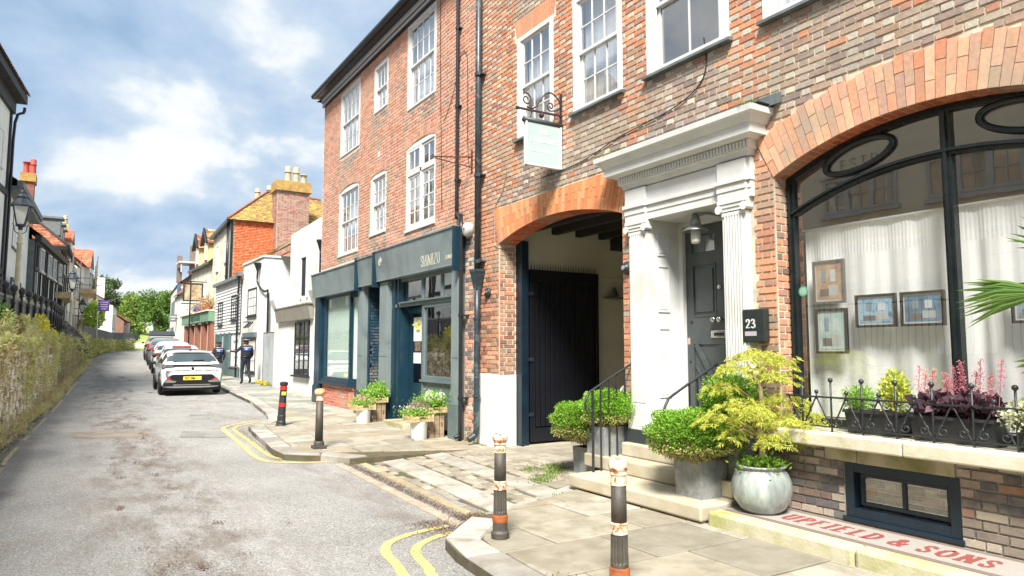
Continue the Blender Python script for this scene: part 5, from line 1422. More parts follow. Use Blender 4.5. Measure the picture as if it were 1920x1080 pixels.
# ---- hanging sign
t = thing('hanging_sign_bracket', 'scrolled wrought iron bracket holding the pale guest house sign', 'bracket', (5.85, 8.07, 5.0))
m = MB(); m.box(5.835, 5.857, 8.05, 8.09, 4.5, 5.32); m.bar((5.85, 8.07, 4.99), (5.10, 8.07, 4.98), .014, .012); m.ball((5.09, 8.07, 4.98), .028, 6); m.ball((5.5, 8.07, 4.94), .04, 6)
def spiral(c, r0, r1, a0, turns, n=26): return [(c[0] + (r0 + (r1 - r0) * i / n) * math.cos(a0 + turns * 2 * PI * i / n), 8.07, c[1] + (r0 + (r1 - r0) * i / n) * math.sin(a0 + turns * 2 * PI * i / n)) for i in range(n + 1)]
m.tube(spiral((5.24, 5.13), .02, .095, 0, 1.35), .010, 6); m.tube(smooth([(5.25, 8.07, 5.02), (5.36, 8.07, 5.02), (5.46, 8.07, 5.12), (5.56, 8.07, 5.26), (5.68, 8.07, 5.30), (5.80, 8.07, 5.22), (5.83, 8.07, 5.12)], 4), .011, 6)
m.tube(spiral((5.66, 5.10), .015, .075, PI, 1.4), .010, 6); m.tube(smooth([(5.72, 8.07, 5.04), (5.80, 8.07, 5.08), (5.84, 8.07, 5.16)], 3), .010, 6)
for x in (5.32, 5.72): m.tube([(x, 8.07, 4.98), (x + .012, 8.07, 4.93), (x - .012, 8.07, 4.90), (x, 8.07, 4.86)], .007, 5)
m.build('scroll_bracket', pmat('dark_rusty_iron', lin(58, 40, 38), lin(40, 32, 34), 14, .7, .3, 60), t)
sg = thing('hanging_sign', 'pale grey hanging sign reading THE LAINDONS beside the upper left window', 'sign', (5.53, 8.07, 4.5))
m = MB(); m.box(5.24, 5.81, 8.05, 8.09, 4.21, 4.82); m.build('sign_board', pmat('pale_sign_blue', lin(168, 184, 184), lin(160, 176, 177), 2, .6, dirt=lin(146, 160, 158)), sg)
m = MB(); m.box(5.215, 5.24, 8.04, 8.10, 4.19, 4.83); m.box(5.81, 5.835, 8.04, 8.10, 4.19, 4.83); m.box(5.24, 5.81, 8.04, 8.10, 4.185, 4.21); m.build('sign_frame', WHITE, sg)
m = MB(); m.tube([(5.19, 8.07, 4.835), (5.86, 8.07, 4.835)], .04, 10); m.build('top_roll', pmat('green_black_lead', lin(40, 54, 54), lin(60, 70, 68), 9, .5), sg, smooth=True)
m = MB()
def sgt(txt, x, z, h, asp=1., sp=.2): lettering(m, txt, (x, 8.05, z), (1, 0, 0), (0, 0, 1), h, asp, .14, .06, sp, .002, nrm=(0, -1, 0))
sgt('THE', 5.43, 4.655, .075); sgt('LAINDONS', 5.285, 4.53, .075, .98, .16); sgt('BED & BREAKFAST', 5.31, 4.39, .042, .78, .15)
m.build('sign_lettering', WHITE, sg)

# ================================================================ THE ROW BEYOND
class Fr:
    """frame of a facade: u runs from its near end to its far end, d out towards the street"""
    def __init__(s, x0, y0, x1, y1):
        s.o = Vector((x0, y0, 0)); v = Vector((x1 - x0, y1 - y0, 0)); s.L = v.length; s.u = v.normalized(); s.n = Vector((-s.u.y, s.u.x, 0))
        if s.n.x > 0 and x0 > 0: s.n = -s.n
        if s.n.x < 0 and x0 < 0: s.n = -s.n
    def p(s, u, z, d=0.): return s.o + s.u * u + s.n * d + Vector((0, 0, z))
    def box(s, m, u0, u1, z0, z1, d0, d1, mi=0, col=(1, 1, 1)):
        return m.obox(s.p((u0 + u1) / 2, (z0 + z1) / 2, (d0 + d1) / 2), s.u * abs(u1 - u0) / 2, Vector((0, 0, abs(z1 - z0) / 2)), s.n * abs(d1 - d0) / 2, mi, col)
def fwin(parent, f, u0, u1, z0, z1, cols=2, rows=3, mat=WHITE, glass=None, fw=.06, name='window', sill=True, dd=0., curt=True, pane=True):
    m = MB(); g = glass or GLASSR
    for a, b, c, d in ((u0, u0 + fw, z0, z1), (u1 - fw, u1, z0, z1), (u0 + fw, u1 - fw, z0, z0 + fw), (u0 + fw, u1 - fw, z1 - fw, z1)): f.box(m, a, b, c, d, dd - .06, dd + .02)
    pw, ph = (u1 - u0 - 2 * fw) / cols, (z1 - z0 - 2 * fw) / rows
    for i in range(1, cols): f.box(m, u0 + fw + i * pw - .012, u0 + fw + i * pw + .012, z0 + fw, z1 - fw, dd - .05, dd + .004)
    for i in range(1, rows): f.box(m, u0 + fw, u1 - fw, z0 + fw + i * ph - .012, z0 + fw + i * ph + .012, dd - .048, dd + .002)
    if sill: f.box(m, u0 - .06, u1 + .06, z0 - .06, z0, dd - .05, dd + .07)
    w = m.build(name, mat, parent)
    for i in range(cols if pane else 0):
        for j in range(rows):
            m = MB(); a, b, c, d = u0 + fw + i * pw, u0 + fw + (i + 1) * pw, z0 + fw + j * ph, z0 + fw + (j + 1) * ph
            m.quad(f.p(a, c, dd - .025), f.p(b, c, dd - .025), f.p(b, d, dd - .025), f.p(a, d, dd - .025)); m.build('pane', g, w)
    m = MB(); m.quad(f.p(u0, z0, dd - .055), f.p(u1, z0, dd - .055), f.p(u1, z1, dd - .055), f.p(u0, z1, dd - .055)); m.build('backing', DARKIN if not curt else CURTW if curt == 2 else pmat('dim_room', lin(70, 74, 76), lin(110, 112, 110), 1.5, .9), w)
    return w
def fpipe(label, f, u, z0, z1, d=.06, r=.04, hopper=False, bend=None, mat=None):
    t = thing('downpipe', label, 'downpipe', f.p(u, z0, d), 'downpipes along the far row')
    m = MB(); P = [f.p(u, z1, d), f.p(u, z0, d)]
    if bend: P = [f.p(u, z1, d), f.p(u, bend[0], d), f.p(u + bend[1], bend[0] - .35, d), f.p(u + bend[1], z0, d)]
    m.tube(P, r, 8); m.build('pipe', mat or BLACKP, t, smooth=True)
    if hopper:
        m = MB(); m.prism([(-.1, .0), (.1, .0), (.2, .25), (-.2, .25)], -.1, .1, 'y')
        m2 = MB(); b = f.p(u, z1, d)
        for i, (w, zz) in enumerate(((.06, 0), (.17, .28), (.19, .34))): pass
        V = []
        for w, zz in ((.06, 0), (.15, .26), (.17, .33)):
            for a, e in ((-1, -1), (1, -1), (1, 1), (-1, 1)): V.append(b + f.u * w * a + f.n * w * .7 * e + Vector((0, 0, zz)))
        m2.add(V, [(i * 4 + j, i * 4 + (j + 1) % 4, i * 4 + 4 + (j + 1) % 4, i * 4 + 4 + j) for i in range(2) for j in range(4)] + [(8, 9, 10, 11)]); m2.build('hopper_head', mat or BLACKP, t)
    return t
def tiles(m, A, B_, Cc, D_, cols, ch=.11, w=.17, proud=.012):
    """courses of roof tiles on the quad A(eave start) B(eave end) C(top end) D(top start)"""
    A, B_, Cc, D_ = map(Vector, (A, B_, Cc, D_)); n = (B_ - A).cross(D_ - A).normalized()
    if n.z < -1e-3: n = -n
    H = ((D_ - A).length + (Cc - B_).length) / 2; k = max(1, int(H / ch))
    for i in range(k):
        t0, t1 = i / k, min(1, (i + 1.15) / k)
        L0, R0 = A.lerp(D_, t0), B_.lerp(Cc, t0); L1, R1 = A.lerp(D_, t1), B_.lerp(Cc, t1)
        ln = (R0 - L0).length
        if ln < .05: continue
        c = max(1, int(round(ln / w))); off = .5 * (i % 2) / c
        for j in range(c + (1 if i % 2 else 0)):
            s0, s1 = max(0, (j) / c - off), min(1, (j + .94) / c - off)
            if s1 - s0 < .005: continue
            p0, p1, p2, p3 = L0.lerp(R0, s0) + n * (proud + .012 + R.uniform(-.004, .006)), L0.lerp(R0, s1) + n * (proud + .012 + R.uniform(-.004, .006)), L1.lerp(R1, s1) + n * .002, L1.lerp(R1, s0) + n * .002
            col = vary(R.choice(cols), .14)
            m.add([p0, p1, p2, p3, p0 - n * .02, p1 - n * .02], [(0, 1, 2, 3), (4, 5, 1, 0)], 0, col)
T_OR = [lin(208, 110, 68), lin(218, 122, 78), lin(198, 98, 60), lin(214, 130, 88)]
T_MOSS = [lin(182, 154, 84), lin(166, 140, 78), lin(190, 164, 98), lin(150, 124, 78), lin(146, 116, 84), lin(184, 146, 78)]
T_RED = [lin(180, 96, 76), lin(166, 84, 68), lin(190, 112, 90), lin(150, 82, 66)]
T_BRN = [lin(158, 96, 68), lin(172, 106, 76), lin(142, 84, 62), lin(180, 122, 90), lin(128, 80, 62)]
def solidwall(name, label, cat, pts, z0, z1s, mat, parts=None):
    pass
# ---- white shop (A)
A_ = thing('white_shop_house', 'white painted shop with curved brackets round its brown fascia, next to the red brick house', 'house', (6.5, 23, 0))
m = MB(); m.prism([(19.9, -.3), (26.0, -.3), (26.0, 5.80), (19.9, 5.92)], 6.52, 11, 'x')
fa_ = Fr(6.52, 19.9, 6.52, 26)
m.build('wall', WHITER, A_)
m = MB(); m.box(6.47, 6.6, 23.6, 24.4, 3.35, 4.78); m.build('window_recess', pmat('shaded_recess', lin(196, 196, 190), lin(180, 180, 174), 3, .8), A_) if False else None
m = MB(); m.box(6.505, 6.53, 23.7, 24.35, 3.45, 4.75); w_ = m.build('window', DARKIN, A_)
m = MB(); m.box(6.46, 6.525, 23.55, 23.7, 3.35, 4.85); m.box(6.46, 6.525, 24.35, 24.5, 3.35, 4.85); m.box(6.46, 6.525, 23.7, 24.35, 4.75, 4.85); m.build('window_surround', WHITER, A_)
m = MB(); m.box(6.46, 6.56, 19.95, 26.02, 5.78, 5.86); m.build('coping', WHITER, A_) if False else None
m = MB(); m.box(6.22, 6.52, 20.25, 26.9, -.3, 2.62); m.build('shopfront_wall', WHITER, A_)
m = MB(); m.prism([(6.10, 2.56), (6.52, 2.56), (6.52, 3.02), (6.02, 3.02)], 21.75, 26.1, 'y'); m.box(6.0, 6.52, 21.7, 26.15, 3.02, 3.06); m.build('fascia', pmat('brown_grey_board', lin(140, 136, 124), lin(126, 122, 112), 3, .6), A_)
for y0, y1 in ((20.5, 21.7), (26.15, 26.75)):
    m = MB(); m.prism([(6.22, 2.5), (6.2, 2.9), (6.08, 3.15), (5.98, 3.4), (5.97, 3.9), (6.52, 3.9), (6.52, 2.5)][::-1], y0, y1, 'y'); m.build('curved_bracket', WHITER, A_, bevel=.03)
fs = Fr(6.22, 20.25, 6.22, 26.9)
m = MB()
for u in (1.9, 2.45, 3.0, 3.55): fs.box(m, u, u + .06, .8, 2.5, 0.0, .04)
for z in (.76, 2.46, 1.4, 1.95): fs.box(m, 1.9, 3.61, z, z + .05, .0, .038)
fs.box(m, 1.8, 3.7, .70, .76, 0, .12)
w_ = m.build('shop_window', BLACKP, A_)
for i in range(3):
    for j, (za, zb) in enumerate(((.81, 1.4), (1.45, 1.95), (2.0, 2.46))):
        m = MB(); a = 1.96 + i * .55; m.quad(fs.p(a, za, .02), fs.p(a + .49, za, .02), fs.p(a + .49, zb, .02), fs.p(a, zb, .02)); m.build('pane', GLASSR, w_)
m = MB(); m.quad(fs.p(1.9, .7, .006), fs.p(3.6, .7, .006), fs.p(3.6, 2.5, .006), fs.p(1.9, 2.5, .006)); m.build('backing', MC['dim_room'], w_)
m = MB()
tiles(m, (6.7, 26.05, 5.3), (8.6, 26.05, 5.3), (8.6, 29.2, 6.9), (6.9, 29.2, 5.4), T_RED); m.quad((6.7, 26.0, 5.28), (8.6, 26.0, 5.28), (8.6, 29.2, 6.88), (6.9, 29.2, 5.38)) ; q = m.build('roof', TILEA, A_)
pipe_thing('corner_downpipe', 'black downpipe with a hopper between the red brick house and the white shop', 'downpipe', [(5.98, 20.35, 4.75), (5.98, 20.35, 3.0), (5.98, 20.35, .2), (5.94, 20.35, .1)], .045, BLACKP, (), lambda t: (lambda m: (m.lathe([(.05, 4.5), (.11, 4.72), (.14, 4.76), (.14, 4.82), (.0, 4.82)], 12, (5.98, 20.35, 0)), m.build('hopper_head', BLACKP, t)))(MB()))
# ---- metal gate
g_ = thing('sheet_metal_gate', 'grey ribbed metal sheet closing the gap between the two white houses', 'gate', (6.35, 28, 0))
m = MB(); V = []; N_ = 60
for i in range(N_): 
    y0, y1 = 26.92 + 2.1 * i / N_, 26.92 + 2.1 * (i + 1) / N_; d0, d1 = (.0, .02) if i % 4 < 2 else (.02, .0)
    x0, x1 = 6.32 - (.02 if i % 4 in (1, 2) else 0), 6.32 - (.02 if (i + 1) % 4 in (1, 2) else 0)
    m.quad((x0, y0, .16), (x0, y0, 2.24), (x1, y1, 2.24), (x1, y1, .16))
m.build('ribbed_sheet', pmat('grey_sheet_steel', lin(150, 156, 156), lin(136, 142, 144), 1.5, .5, .1, 10, dirt=lin(120, 118, 104), damt=.4), g_)
m = MB(); m.box(6.3, 6.4, 26.86, 26.93, .1, 2.28); m.box(6.3, 6.4, 29.0, 29.07, .1, 2.28); m.box(6.3, 6.36, 26.93, 29.0, 2.235, 2.27); m.build('gate_frame', GAL, g_)
for (y, c, lab) in ((28.9, lin(206, 196, 70), 'yellow flowering plant nearest the gate hinge'), (27.9, lin(206, 196, 70), 'yellow pot plant at the middle of the metal gate')):
    t = thing('yellow_plant', lab, 'plant', (6.2, y, .16)); n = 150
    leaves('foliage', np.array([6.15, y, .2]) + NR.normal(size=(n, 3)) * [.08, .14, .05], rdir(n, .8), .07, .035, MOSS, t)
    leaves('flowers', np.array([6.12, y, .27]) + NR.normal(size=(60, 3)) * [.07, .13, .05], rdir(60, .5), .09, .07, leafmat('yellow_petal', lin(232, 206, 60), lin(210, 184, 40)), t)
# ---- white house with parapet (B)
B_ = thing('white_parapet_house', 'small white house with a flat parapet and a black leaded window beyond the metal gate', 'house', (6.3, 31, 0))
m = MB(); m.prism([(6.25, 29.1), (10, 29.1), (10, 32.7), (6.15, 32.7)], -.2, 5.32, 'z'); m.build('wall', WHITER, B_)
m = MB(); m.prism([(6.2, 29.05), (10, 29.05), (10, 32.72), (6.1, 32.72)], 5.32, 5.40, 'z'); m.build('coping', WHITER, B_)
fb = Fr(6.25, 29.1, 6.15, 32.7)
fwin(B_, fb, 1.0, 2.55, 3.0, 4.18, 3, 3, BLACKP, GLASSR, .06)
fwin(B_, fb, .95, 2.6, .62, 2.05, 4, 3, BLACKP, GLASSR, .08, 'ground_window')
m = MB(); fb.box(m, .8, 2.9, 2.12, 2.3, 0, .12); m.build('window_hood', SAGE, B_)
m = MB(); fb.box(m, 2.95, 3.5, .15, 2.15, 0, .03); m.build('door', pmat('slate_green_paint', lin(82, 104, 104), lin(70, 92, 94), 3, .5), B_)
m = MB()
for u in (1.5, 1.9, 2.2): m.bar(fb.p(u, 2.75, .0), fb.p(u - .1, 2.5, .25), .02, .02); m.bar(fb.p(u, 2.75, .0), fb.p(u, 2.75, .28), .015, .015)
m.build('wall_bracket', IRON, B_)
t = fpipe('black downpipe with a hopper and a bend on the white parapet house', Fr(6.5, 29.08, 7.4, 29.08), .0, .3, 4.85, .05, .045, True) if False else pipe_thing('bent_downpipe', 'black downpipe with a hopper and a bend on the white parapet house', 'downpipe', [(6.12, 29.6, 4.9), (6.12, 29.6, 4.35), (6.16, 29.0, 4.0), (6.3, 28.98, 3.9), (6.42, 28.98, 3.7), (6.42, 28.98, .3)], .04, BLACKP, (), lambda t: (lambda m: (m.lathe([(.05, 4.8), (.13, 5.02), (.16, 5.06), (.16, 5.12), (.0, 5.12)], 10, (6.12, 29.6, 0)), m.build('hopper_head', BLACKP, t)))(MB()))
m = MB(); tiles(m, (6.6, 29.4, 5.5), (6.6, 32.6, 5.5), (8.6, 32.6, 7.0), (8.6, 29.4, 6.7), T_MOSS); m.quad((6.6, 29.4, 5.48), (6.6, 32.6, 5.48), (8.6, 32.6, 6.98), (8.6, 29.4, 6.68)); m.build('roof', TILEA, B_)
# ---- weatherboarded house (C)
C_ = thing('weatherboard_house', 'low white weatherboarded house with small black leaded windows', 'house', (6.1, 36, 0))
fc = Fr(6.12, 32.75, 6.0, 38.8)
m = MB(); m.prism([(6.14, 32.75), (10, 32.75), (10, 38.8), (6.02, 38.8)], -.1, 4.75, 'z'); m.build('wall', WHITER, C_)
for i in range(17):
    z = 2.35 + i * .145
    m = MB(); V = [fc.p(0, z, .045), fc.p(fc.L, z, .045), fc.p(fc.L, z + .15, .012), fc.p(0, z + .15, .012), fc.p(0, z, .0), fc.p(fc.L, z, 0)]
    m.add(V, [(0, 1, 2, 3), (4, 5, 1, 0)]); m.build('weatherboard', WHITE, C_)
m = MB(); fc.box(m, -.02, fc.L, 4.78, 4.92, 0, .2); m.build('gutter', pmat('grey_gutter', lin(120, 126, 126), rough=.5), C_)
fwin(C_, fc, .9, 1.9, 2.95, 4.1, 2, 3, BLACKP, GLASSR, .05, dd=.05); fwin(C_, fc, 4.0, 5.1, 2.8, 3.95, 2, 3, BLACKP, GLASSR, .05, dd=.05)
fwin(C_, fc, .2, 1.5, .85, 2.05, 2, 3, WHITE, GLASSR, .08, 'ground_window')
m = MB(); fc.box(m, 0, 1.9, .3, .78, .02, .09); fc.box(m, 0, 1.9, .78, .84, .02, .14); m.build('window_base', SAGE, C_)
for u in (2.1, 4.2):
    m = MB(); fc.box(m, u, u + 1.1, .3, 2.3, .0, .05); fc.box(m, u - .1, u, .3, 2.4, .0, .1); fc.box(m, u + 1.1, u + 1.2, .3, 2.4, .0, .1); m.build('door', MC['slate_green_paint'], C_)
pipe_thing('side_downpipe', 'black downpipe at the near corner of the weatherboarded house', 'downpipe', [(5.98, 32.72, 4.9), (5.98, 32.7, 4.5), (6.0, 32.9, 4.2), (6.0, 32.95, 3.9), (6.0, 32.95, .3)], .045, BLACKP, (), lambda t: (lambda m: (m.box(5.86, 6.1, 32.5, 32.9, 4.85, 5.05), m.build('hopper_head', GAL, t)))(MB()))
# ---- tall cream house with the tile-hung end and big chimney (D)
D_ = thing('tile_hung_house', 'tall cream house with orange tile-hung side, mossy roof and big brick chimney', 'house', (7.2, 44, 0))
CRM = pmat('pale_cream_render', lin(218, 214, 194), lin(204, 200, 182), 1.2, .85, .3, 10, dirt=lin(180, 174, 150))
m = MB(); m.prism([(6.98, 41), (13.5, 41), (13.5, 48.4), (7.2, 48.4)], 0, 8.85, 'z'); m.build('wall', CRM, D_)
m = MB()
for i in range(48):
    z = 4.6 + i * .088; n = 20; off = (i % 2) * .055
    for j in range(n):
        x = 7.12 + j * .11 + off
        if x < 9.25: m.add([(x, 40.96 - .02 + R.uniform(-.004, .004), z), (x + .104, 40.96 - .02 + R.uniform(-.004, .004), z), (x + .104, 40.985, z + .1), (x, 40.985, z + .1), (x, 40.99, z), (x + .104, 40.99, z)], [(0, 1, 2, 3), (4, 5, 1, 0)], 0, vary(R.choice(T_OR), .12))
q = m.build('hung_tiles', TILEA, D_); q['kind'] = 'stuff'
m = MB(); m.box(6.95, 7.08, 40.93, 41, 4, 8.85); m.build('corner_board', BLACKP, D_)
m = MB()
tiles(m, (6.75, 40.75, 8.80), (13.5, 40.75, 8.80), (13.0, 44.6, 11.2), (9.65, 44.6, 11.35), T_MOSS, .16, .2)
tiles(m, (7.0, 48.6, 8.85), (6.75, 40.75, 8.80), (9.65, 44.6, 11.35), (9.7, 48.6, 11.35), T_MOSS[3:] + T_BRN, .16, .2)
m.quad((6.75, 40.75, 8.78), (13.5, 40.75, 8.78), (13.0, 44.6, 11.18), (9.65, 44.6, 11.33)); m.quad((7.0, 48.6, 8.83), (6.75, 40.75, 8.78), (9.65, 44.6, 11.33), (9.7, 48.6, 11.33)); m.build('roof', TILEA, D_)
m = MB(); m.tube([(6.76, 40.75, 8.86), (9.65, 44.6, 11.42), (13.0, 44.6, 11.28)], .07, 6); m.build('ridge_tiles', pmat('ridge_clay', lin(150, 96, 66), lin(120, 84, 60), 6, .9), D_)
m = MB(); fd = Fr(6.98, 41, 7.2, 48.4); fd.box(m, -.1, 7.5, 8.68, 8.86, .0, .25); m.build('gutter', BLACKP, D_)
for u0, u1, z0, z1 in ((1.2, 2.1, 6.6, 7.9), (4.6, 5.6, 6.4, 8.0), (1.2, 2.2, 4.6, 5.9), (4.6, 5.7, 4.2, 5.6)): fwin(D_, fd, u0, u1, z0, z1, 2, 2, WHITE, GLASSR, .07)
m = MB()
def brickbox(m, x0, x1, y, z0, z1, cols, ch=.075):
    for u, z, l, h, hd, k in bond(x0, x1, z0, z1, ch=ch): m.add([(u - l / 2, y, z - h / 2), (u + l / 2, y, z - h / 2), (u + l / 2, y, z + h / 2), (u - l / 2, y, z + h / 2)], [(0, 1, 2, 3)], 0, vary(R.choice(cols), .12))
m2 = MB(); m2.box(9.25, 11.05, 40.2, 41.4, 3.5, 10.7); m2.box(11.05, 12.2, 40.4, 41.3, 3.5, 6.6); ch_ = m2.build('chimney', MORTARP, D_)
C_CH = [lin(158, 112, 98), lin(146, 100, 90), lin(170, 124, 108), lin(136, 96, 88), lin(182, 140, 124)]
m = MB(); brickbox(m, 9.25, 11.05, 40.19, 3.5, 10.68, C_CH); brickbox(m, 11.05, 12.2, 40.39, 3.5, 6.6, C_CH)
for u, z, l, h, hd, k in bond(40.2, 41.4, 3.5, 10.68): m.add([(9.24, u + l / 2, z - h / 2), (9.24, u - l / 2, z - h / 2), (9.24, u - l / 2, z + h / 2), (9.24, u + l / 2, z + h / 2)], [(0, 1, 2, 3)], 0, vary(R.choice(C_CH), .12))
q = m.build('chimney_brickwork', BRICKA, D_); q['kind'] = 'stuff'
m = MB(); m.box(9.17, 11.13, 40.1, 41.5, 10.7, 11.2); m.box(9.12, 11.18, 40.05, 41.55, 10.62, 10.72); m.build('chimney_cap', pmat('mossy_brick_cap', lin(176, 146, 76), lin(140, 108, 72), 4, .9, .5, 20), ch_)
POTC = pmat('buff_clay_pot', lin(178, 166, 138), lin(158, 146, 120), 5, .8, .3, 20)
POTR = pmat('red_clay_pot', lin(176, 74, 60), lin(156, 62, 52), 5, .7, .3, 20)
def pot(parent, x, y, z, h=1., r=.2, mat=None, cowl=True):
    m = MB(); P = [(r * 1.1, 0), (r * .95, h * .1), (r * .85, h * .55), (r * .85, h * .62), (r * 1.05, h * .64), (r * 1.05, h * .68)]
    if cowl: P += [(r * .85, h * .7), (r * .9, h * .9), (r * .7, h * .98), (0, h)]
    else: P = P[:3] + [(r * .85, h * .8), (r * 1.15, h * .82), (r * 1.15, h * .88), (r * .7, h * .88), (0, h * .7)]
    m.lathe([(a, z + b) for a, b in P], 14, (x, y, 0)); m.build('chimney_pot', mat or POTC, parent, smooth=True)
pot(ch_, 9.95, 40.8, 11.15, 1.08); pot(ch_, 10.42, 40.8, 11.15, 1.08); pot(ch_, 10.86, 40.8, 11.15, .75, .19, None, False)
pot(D_, 9.15, 45.0, 10.9, .75, .19); pot(D_, 9.9, 45.2, 11.1, .85, .2)
fpipe('black downpipe at the corner of the tall cream house', fd, .35, 3.9, 8.7, .08, .05); fpipe('thin black downpipe on the front of the tall cream house', fd, .9, 4.5, 8.7, .08, .03)
# ---- cream house with two dormers (E)
E_ = thing('dormered_house', 'cream house with two yellow gabled dormers, past the tall cream house', 'house', (7.2, 51, 0))
fe = Fr(7.22, 48.45, 6.85, 55.5)
m = MB(); m.prism([(7.22, 48.45), (13, 48.45), (13, 55.5), (6.85, 55.5)], 0.5, 7.3, 'z'); m.build('wall', CRM, E_)
m = MB(); tiles(m, (7.05, 48.45, 7.3), (6.65, 55.5, 7.2), (9.5, 55.5, 9.6), (9.7, 48.45, 9.8), T_BRN + T_MOSS[3:], .2, .25); m.quad((7.05, 48.45, 7.28), (6.65, 55.5, 7.18), (9.5, 55.5, 9.58), (9.7, 48.45, 9.78)); m.build('roof', TILEA, E_)
m = MB(); fe.box(m, 0, 7, 7.12, 7.26, 0, .3); m.build('gutter', BLACKP, E_)
YEL2 = pmat('pale_yellow_render', lin(222, 208, 150), lin(204, 188, 132), 2, .8)
for u in (1.2, 4.1):
    m = MB(); fe.box(m, u, u + 1.5, 7.35, 8.75, -1.6, .05); m.prism([(0, 0), (0, 0), (0, 0)], 0, 0) if False else None
    a, b, c = fe.p(u, 8.75, .05), fe.p(u + 1.5, 8.75, .05), fe.p(u + .75, 9.6, .05); m.quad(a, b, c)
    dm = m.build('dormer', YEL2, E_)
    m = MB(); back = fe.n * -2.4
    for s, e in ((fe.p(u - .2, 8.62, .25), fe.p(u + .75, 9.68, .25)), (fe.p(u + 1.7, 8.62, .25), fe.p(u + .75, 9.68, .25))): tiles(m, s, s + back, e + back, e, T_BRN + T_MOSS, .2, .25); m.quad(s, s + back, e + back, e)
    m.build('dormer_roof', TILEA, dm)
    m = MB(); m.bar(fe.p(u - .2, 8.62, .25), fe.p(u + .75, 9.68, .25), .05, .09); m.bar(fe.p(u + 1.7, 8.62, .25), fe.p(u + .75, 9.68, .25), .05, .09); m.build('barge_board', BLACKP, dm)
    fwin(E_, fe, u + .35, u + 1.15, 7.6, 8.7, 2, 2, WHITE, GLASSR, .06, dd=.07, name='dormer_window')
for u in (1.4, 4.4): fwin(E_, fe, u, u + 1.0, 4.6, 6.3, 2, 3, WHITE, GLASSR, .07)
# ---- brick shop with the green fascia
F_ = thing('green_fascia_shop', 'low brick shop with a long green fascia and plants on its ledge', 'shop', (6.7, 48, .8))
ff = Fr(6.82, 44.2, 6.50, 53.5)
m = MB(); ff.box(m, 0, ff.L, .3, 3.2, -.35, 0); m.build('wall', pmat('dark_recess_wall', lin(196, 186, 150), lin(176, 166, 134), 2, .8), F_)
for u in (.0, 2.1, 4.3, 6.6, 8.4):
    m = MB(); ff.box(m, u, u + .75, .4, 3.2, 0, .25); q = m.build('brick_pillar', pmat('red_brick_fine', lin(146, 94, 76), lin(128, 82, 66), 9, .9, .5, 16), F_)
    m = MB(); ff.box(m, u + .76, u + .82, .4, 3.2, 0, .26); m.build('pillar_edging', CRM, F_)
for u in (.9, 3.0, 5.2, 7.5): fwin(F_, ff, u + .1, u + .85, 1.4, 3.0, 1, 2, CRM, GLASSR, .06, 'shop_window', False, dd=.03)
m = MB(); ff.box(m, -.1, ff.L + .1, 3.25, 3.85, 0, .4); m.build('fascia', pmat('sage_green_board', lin(112, 146, 122), lin(98, 132, 110), 2, .5), F_)
m = MB(); ff.box(m, -.12, ff.L + .12, 3.85, 3.93, 0, .5); m.build('ledge', CRM, F_)
m = MB(); x = 2.6
for w_, g in ((.5, .2), (.4, .25), (.45, .2), (.5, .2), (.42, .2)):
    ff.box(m, x, x + w_, 3.4, 3.68, .4, .42); x += w_ + g
m.build('fascia_lettering', pmat('dark_green_letter', lin(52, 84, 66), rough=.6), F_)
for i, (u, z) in enumerate(((.4, 4.05), (1.5, 4.3), (2.9, 4.0), (4.6, 3.95))):
    t = thing('ledge_plant', ['dry potted plant nearest us on the ledge of the green fascia', 'taller dry potted plant, second on the ledge of the green fascia', 'low bush, third plant on the ledge of the green fascia', 'dark bush at the far end of the ledge of the green fascia'][i], 'plant', ff.p(u, 3.93, .25))
    m = MB(); b = ff.p(u, 3.93, .25); m.lathe([(.14, b.z), (.2, b.z + .25), (.18, b.z + .25), (.0, b.z + .24)], 10, (b.x, b.y, 0)); m.build('plant_pot', POTR, t)
    n = 260; leaves('foliage', np.array([b.x, b.y, z + .25]) + NR.normal(size=(n, 3)) * [.18, .3, .14], rdir(n, .3), .13, .06, leafmat('dry_leaf', lin(170, 130, 96), lin(110, 112, 70), lin(190, 160, 120)), t)
t = thing('blue_bundle', 'blue covered bundle on the ledge of the green fascia', 'cover', ff.p(3.7, 3.93, .25)); m = MB(); b = ff.p(3.7, 3.93, .25); m.lathe([(.3, b.z), (.34, b.z + .2), (.25, b.z + .42), (.1, b.z + .5), (.0, b.z + .5)], 12, (b.x, b.y, 0)); m.build('cover_sheet', pmat('blue_sheet', lin(70, 84, 150), lin(54, 66, 120), 6, .8), t, smooth=True)
# pub sign on its post
t = thing('picture_sign', 'square framed picture sign hanging on a black post over the green shop', 'sign', (6.05, 49, .95))
m = MB(); m.box(5.98, 6.06, 48.96, 49.04, .95, 6.0); m.build('post', BLACKP, t)
m = MB(); m.box(5.62, 6.72, 48.97, 49.03, 4.72, 5.82); m.build('board', pmat('painted_picture', lin(190, 176, 140), lin(120, 92, 72), 3.2, .8, c3=lin(160, 120, 90)), t)
m = MB(); 
for a in ((5.58, 5.66, 4.68, 5.86), (6.68, 6.76, 4.68, 5.86), (5.66, 6.68, 5.78, 5.86), (5.66, 6.68, 4.68, 4.76)): m.box(a[0], a[1], 48.95, 49.05, a[2], a[3])
m.box(5.5, 7.0, 48.97, 49.03, 5.92, 5.98); m.box(5.5, 7.0, 48.97, 49.03, 4.5, 4.56); m.build('frame', IRON, t)
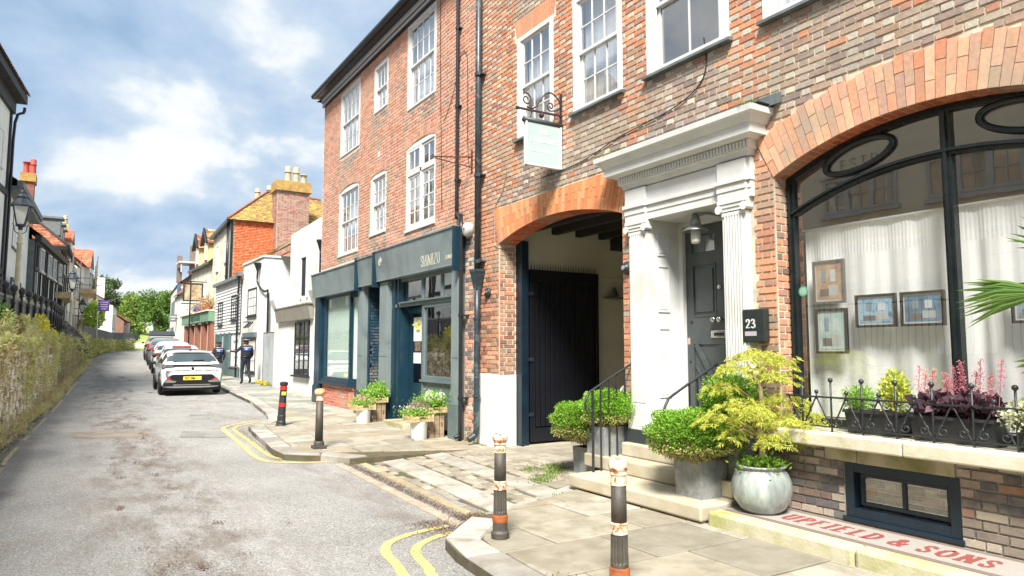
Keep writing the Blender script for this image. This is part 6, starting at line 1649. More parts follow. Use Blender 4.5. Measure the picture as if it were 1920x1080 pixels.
# ---- the far end of the row
G_ = thing('white_gabled_house', 'white house with a steep brown roof at the far end of the right-hand row', 'house', (6.8, 60, 1))
fg = Fr(6.72, 55.6, 6.7, 64)
m = MB(); m.prism([(6.72, 55.6), (12, 55.6), (12, 64), (6.7, 64)], .6, 5.9, 'z'); m.build('wall', pmat('soft_white_render', lin(208, 206, 197), lin(194, 192, 183), 1.2, .85), G_)
m = MB(); tiles(m, (6.5, 55.4, 5.85), (6.5, 64, 5.85), (9.3, 64, 8.9), (9.3, 55.4, 8.9), T_BRN + [lin(150, 130, 116)] * 3, .25, .3); m.quad((6.5, 55.4, 5.83), (6.5, 64, 5.83), (9.3, 64, 8.88), (9.3, 55.4, 8.88)); m.quad((6.72, 55.6, 5.85), (9.3, 55.6, 8.8), (12, 55.6, 5.85)); m.build('roof', TILEA, G_)
for u, z in ((1, 4.2), (3.4, 4.2), (6, 4.2), (1, 2), (3.4, 2), (6, 2)): fwin(G_, fg, u, u + .9, z, z + 1.3, 2, 2, WHITE, GLASSR, .07)
K_ = thing('pale_end_house', 'pale blue-sided house closing the far end of the right-hand row', 'house', (7.0, 70, 1))
fk = Fr(7.0, 66, 7.6, 76)
m = MB(); m.prism([(7.0, 64.2), (13, 64.2), (13, 78), (7.8, 78)], .8, 7.2, 'z'); m.build('wall', MC['soft_white_render'], K_)
m = MB(); tiles(m, (6.9, 64.0, 7.1), (7.7, 78, 7.1), (10, 78, 9.6), (10, 64, 9.6), [lin(150, 140, 134), lin(130, 120, 116)], .3, .35); m.quad((6.9, 64.0, 7.08), (7.7, 78, 7.08), (10, 78, 9.58), (10, 64, 9.58)); m.quad((7, 64.2, 7.1), (10, 64.2, 9.5), (13, 64.2, 7.1)); m.build('roof', TILEA, K_)
m = MB(); m.box(8.0, 8.5, 66, 66.6, 8.0, 10.6); m.box(7.2, 7.6, 68, 68.4, 7.5, 9.9); m.build('chimney', pmat('grey_brick_far', lin(130, 116, 108), lin(110, 98, 92), 6, .9), K_)
m = MB(); m.box(7.05, 8.6, 65.4, 67.8, 9.0, 9.15); m.box(7.2, 7.3, 65.5, 65.6, 8.2, 9.0); m.build('roof_hatch', MC['grey_enamel'], K_)
for u, z in ((1, 4.6), (4, 4.6), (7, 4.6), (1, 2.2), (4, 2.2), (7, 2.2)): fwin(K_, fk, u, u + 1, z, z + 1.4, 2, 2, SAGE, GLASSR, .07)
m = MB(); m.box(6.85, 7.0, 63.8, 64.2, 1, 7.0); m.build('corner_board', pmat('blue_paint', lin(60, 104, 150), rough=.5), K_)
t = thing('grey_projecting_sign', 'small grey projecting sign at the far end of the right-hand row', 'sign', (6.5, 62, 4.1)); m = MB(); m.box(6.1, 6.7, 61.96, 62.04, 3.8, 4.4); m.build('board', pmat('slate_sign', lin(110, 116, 116), lin(96, 102, 104), 6, .6), t)
m = MB(); m.box(6.18, 6.62, 61.94, 61.96, 4.15, 4.24); m.box(6.25, 6.55, 61.94, 61.96, 3.95, 4.03); m.build('lettering', pmat('pale_letter', lin(190, 190, 186)), t)
# ================================================================ LEFT SIDE: RETAINING WALL, RAISED PAVEMENT, HOUSES
def xw(y): return le(y) - .45
def hp(y): return float(np.interp(y, [-60, 0, 20, 36, 48, 75, 100, 140], [1.45, 1.5, 1.55, 1.75, 2.15, 2.3, 2.75, 3.2]))
def lf(y): return float(np.interp(y, [-60, -6, 8, 20, 30, 38, 48, 54, 62, 78, 100], [-5.6, -5.2, -4.6, -3.5, -2.4, -2.1, -1.2, -.75, -.3, 1.4, 3.5]))
HPM = pmat('raised_pavement_stone', lin(160, 152, 134), lin(138, 130, 114), 1.5, .9, .5, 30)
sheet('raised_pavement', HPM, list(np.arange(-40, 100, 2.)), lambda y: (lf(y) - 1.5, xw(y) - .1), lambda x, y: hp(y), 4)
WALLS = pmat('rubble_bed', lin(150, 140, 116), lin(112, 104, 84), 3, .95, .7, 20)
rw = thing('retaining_wall', 'old rubble stone retaining wall under the overgrown bank on the left', 'wall', (xw(15), 15, 0))
mb = MB()
for y in np.arange(-20, 46, 1.):
    a, b = y, y + 1.
    mb.quad((xw(a), a, zr(a) - .1), (xw(b), b, zr(b) - .1), (xw(b), b, hp(b)), (xw(a), a, hp(a)))
mb.build('wall_core', WALLS, rw)
mb = MB()
for y in np.arange(8, 30, .3):
    z = zr(y)
    while z < hp(y) - .1:
        h = R.uniform(.11, .2); w = R.uniform(.24, .32)
        yy = y + R.uniform(-.05, .05); d = R.uniform(.02, .07)
        c = vary(R.choice([lin(232, 224, 200), lin(216, 206, 178), lin(238, 232, 214), lin(200, 188, 160)]), .1)
        mb.obox((xw(yy) + d / 2, yy, z + h / 2), ((xw(yy + .1) - xw(yy)) * w * 5, w / 2 - .012, 0), (d / 2, 0, 0), (0, 0, h / 2 - .01), 0, c)
        z += h
q = mb.build('rubble_stones', STONEB, rw); q['kind'] = 'stuff'
for i, y in enumerate(np.arange(9, 26, .62)):
    if 18.6 < y < 19.5 or 21.5 < y < 23: continue
    m = MB(); x = xw(y); l = R.uniform(.5, .6); m.box(x - .28, x + .10 + R.uniform(0, .03), y, y + l, hp(y) - .1, hp(y) + R.uniform(.02, .06))
    q = m.build('cap_stone', STONEA, rw, bevel=.02); q.color = (*vary(R.choice([lin(214, 202, 168), lin(196, 184, 152), lin(206, 196, 166)]), .1), 1)
for y in (20.1, 24.0):
    m = MB(); x = xw(y); m.box(x - .2, x + .14, y, y + .42, hp(y) - .35, hp(y) + .16); q = m.build('wall_pier', STONEA, rw, bevel=.03); q.color = (*lin(210, 200, 172)[:3], 1)
# bank planting
GR1 = leafmat('bank_leaf', lin(200, 204, 120), lin(160, 174, 92), lin(226, 222, 160), .4)
GR2 = leafmat('straw_grass', lin(230, 220, 170), lin(204, 194, 136), lin(216, 212, 150), .35, .7)
GR3 = leafmat('bramble_leaf', lin(150, 156, 92), lin(186, 160, 120), lin(206, 188, 148), .3)
def bank(name, n, yr, fx, fz, mat, ln, wd, up, clump=0, cs=.25):
    ys_ = NR.uniform(*yr, n) if not clump else None
    if clump:
        cy_ = NR.uniform(*yr, clump); k = NR.randint(0, clump, n); ys_ = cy_[k] + NR.normal(size=n) * cs
        rx, rz = NR.uniform(-1, 1, clump)[k], NR.uniform(0, 1, clump)[k]
    else: rx, rz = NR.uniform(-1, 1, n), NR.uniform(0, 1, n)
    P = np.array([(fx(y, a), y, fz(y, b)) for y, a, b in zip(ys_, rx + NR.normal(size=n) * .2, np.clip(rz + NR.normal(size=n) * .12, 0, 1.1))])
    o = leaves(name, P, rdir(n, up), NR.uniform(*ln, n), NR.uniform(*wd, n), mat, kind='stuff'); return o
# foliage tumbling down the face, thick towards the top, and weeds along its foot
for yr, k in (((11, 19), .45), ((19, 32), .9), ((32, 48), .8)):
    L_ = yr[1] - yr[0]
    bank('wall_foliage', int(400 * L_ * k), yr, lambda y, a: xw(y) + .06 + .2 * max(a, -.2), lambda y, b: zr(y) + .15 + (hp(y) - zr(y)) * (1.1 - .8 * b * b), GR1, (.05, .11), (.02, .045), .3, int(2.6 * L_), .13)
    bank('wall_foliage', int(150 * L_ * k), yr, lambda y, a: xw(y) + .05 + .16 * max(a, -.2), lambda y, b: zr(y) + .1 + (hp(y) - zr(y)) * (1 - .95 * b), GR3, (.05, .10), (.02, .05), -.1, int(2.4 * L_), .14)
    bank('dry_grass', int(520 * L_ * k), yr, lambda y, a: xw(y) - .14 + .16 * a, lambda y, b: hp(y) - .05 + .45 * b * b, GR2, (.12, .32), (.010, .024), .9, int(10 * L_), .2)
    bank('verge_weeds', int(150 * L_ * k), yr, lambda y, a: xw(y) + .22 + .13 * a, lambda y, b: zr(y) + .22 * b * b, GR3, (.05, .12), (.015, .035), .7, int(5 * L_), .25)
    bank('verge_weeds', int(260 * L_ * k), yr, lambda y, a: xw(y) + .22 + .16 * a, lambda y, b: zr(y) + .16 * b * b, GR2, (.08, .22), (.008, .02), .8, int(6 * L_), .25)
bank('dry_grass', 3800, (14, 34), lambda y, a: xw(y) - .3 + .2 * a, lambda y, b: hp(y) + .05 + .5 * b, GR2, (.15, .38), (.01, .026), .9, 70, .18)
bank('bank_shrubs', 11000, (14, 34), lambda y, a: xw(y) - .24 + .22 * a, lambda y, b: hp(y) - .1 + .75 * b * b, GR1, (.05, .13), (.025, .06), .3, 80, .17)
bank('bank_shrubs', 5000, (14, 34), lambda y, a: xw(y) - .1 + .3 * a, lambda y, b: hp(y) - .1 + .4 * b, GR3, (.06, .13), (.03, .06), .2, 40, .15)
bank('bank_shrubs', 9000, (46, 96), lambda y, a: le(y) - .6 + .25 * a, lambda y, b: zr(y) + (hp(y) - zr(y) + .05) * (.1 + .9 * b), leafmat('pale_hedge_leaf', lin(176, 176, 98), lin(140, 150, 76), lin(200, 194, 130)), (.12, .26), (.05, .12), .3)
bank('bank_shrubs', 6000, (34, 50), lambda y, a: xw(y) - .3 + .3 * a, lambda y, b: hp(y) - .4 + .65 * b, MC['pale_hedge_leaf'], (.08, .16), (.03, .07), .3)
def shrub(label, cat, x, y, z, r, n, mat, ln, wd, up=.3, name='garden_shrub', extra=None, stems=6):
    t = thing(name, label, cat, (x, y, z))
    m = MB()
    for i in range(stems):
        a = R.uniform(0, 6.28); m.tube([(x, y, z), (x + r[0] * .4 * math.cos(a), y + r[1] * .4 * math.sin(a), z + r[2] * .8), (x + r[0] * .7 * math.cos(a), y + r[1] * .7 * math.sin(a), z + r[2] * 1.5)], [.012, .008, .004], 5)
    m.build('stem', pmat('brown_stem', lin(120, 98, 70), lin(96, 76, 52), 9, .9), t)
    d = rdir(n); rr = NR.uniform(.35, 1.0, n)[:, None] ** .5; P = np.array([x, y, z + r[2]]) + d * rr * np.array(r) * (1 + .25 * NR.normal(size=(n, 1)) * .5)
    leaves('foliage', P, d + rdir(n, up) * .8, NR.uniform(*ln, n), NR.uniform(*wd, n), mat, t)
    if extra: extra(t, P)
    return t
YF = leafmat('yellow_flower', lin(232, 220, 60), lin(210, 196, 40), lin(240, 232, 96), .2)
shrub('bright yellow flowering bush against the black fence', 'bush', -1.05, 24.8, hp(24) + .1, (.3, .9, .42), 2000, GR1, (.05, .1), (.02, .04), extra=lambda t, P: leaves('flowers', P[P[:, 2] > hp(24) + .45] + [0, 0, .05], rdir(int((P[:, 2] > hp(24) + .45).sum()), .8), .09, .07, YF, t))
shrub('smaller yellow flowering bush beyond the bright one', 'bush', -.85, 27.6, hp(27) - .05, (.28, .6, .3), 1200, GR1, (.05, .1), (.02, .04), extra=lambda t, P: leaves('flowers', P[P[:, 2] > hp(27) + .3] + [0, 0, .05], rdir(int((P[:, 2] > hp(27) + .3).sum()), .8), .09, .07, YF, t))
shrub('tall light green bush at the near end of the bank', 'bush', -1.45, 17.4, hp(17) + .1, (.25, .5, .45), 1500, leafmat('fresh_leaf', lin(104, 150, 62), lin(150, 180, 92), lin(80, 124, 50)), (.06, .12), (.02, .05))
shrub('reddish brown shrub in front of the black fence', 'bush', -1.3, 19.6, hp(19) + .1, (.2, .4, .35), 900, leafmat('red_brown_leaf', lin(140, 92, 84), lin(104, 74, 60), lin(160, 130, 92)), (.06, .12), (.02, .04))
shrub('pale green tree-like shrub beyond the stone stair', 'bush', .95, 60, 3.2, (.6, .9, .9), 900, leafmat('lime_leaf', lin(160, 190, 70), lin(130, 164, 54), lin(184, 206, 96)), (.18, .34), (.1, .2))
# black fence
f1 = thing('black_fence', 'solid black fence with ball finials on the raised pavement, above the near bank', 'fence', (-1.5, 20, hp(20)))
FL = [(-2.6, -10), (-2.3, 2), (-1.95, 12), (-1.56, 20), (-.80, 27.5), (-.62, 32.5)]
def fx1(y): return float(np.interp(y, [p[1] for p in FL], [p[0] for p in FL]))
FENP = pmat('fence_black', lin(40, 46, 52), lin(52, 58, 64), 2, .45)
y = 14.0; yy = []
while y < 32.5: yy.append(y); y += 1.02
for a, b in zip(yy, yy[1:]):
    m = MB(); z0, z1 = hp(a) + .06, 2.87
    m.bar((fx1(a + .04), a + .04, (z0 + z1) / 2), (fx1(b - .04), b - .04, (z0 + z1) / 2), .012, (z1 - z0) / 2); m.build('fence_panel', FENP, f1)
    m = MB(); m.bar((fx1(a), a, z1), (fx1(b), b, z1), .035, .03); m.build('top_rail', pmat('grey_rail', lin(120, 122, 120), rough=.6), f1)
for a in yy:
    m = MB(); x = fx1(a) + .05; z = hp(a); m.lathe([(.035, z), (.035, 2.7), (.05, 2.72), (.05, 2.76), (.03, 2.78), (.03, 2.95), (.07, 2.97), (.04, 3.0), (.07, 3.05), (.085, 3.1), (.07, 3.16), (.02, 3.2), (.0, 3.22)], 10, (x, a, 0)); m.build('fence_post', IRON, f1, smooth=True)
f0 = thing('iron_railings', 'tall black iron railings opposite the arched window, on the raised pavement', 'railings', (-2.2, 5, hp(5)))
m = MB()
for y in np.arange(-6, 14, .13): m.tube([(fx1(y), y, hp(y)), (fx1(y), y, hp(y) + 1.12)], .009, 5)
q = m.build('railing_bars', IRON, f0); q['kind'] = 'stuff'
m = MB(); m.bar((fx1(-6), -6, 2.52), (fx1(14), 14, 2.6), .02, .015); m.build('top_rail', IRON, f0)
f2 = thing('picket_fence', 'long black picket fence on top of the bank at the far left', 'fence', (.75, 48, hp(48)))
def fx2(y): return le(y) - .55
ys2 = list(np.arange(47, 100, .42))
pk = MB(); pk.box(-.02, .02, -.1, .1, 0, .95); pm_ = pk.build('picket', FENP, link=False)
for y in ys2: inst('picket', pm_, (fx2(y), y, hp(y) - .1 + R.uniform(0, .04)), f2, (0, 0, -math.atan((fx2(y + .5) - fx2(y)) / .5)))
for z in (.25, .75):
    m = MB(); m.tube([(fx2(y) - .03, y, hp(y) - .1 + z) for y in np.arange(47, 100, 2.)], .025, 5); m.build('fence_rail', FENP, f2)
# rockery stair
st = thing('rockery_bank', 'steep dark rubble bank between the fence and the scaffolded house', 'rockery', (-.3, 36, 1.8)); m = MB()
for i in range(150):
    t_ = i / 150; y = 33.5 + 12 * t_; s = R.uniform(.08, .2); m.lathe([(.0, -s * .6), (s, -.2 * s), (s * .9, s * .3), (.0, s * .6)], 6, (np.interp(y, [33, 46], [-.62, .35]) + R.uniform(-.1, .1), y, np.interp(y, [33, 39, 46], [2.75, 2.3, 1.75]) + R.uniform(-.5, .15)))
q = m.build('rubble', pmat('dark_rubble', lin(70, 70, 66), lin(104, 102, 94), 3, .9, .5, 20), st); q['kind'] = 'stuff'
# ---- left-hand houses
def Lhouse(name, label, y0, y1, zt, mat, depth=7, zb=1.2, x0=None, x1=None):
    h = thing(name, label, 'house', (lf(y0), y0, hp(y0)))
    f = Fr(x0 if x0 is not None else lf(y0), y0, x1 if x1 is not None else lf(y1), y1)
    if f.n.x < 0: f.n = -f.n
    m = MB(); a, b = f.p(0, 0), f.p(f.L, 0)
    m.prism([(a.x, a.y), (b.x, b.y), (b.x - depth, b.y), (a.x - depth, a.y)], zb, zt, 'z'); m.build('wall', mat, h)
    return h, f
def Lroof(h, f, ze, zr_, dep, cols, over=.35, mat=TILEA, ch=.2, w=.25, ends=(0, 0)):
    m = MB(); A, B_ = f.p(-ends[0], ze, over), f.p(f.L + ends[1], ze, over); D, Cc = f.p(-ends[0], zr_, -dep), f.p(f.L + ends[1], zr_, -dep)
    tiles(m, A, B_, Cc, D, cols, ch, w); m.quad(A - Vector((0, 0, .02)), B_ - Vector((0, 0, .02)), Cc - Vector((0, 0, .02)), D - Vector((0, 0, .02)))
    E0, E1 = f.p(-ends[0], ze, -2 * dep), f.p(f.L + ends[1], ze, -2 * dep); m.quad(D, Cc, E1, E0); m.quad(f.p(0, ze, 0), f.p(0, zr_, -dep), f.p(0, ze, -2 * dep)); m.quad(f.p(f.L, ze, 0), f.p(f.L, zr_, -dep), f.p(f.L, ze, -2 * dep))
    m.build('roof', mat, h)
LWH = pmat('left_white_render', lin(226, 228, 222), lin(208, 212, 206), 1.2, .85, .3, 12)
LCR = pmat('left_cream_render', lin(240, 232, 210), lin(230, 222, 198), 1.0, .85, .3, 12)
L0, f = Lhouse('cream_terrace_house', 'cream rendered house directly opposite the arched window', -6, 14.5, 7.6, LCR)
Lroof(L0, f, 7.6, 10.2, 3.5, T_BRN)
u0 = 6.0 + (9.2 - 0)
def yu(y): return (y + 6) * f.L / 20.5
for ya, yb, z0, z1 in ((9.1, 10.95, 5.05, 5.95), (6.5, 8.4, 5.05, 5.95), (3.4, 5.2, 5.05, 5.95), (12.0, 13.6, 5.05, 5.95), (-1, .8, 5.05, 5.95), (8.6, 10.7, 3.2, 4.1), (5.4, 7.3, 3.2, 4.1), (1.6, 3.5, 3.2, 4.1), (12.0, 13.6, 3.2, 4.1)):
    k = (yb - ya) / 3
    m = MB(); f.box(m, yu(ya) - .08, yu(yb) + .08, z0 - .12, z0 - .02, 0, .12); f.box(m, yu(ya) - .1, yu(yb) + .1, z1 + .02, z1 + .1, 0, .1); m.build('window_surround', WHITE, L0)
    for i in range(3): fwin(L0, f, yu(ya + i * k), yu(ya + (i + 1) * k), z0, z1, 2, 2, WHITE, GLASSR, .07, 'casement_window', False, dd=.04, pane=(z0 > 5 and 6 < ya < 11))
m = MB(); f.box(m, 0, f.L, 4.35, 4.55, 0, .06); m.build('string_course', LCR, L0)
L0b, f = Lhouse('white_terrace_house', 'plain white house opposite the shop, with sash windows over the railings', 14.5, 22.5, 8.4, LWH)
Lroof(L0b, f, 8.4, 10.8, 3.5, T_BRN)
for u in (.9, 3.2, 5.6):
    for z in (2.4, 4.4, 6.5): fwin(L0b, f, u, u + 1.1, z, z + 1.5, 2, 4, WHITE, GLASSR, .08, pane=False)
m = MB(); f.box(m, 4.6, 5.4, 1.55, 3.6, 0, .04); m.build('front_door', NAVY, L0b)
TIMB = pmat('black_timber', lin(36, 38, 40), lin(54, 56, 58), 6, .7, .3, 30)
TIMG = pmat('grey_timber', lin(92, 98, 100), lin(112, 118, 118), 5, .7, .3, 30)
L1, f = Lhouse('timbered_corner_house', 'tall white house with black posts and a deep black eave at the left edge', 22.5, 30.1, 10.55, LWH)
m = MB(); f.box(m, -.3, f.L + .25, 10.45, 10.75, -.3, .42); f.box(m, -.3, f.L + .1, 10.0, 10.45, 0, .12); m.build('deep_eave', TIMB, L1)
Lroof(L1, f, 10.76, 13.6, 3.5, T_BRN, .5, ends=(.3, .25))
for u in (.1, 2.5, 5.0, f.L - .12):
    m = MB(); f.box(m, u - .09, u + .09, 1.6, 10.1, 0, .06); m.build('timber_post', TIMB, L1)
for z in (4.2, 7.0):
    m = MB(); f.box(m, 0, f.L, z, z + .2, 0, .07); m.build('timber_rail', TIMB, L1)
for u in (.8, 3.2, 5.6):
    for z in (2.2, 4.9, 7.8): fwin(L1, f, u, u + 1.1, z, z + 1.3, 2, 3, WHITE, GLASSR, .07, pane=(u > 5))
t = thing('left_downpipe', 'black downpipe curving in under the deep black eave at the left edge', 'downpipe', f.p(f.L, 2, .1)); m = MB(); m.tube(smooth([f.p(f.L + .15, 10.3, .36), f.p(f.L + .12, 10.1, .34), f.p(f.L + .05, 9.7, .12), f.p(f.L + .05, 7, .1), f.p(f.L + .05, 2, .1)], 3), .05, 8); m.build('pipe', BLACKP, t)
L2, f = Lhouse('white_tiled_house', 'white house with a mossy tiled roof and a leaded window, behind the nearest street lamp', 30.2, 38, 7.5, LWH)
Lroof(L2, f, 7.55, 10.2, 3.2, T_BRN + T_MOSS, .4, ch=.16, w=.2)
m = MB(); f.box(m, -.05, f.L + .1, 7.4, 7.62, .3, .48); f.box(m, 0, f.L, 7.25, 7.42, 0, .4); m.build('gutter', TIMG, L2)
fwin(L2, f, 2.2, 4.9, 5.5, 6.9, 3, 2, TIMG, GLASSR, .06); fwin(L2, f, .6, 3.4, 3.0, 4.2, 3, 2, TIMG, GLASSR, .08, 'bay_window', dd=.25); fwin(L2, f, 5.3, 6.6, 2.8, 4.2, 2, 2, TIMG, GLASSR, .08)
L3, f = Lhouse('timber_framed_house', 'dark timber-framed house with a jettied upper floor and long windows', 38, 48, 6.6, LWH)
m = MB(); f.box(m, -.1, f.L + .1, 6.5, 6.75, .25, .5); m.build('gutter', TIMB, L3)
Lroof(L3, f, 6.75, 9.6, 3.2, T_BRN, .5, ch=.16, w=.2)
m = MB(); f.box(m, 0, f.L, 4.0, 6.55, 0, .25); m.build('jettied_floor', pmat('grey_weatherboard', lin(110, 116, 116), lin(86, 92, 92), 4, .8), L3)
for u in np.arange(0, f.L, .62):
    m = MB(); f.box(m, u, u + .14, 4.0, 6.5, .25, .31); m.build('timber_post', TIMB, L3)
for z in (3.9, 5.2, 6.4):
    m = MB(); f.box(m, 0, f.L, z, z + .16, .25, .315 if z > 4 else .4); m.build('timber_rail', TIMB, L3)
for u in (1.2, 3.8, 5.6, 8.0): fwin(L3, f, u, u + 1.15, 5.25, 6.35, 3, 2, WHITE, GLASSR, .07, dd=.34)
for u in (.6, 1.9, 4.4, 6.3, 7.6): 
    m = MB(); f.box(m, u, u + .45, 4.15, 5.15, .26, .29); m.build('plaster_panel', LWH, L3)
for u in (1.0, 4.5, 7.5): fwin(L3, f, u, u + 1.3, 2.4, 3.6, 2, 2, WHITE, GLASSR, .08)
L4, f = Lhouse('hipped_timber_house', 'black and white house with a hipped orange tiled roof, beyond the timber-framed one', 48.2, 55, 7.5, LWH, x0=-1.05, x1=-.75)
m = MB(); a, b = f.p(-.35, 7.55, .35), f.p(f.L, 7.45, .35); r0, r1 = f.p(2.6, 10.6, -3), f.p(f.L, 10.6, -3); c = f.p(-.35, 7.55, -6)
tiles(m, a, b, r1, r0, T_BRN, .18, .22); tiles(m, c, a, r0, r0, T_BRN, .18, .22); m.quad(a, b, r1, r0); m.quad(c, a, r0); m.build('roof', TILEA, L4)
m = MB(); m.bar(f.p(-.35, 7.45, .35), f.p(-.35, 7.45, -5), .08, .12); m.bar(f.p(-.35, 7.45, .35), f.p(f.L, 7.38, .35), .08, .12); m.tube([f.p(-.35, 7.6, .35), r0 + Vector((0, 0, .08))], .08, 6); m.build('eaves_board', TIMB, L4)
for u in (0.08, 1.5, 3.0, 4.5, 6.2):
    m = MB(); f.box(m, u - .1, u + .1, 2.2, 7.4, 0, .07); m.build('timber_post', TIMB, L4)
for z in (4.6, 6.0):
    m = MB(); f.box(m, 0, f.L, z, z + .2, 0, .075); m.build('timber_rail', TIMB, L4)
for u in (1.7, 4.7): fwin(L4, f, u, u + 1.1, 6.2, 7.2, 2, 2, WHITE, GLASSR, .07, dd=.05); fwin(L4, f, u, u + 1.1, 3.2, 4.5, 2, 2, WHITE, GLASSR, .07, dd=.05)
for u, z in ((2.6, 8.6), (4.4, 8.5), (6.0, 8.4)):
    m = MB(); f.box(m, u, u + .9, z, z + 1.0, -2.4, -.3); f.box(m, u - .12, u + 1.02, z + 1.0, z + 1.12, -2.4, -.15); m.build('dormer', TIMG, L4)
cs = thing('brick_chimney', 'old brick chimney with two red pots behind the nearest street lamp', 'chimney', (-2.65, 45, 9)); m = MB(); m.box(-2.93, -2.37, 44.6, 45.6, 7.5, 10.5); m.build('stack', pmat('old_chimney_brick', lin(140, 92, 74), lin(112, 74, 62), 5, .9, .5, 12), cs)
m = MB(); m.box(-3.0, -2.3, 44.5, 45.7, 10.5, 10.95); m.build('cap', MC['mossy_brick_cap'], cs); pot(cs, -2.78, 45.1, 10.9, .85, .16, POTR, False); pot(cs, -2.48, 45.1, 10.9, .95, .16, POTR)
def scaffold(label, x0, x1, y0, y1, zs, ztop, zb):
    t = thing('scaffolding', label, 'scaffolding', (x0, y0, zb)); SCF = pmat('scaffold_tube', lin(140, 136, 124), lin(110, 100, 86), 6, .5, metal=.4); BRD = pmat('scaffold_board', lin(196, 172, 134), lin(170, 146, 110), 4, .8)
    for y in np.linspace(y0, y1, 3):
        for x in (x0, x1): m = MB(); m.tube([(x, y, zb), (x, y, ztop)], .03, 6); m.build('upright', SCF, t)
    for z in zs:
        for dz in (.5, 1.0):
            for x in (x1,): m = MB(); m.tube([(x + .03, y0 - .4, z + dz), (x + .03, y1 + .4, z + dz)], .026, 6); m.build('guard_rail', SCF, t)
            m = MB(); m.tube([(x0 - .3, y0 - .03, z + dz), (x1 + .3, y0 - .03, z + dz)], .026, 6); m.build('guard_rail', SCF, t)
        m = MB(); m.box(x0, x1, y0, y1, z - .05, z); m.build('platform', BRD, t); m = MB(); m.box(x0 - .05, x1 + .02, y0 - .06, y0 - .02, z - .12, z + .22); m.box(x1, x1 + .04, y0 - .06, y1, z - .12, z + .22); m.build('toe_board', BRD, t)
    m = MB(); m.tube([(x1 + .05, y0, zb), (x1 + .05, y1, zs[-1])], .025, 6); m.tube([(x0, y0 - .05, zb), (x1, y0 - .05, zs[-1])], .025, 6); m.build('brace', SCF, t)
scaffold('scaffolding with tan boards in front of the hipped timber house', -1.55, -.42, 45.2, 51, [4.5], 7.2, 2.1)
scaffold('farther scaffolding in front of the white gabled house', -.05, 1.0, 61, 68, [3.6, 5.9], 8.6, 2.2)
ORG = [lin(206, 104, 76), lin(194, 94, 68), lin(212, 120, 90)]
L5, f = Lhouse('red_gabled_house', 'white house with small bright orange gables behind the second street lamp', 55.2, 62, 7.7, LWH, x0=-.8, x1=-.35)
Lroof(L5, f, 7.7, 9.6, 2.6, ORG + T_BRN[:1], .3)
m = MB(); f.box(m, .2, 1.6, 7.7, 8.9, -.8, .1); m.build('dormer', LWH, L5); m = MB(); a, b, c = f.p(0, 8.8, .2), f.p(1.8, 8.8, .2), f.p(.9, 9.7, .2); bk = f.n * -2; tiles(m, a, a + bk, c + bk, c, ORG, .2, .2); tiles(m, b, b + bk, c + bk, c, ORG, .2, .2); m.quad(a, b, c); m.build('dormer_roof', TILEA, L5)
for u in (.8, 2.8, 4.8): fwin(L5, f, u, u + 1.1, 5.4, 6.8, 2, 2, TIMG, GLASSR, .08); fwin(L5, f, u, u + 1.1, 2.8, 4.2, 2, 2, TIMG, GLASSR, .08)
m = MB(); m.box(-1.4, -.9, 58, 59, 8, 10.4); m.build('chimney', pmat('buff_chimney', lin(190, 170, 120), lin(160, 140, 100), 4, .9), L5); pot(L5, -1.15, 58.5, 10.3, .8, .16)
L6, f = Lhouse('grey_gabled_house', 'white house with a grey side roof and an orange ridge, behind the farther scaffolding', 62.2, 71, 8.2, LWH, x0=-.3, x1=.75)
m = MB(); a, b, c, d = f.p(0, 8.2, .3), f.p(f.L, 8.2, .3), f.p(f.L, 10.3, -2.2), f.p(0, 10.3, -2.2); tiles(m, a, b, c, d, [lin(170, 168, 166), lin(150, 148, 146)] + ORG[:1], .25, .3); m.quad(a, b, c, d); m.quad(f.p(0, 8.2, 0), f.p(0, 10.3, -2.2), f.p(0, 8.2, -5)); m.build('roof', TILEA, L6)
for u in (4.2,):
    m = MB(); a, b, c = f.p(u, 8.3, .4), f.p(u + 2.6, 8.3, .4), f.p(u + 1.3, 9.9, .4); bk = f.n * -2.4; f.box(m, u + .2, u + 2.4, 5.4, 8.4, 0, .35, 0); m.build('gable_bay', LWH, L6)
    m = MB(); m.quad(a, b, c); tiles(m, a, a + bk, c + bk, c, ORG, .2, .2); tiles(m, b, b + bk, c + bk, c, ORG, .2, .2); m.build('gable_roof', TILEA, L6)
    fwin(L6, f, u + .4, u + 2.2, 6.0, 7.9, 3, 2, TIMG, GLASSR, .08, dd=.37)
for u in (.6, 2.3): fwin(L6, f, u, u + 1.1, 5.4, 6.9, 2, 2, TIMG, GLASSR, .08); fwin(L6, f, u, u + 1.1, 2.8, 4.2, 2, 2, TIMG, GLASSR, .08)
L7, f = Lhouse('small_white_house', 'small white house beyond the purple sign', 77, 84, 5.8, LWH, 5, 1.5, 2.7, 3.3)
Lroof(L7, f, 5.8, 7.3, 2.2, [lin(140, 130, 120)] * 2 + T_BRN[:1], .3)
m = MB(); m.box(1.2, 2.0, 79, 80, 5.5, 8.6); m.build('chimney', LWH, L7)
for u in (1, 4): fwin(L7, f, u, u + 1.1, 3.6, 5.0, 2, 2, TIMG, GLASSR, .1)
L8, f = Lhouse('far_brick_cottage', 'brown brick cottage with an orange roof at the end of the left-hand row', 94, 101, 4.9, pmat('far_brown_brick', lin(140, 104, 86), lin(120, 88, 74), 2, .9), 5, 1.5, 4.5, 5.6)
Lroof(L8, f, 4.9, 6.6, 2.2, ORG[1:2] + T_BRN, .3)
for u in (1, 3.5): fwin(L8, f, u, u + 1.2, 3.0, 4.4, 2, 2, WHITE, GLASSR, .1)
m = MB(); f.box(m, 2.6, 3.2, 2.2, 4.8, 0, .3); m.build('white_porch', WHITE, L8)
t = thing('purple_board', 'purple estate board with pale lettering on a post beyond the scaffolding', 'sign', (1.45, 58, 2.2))
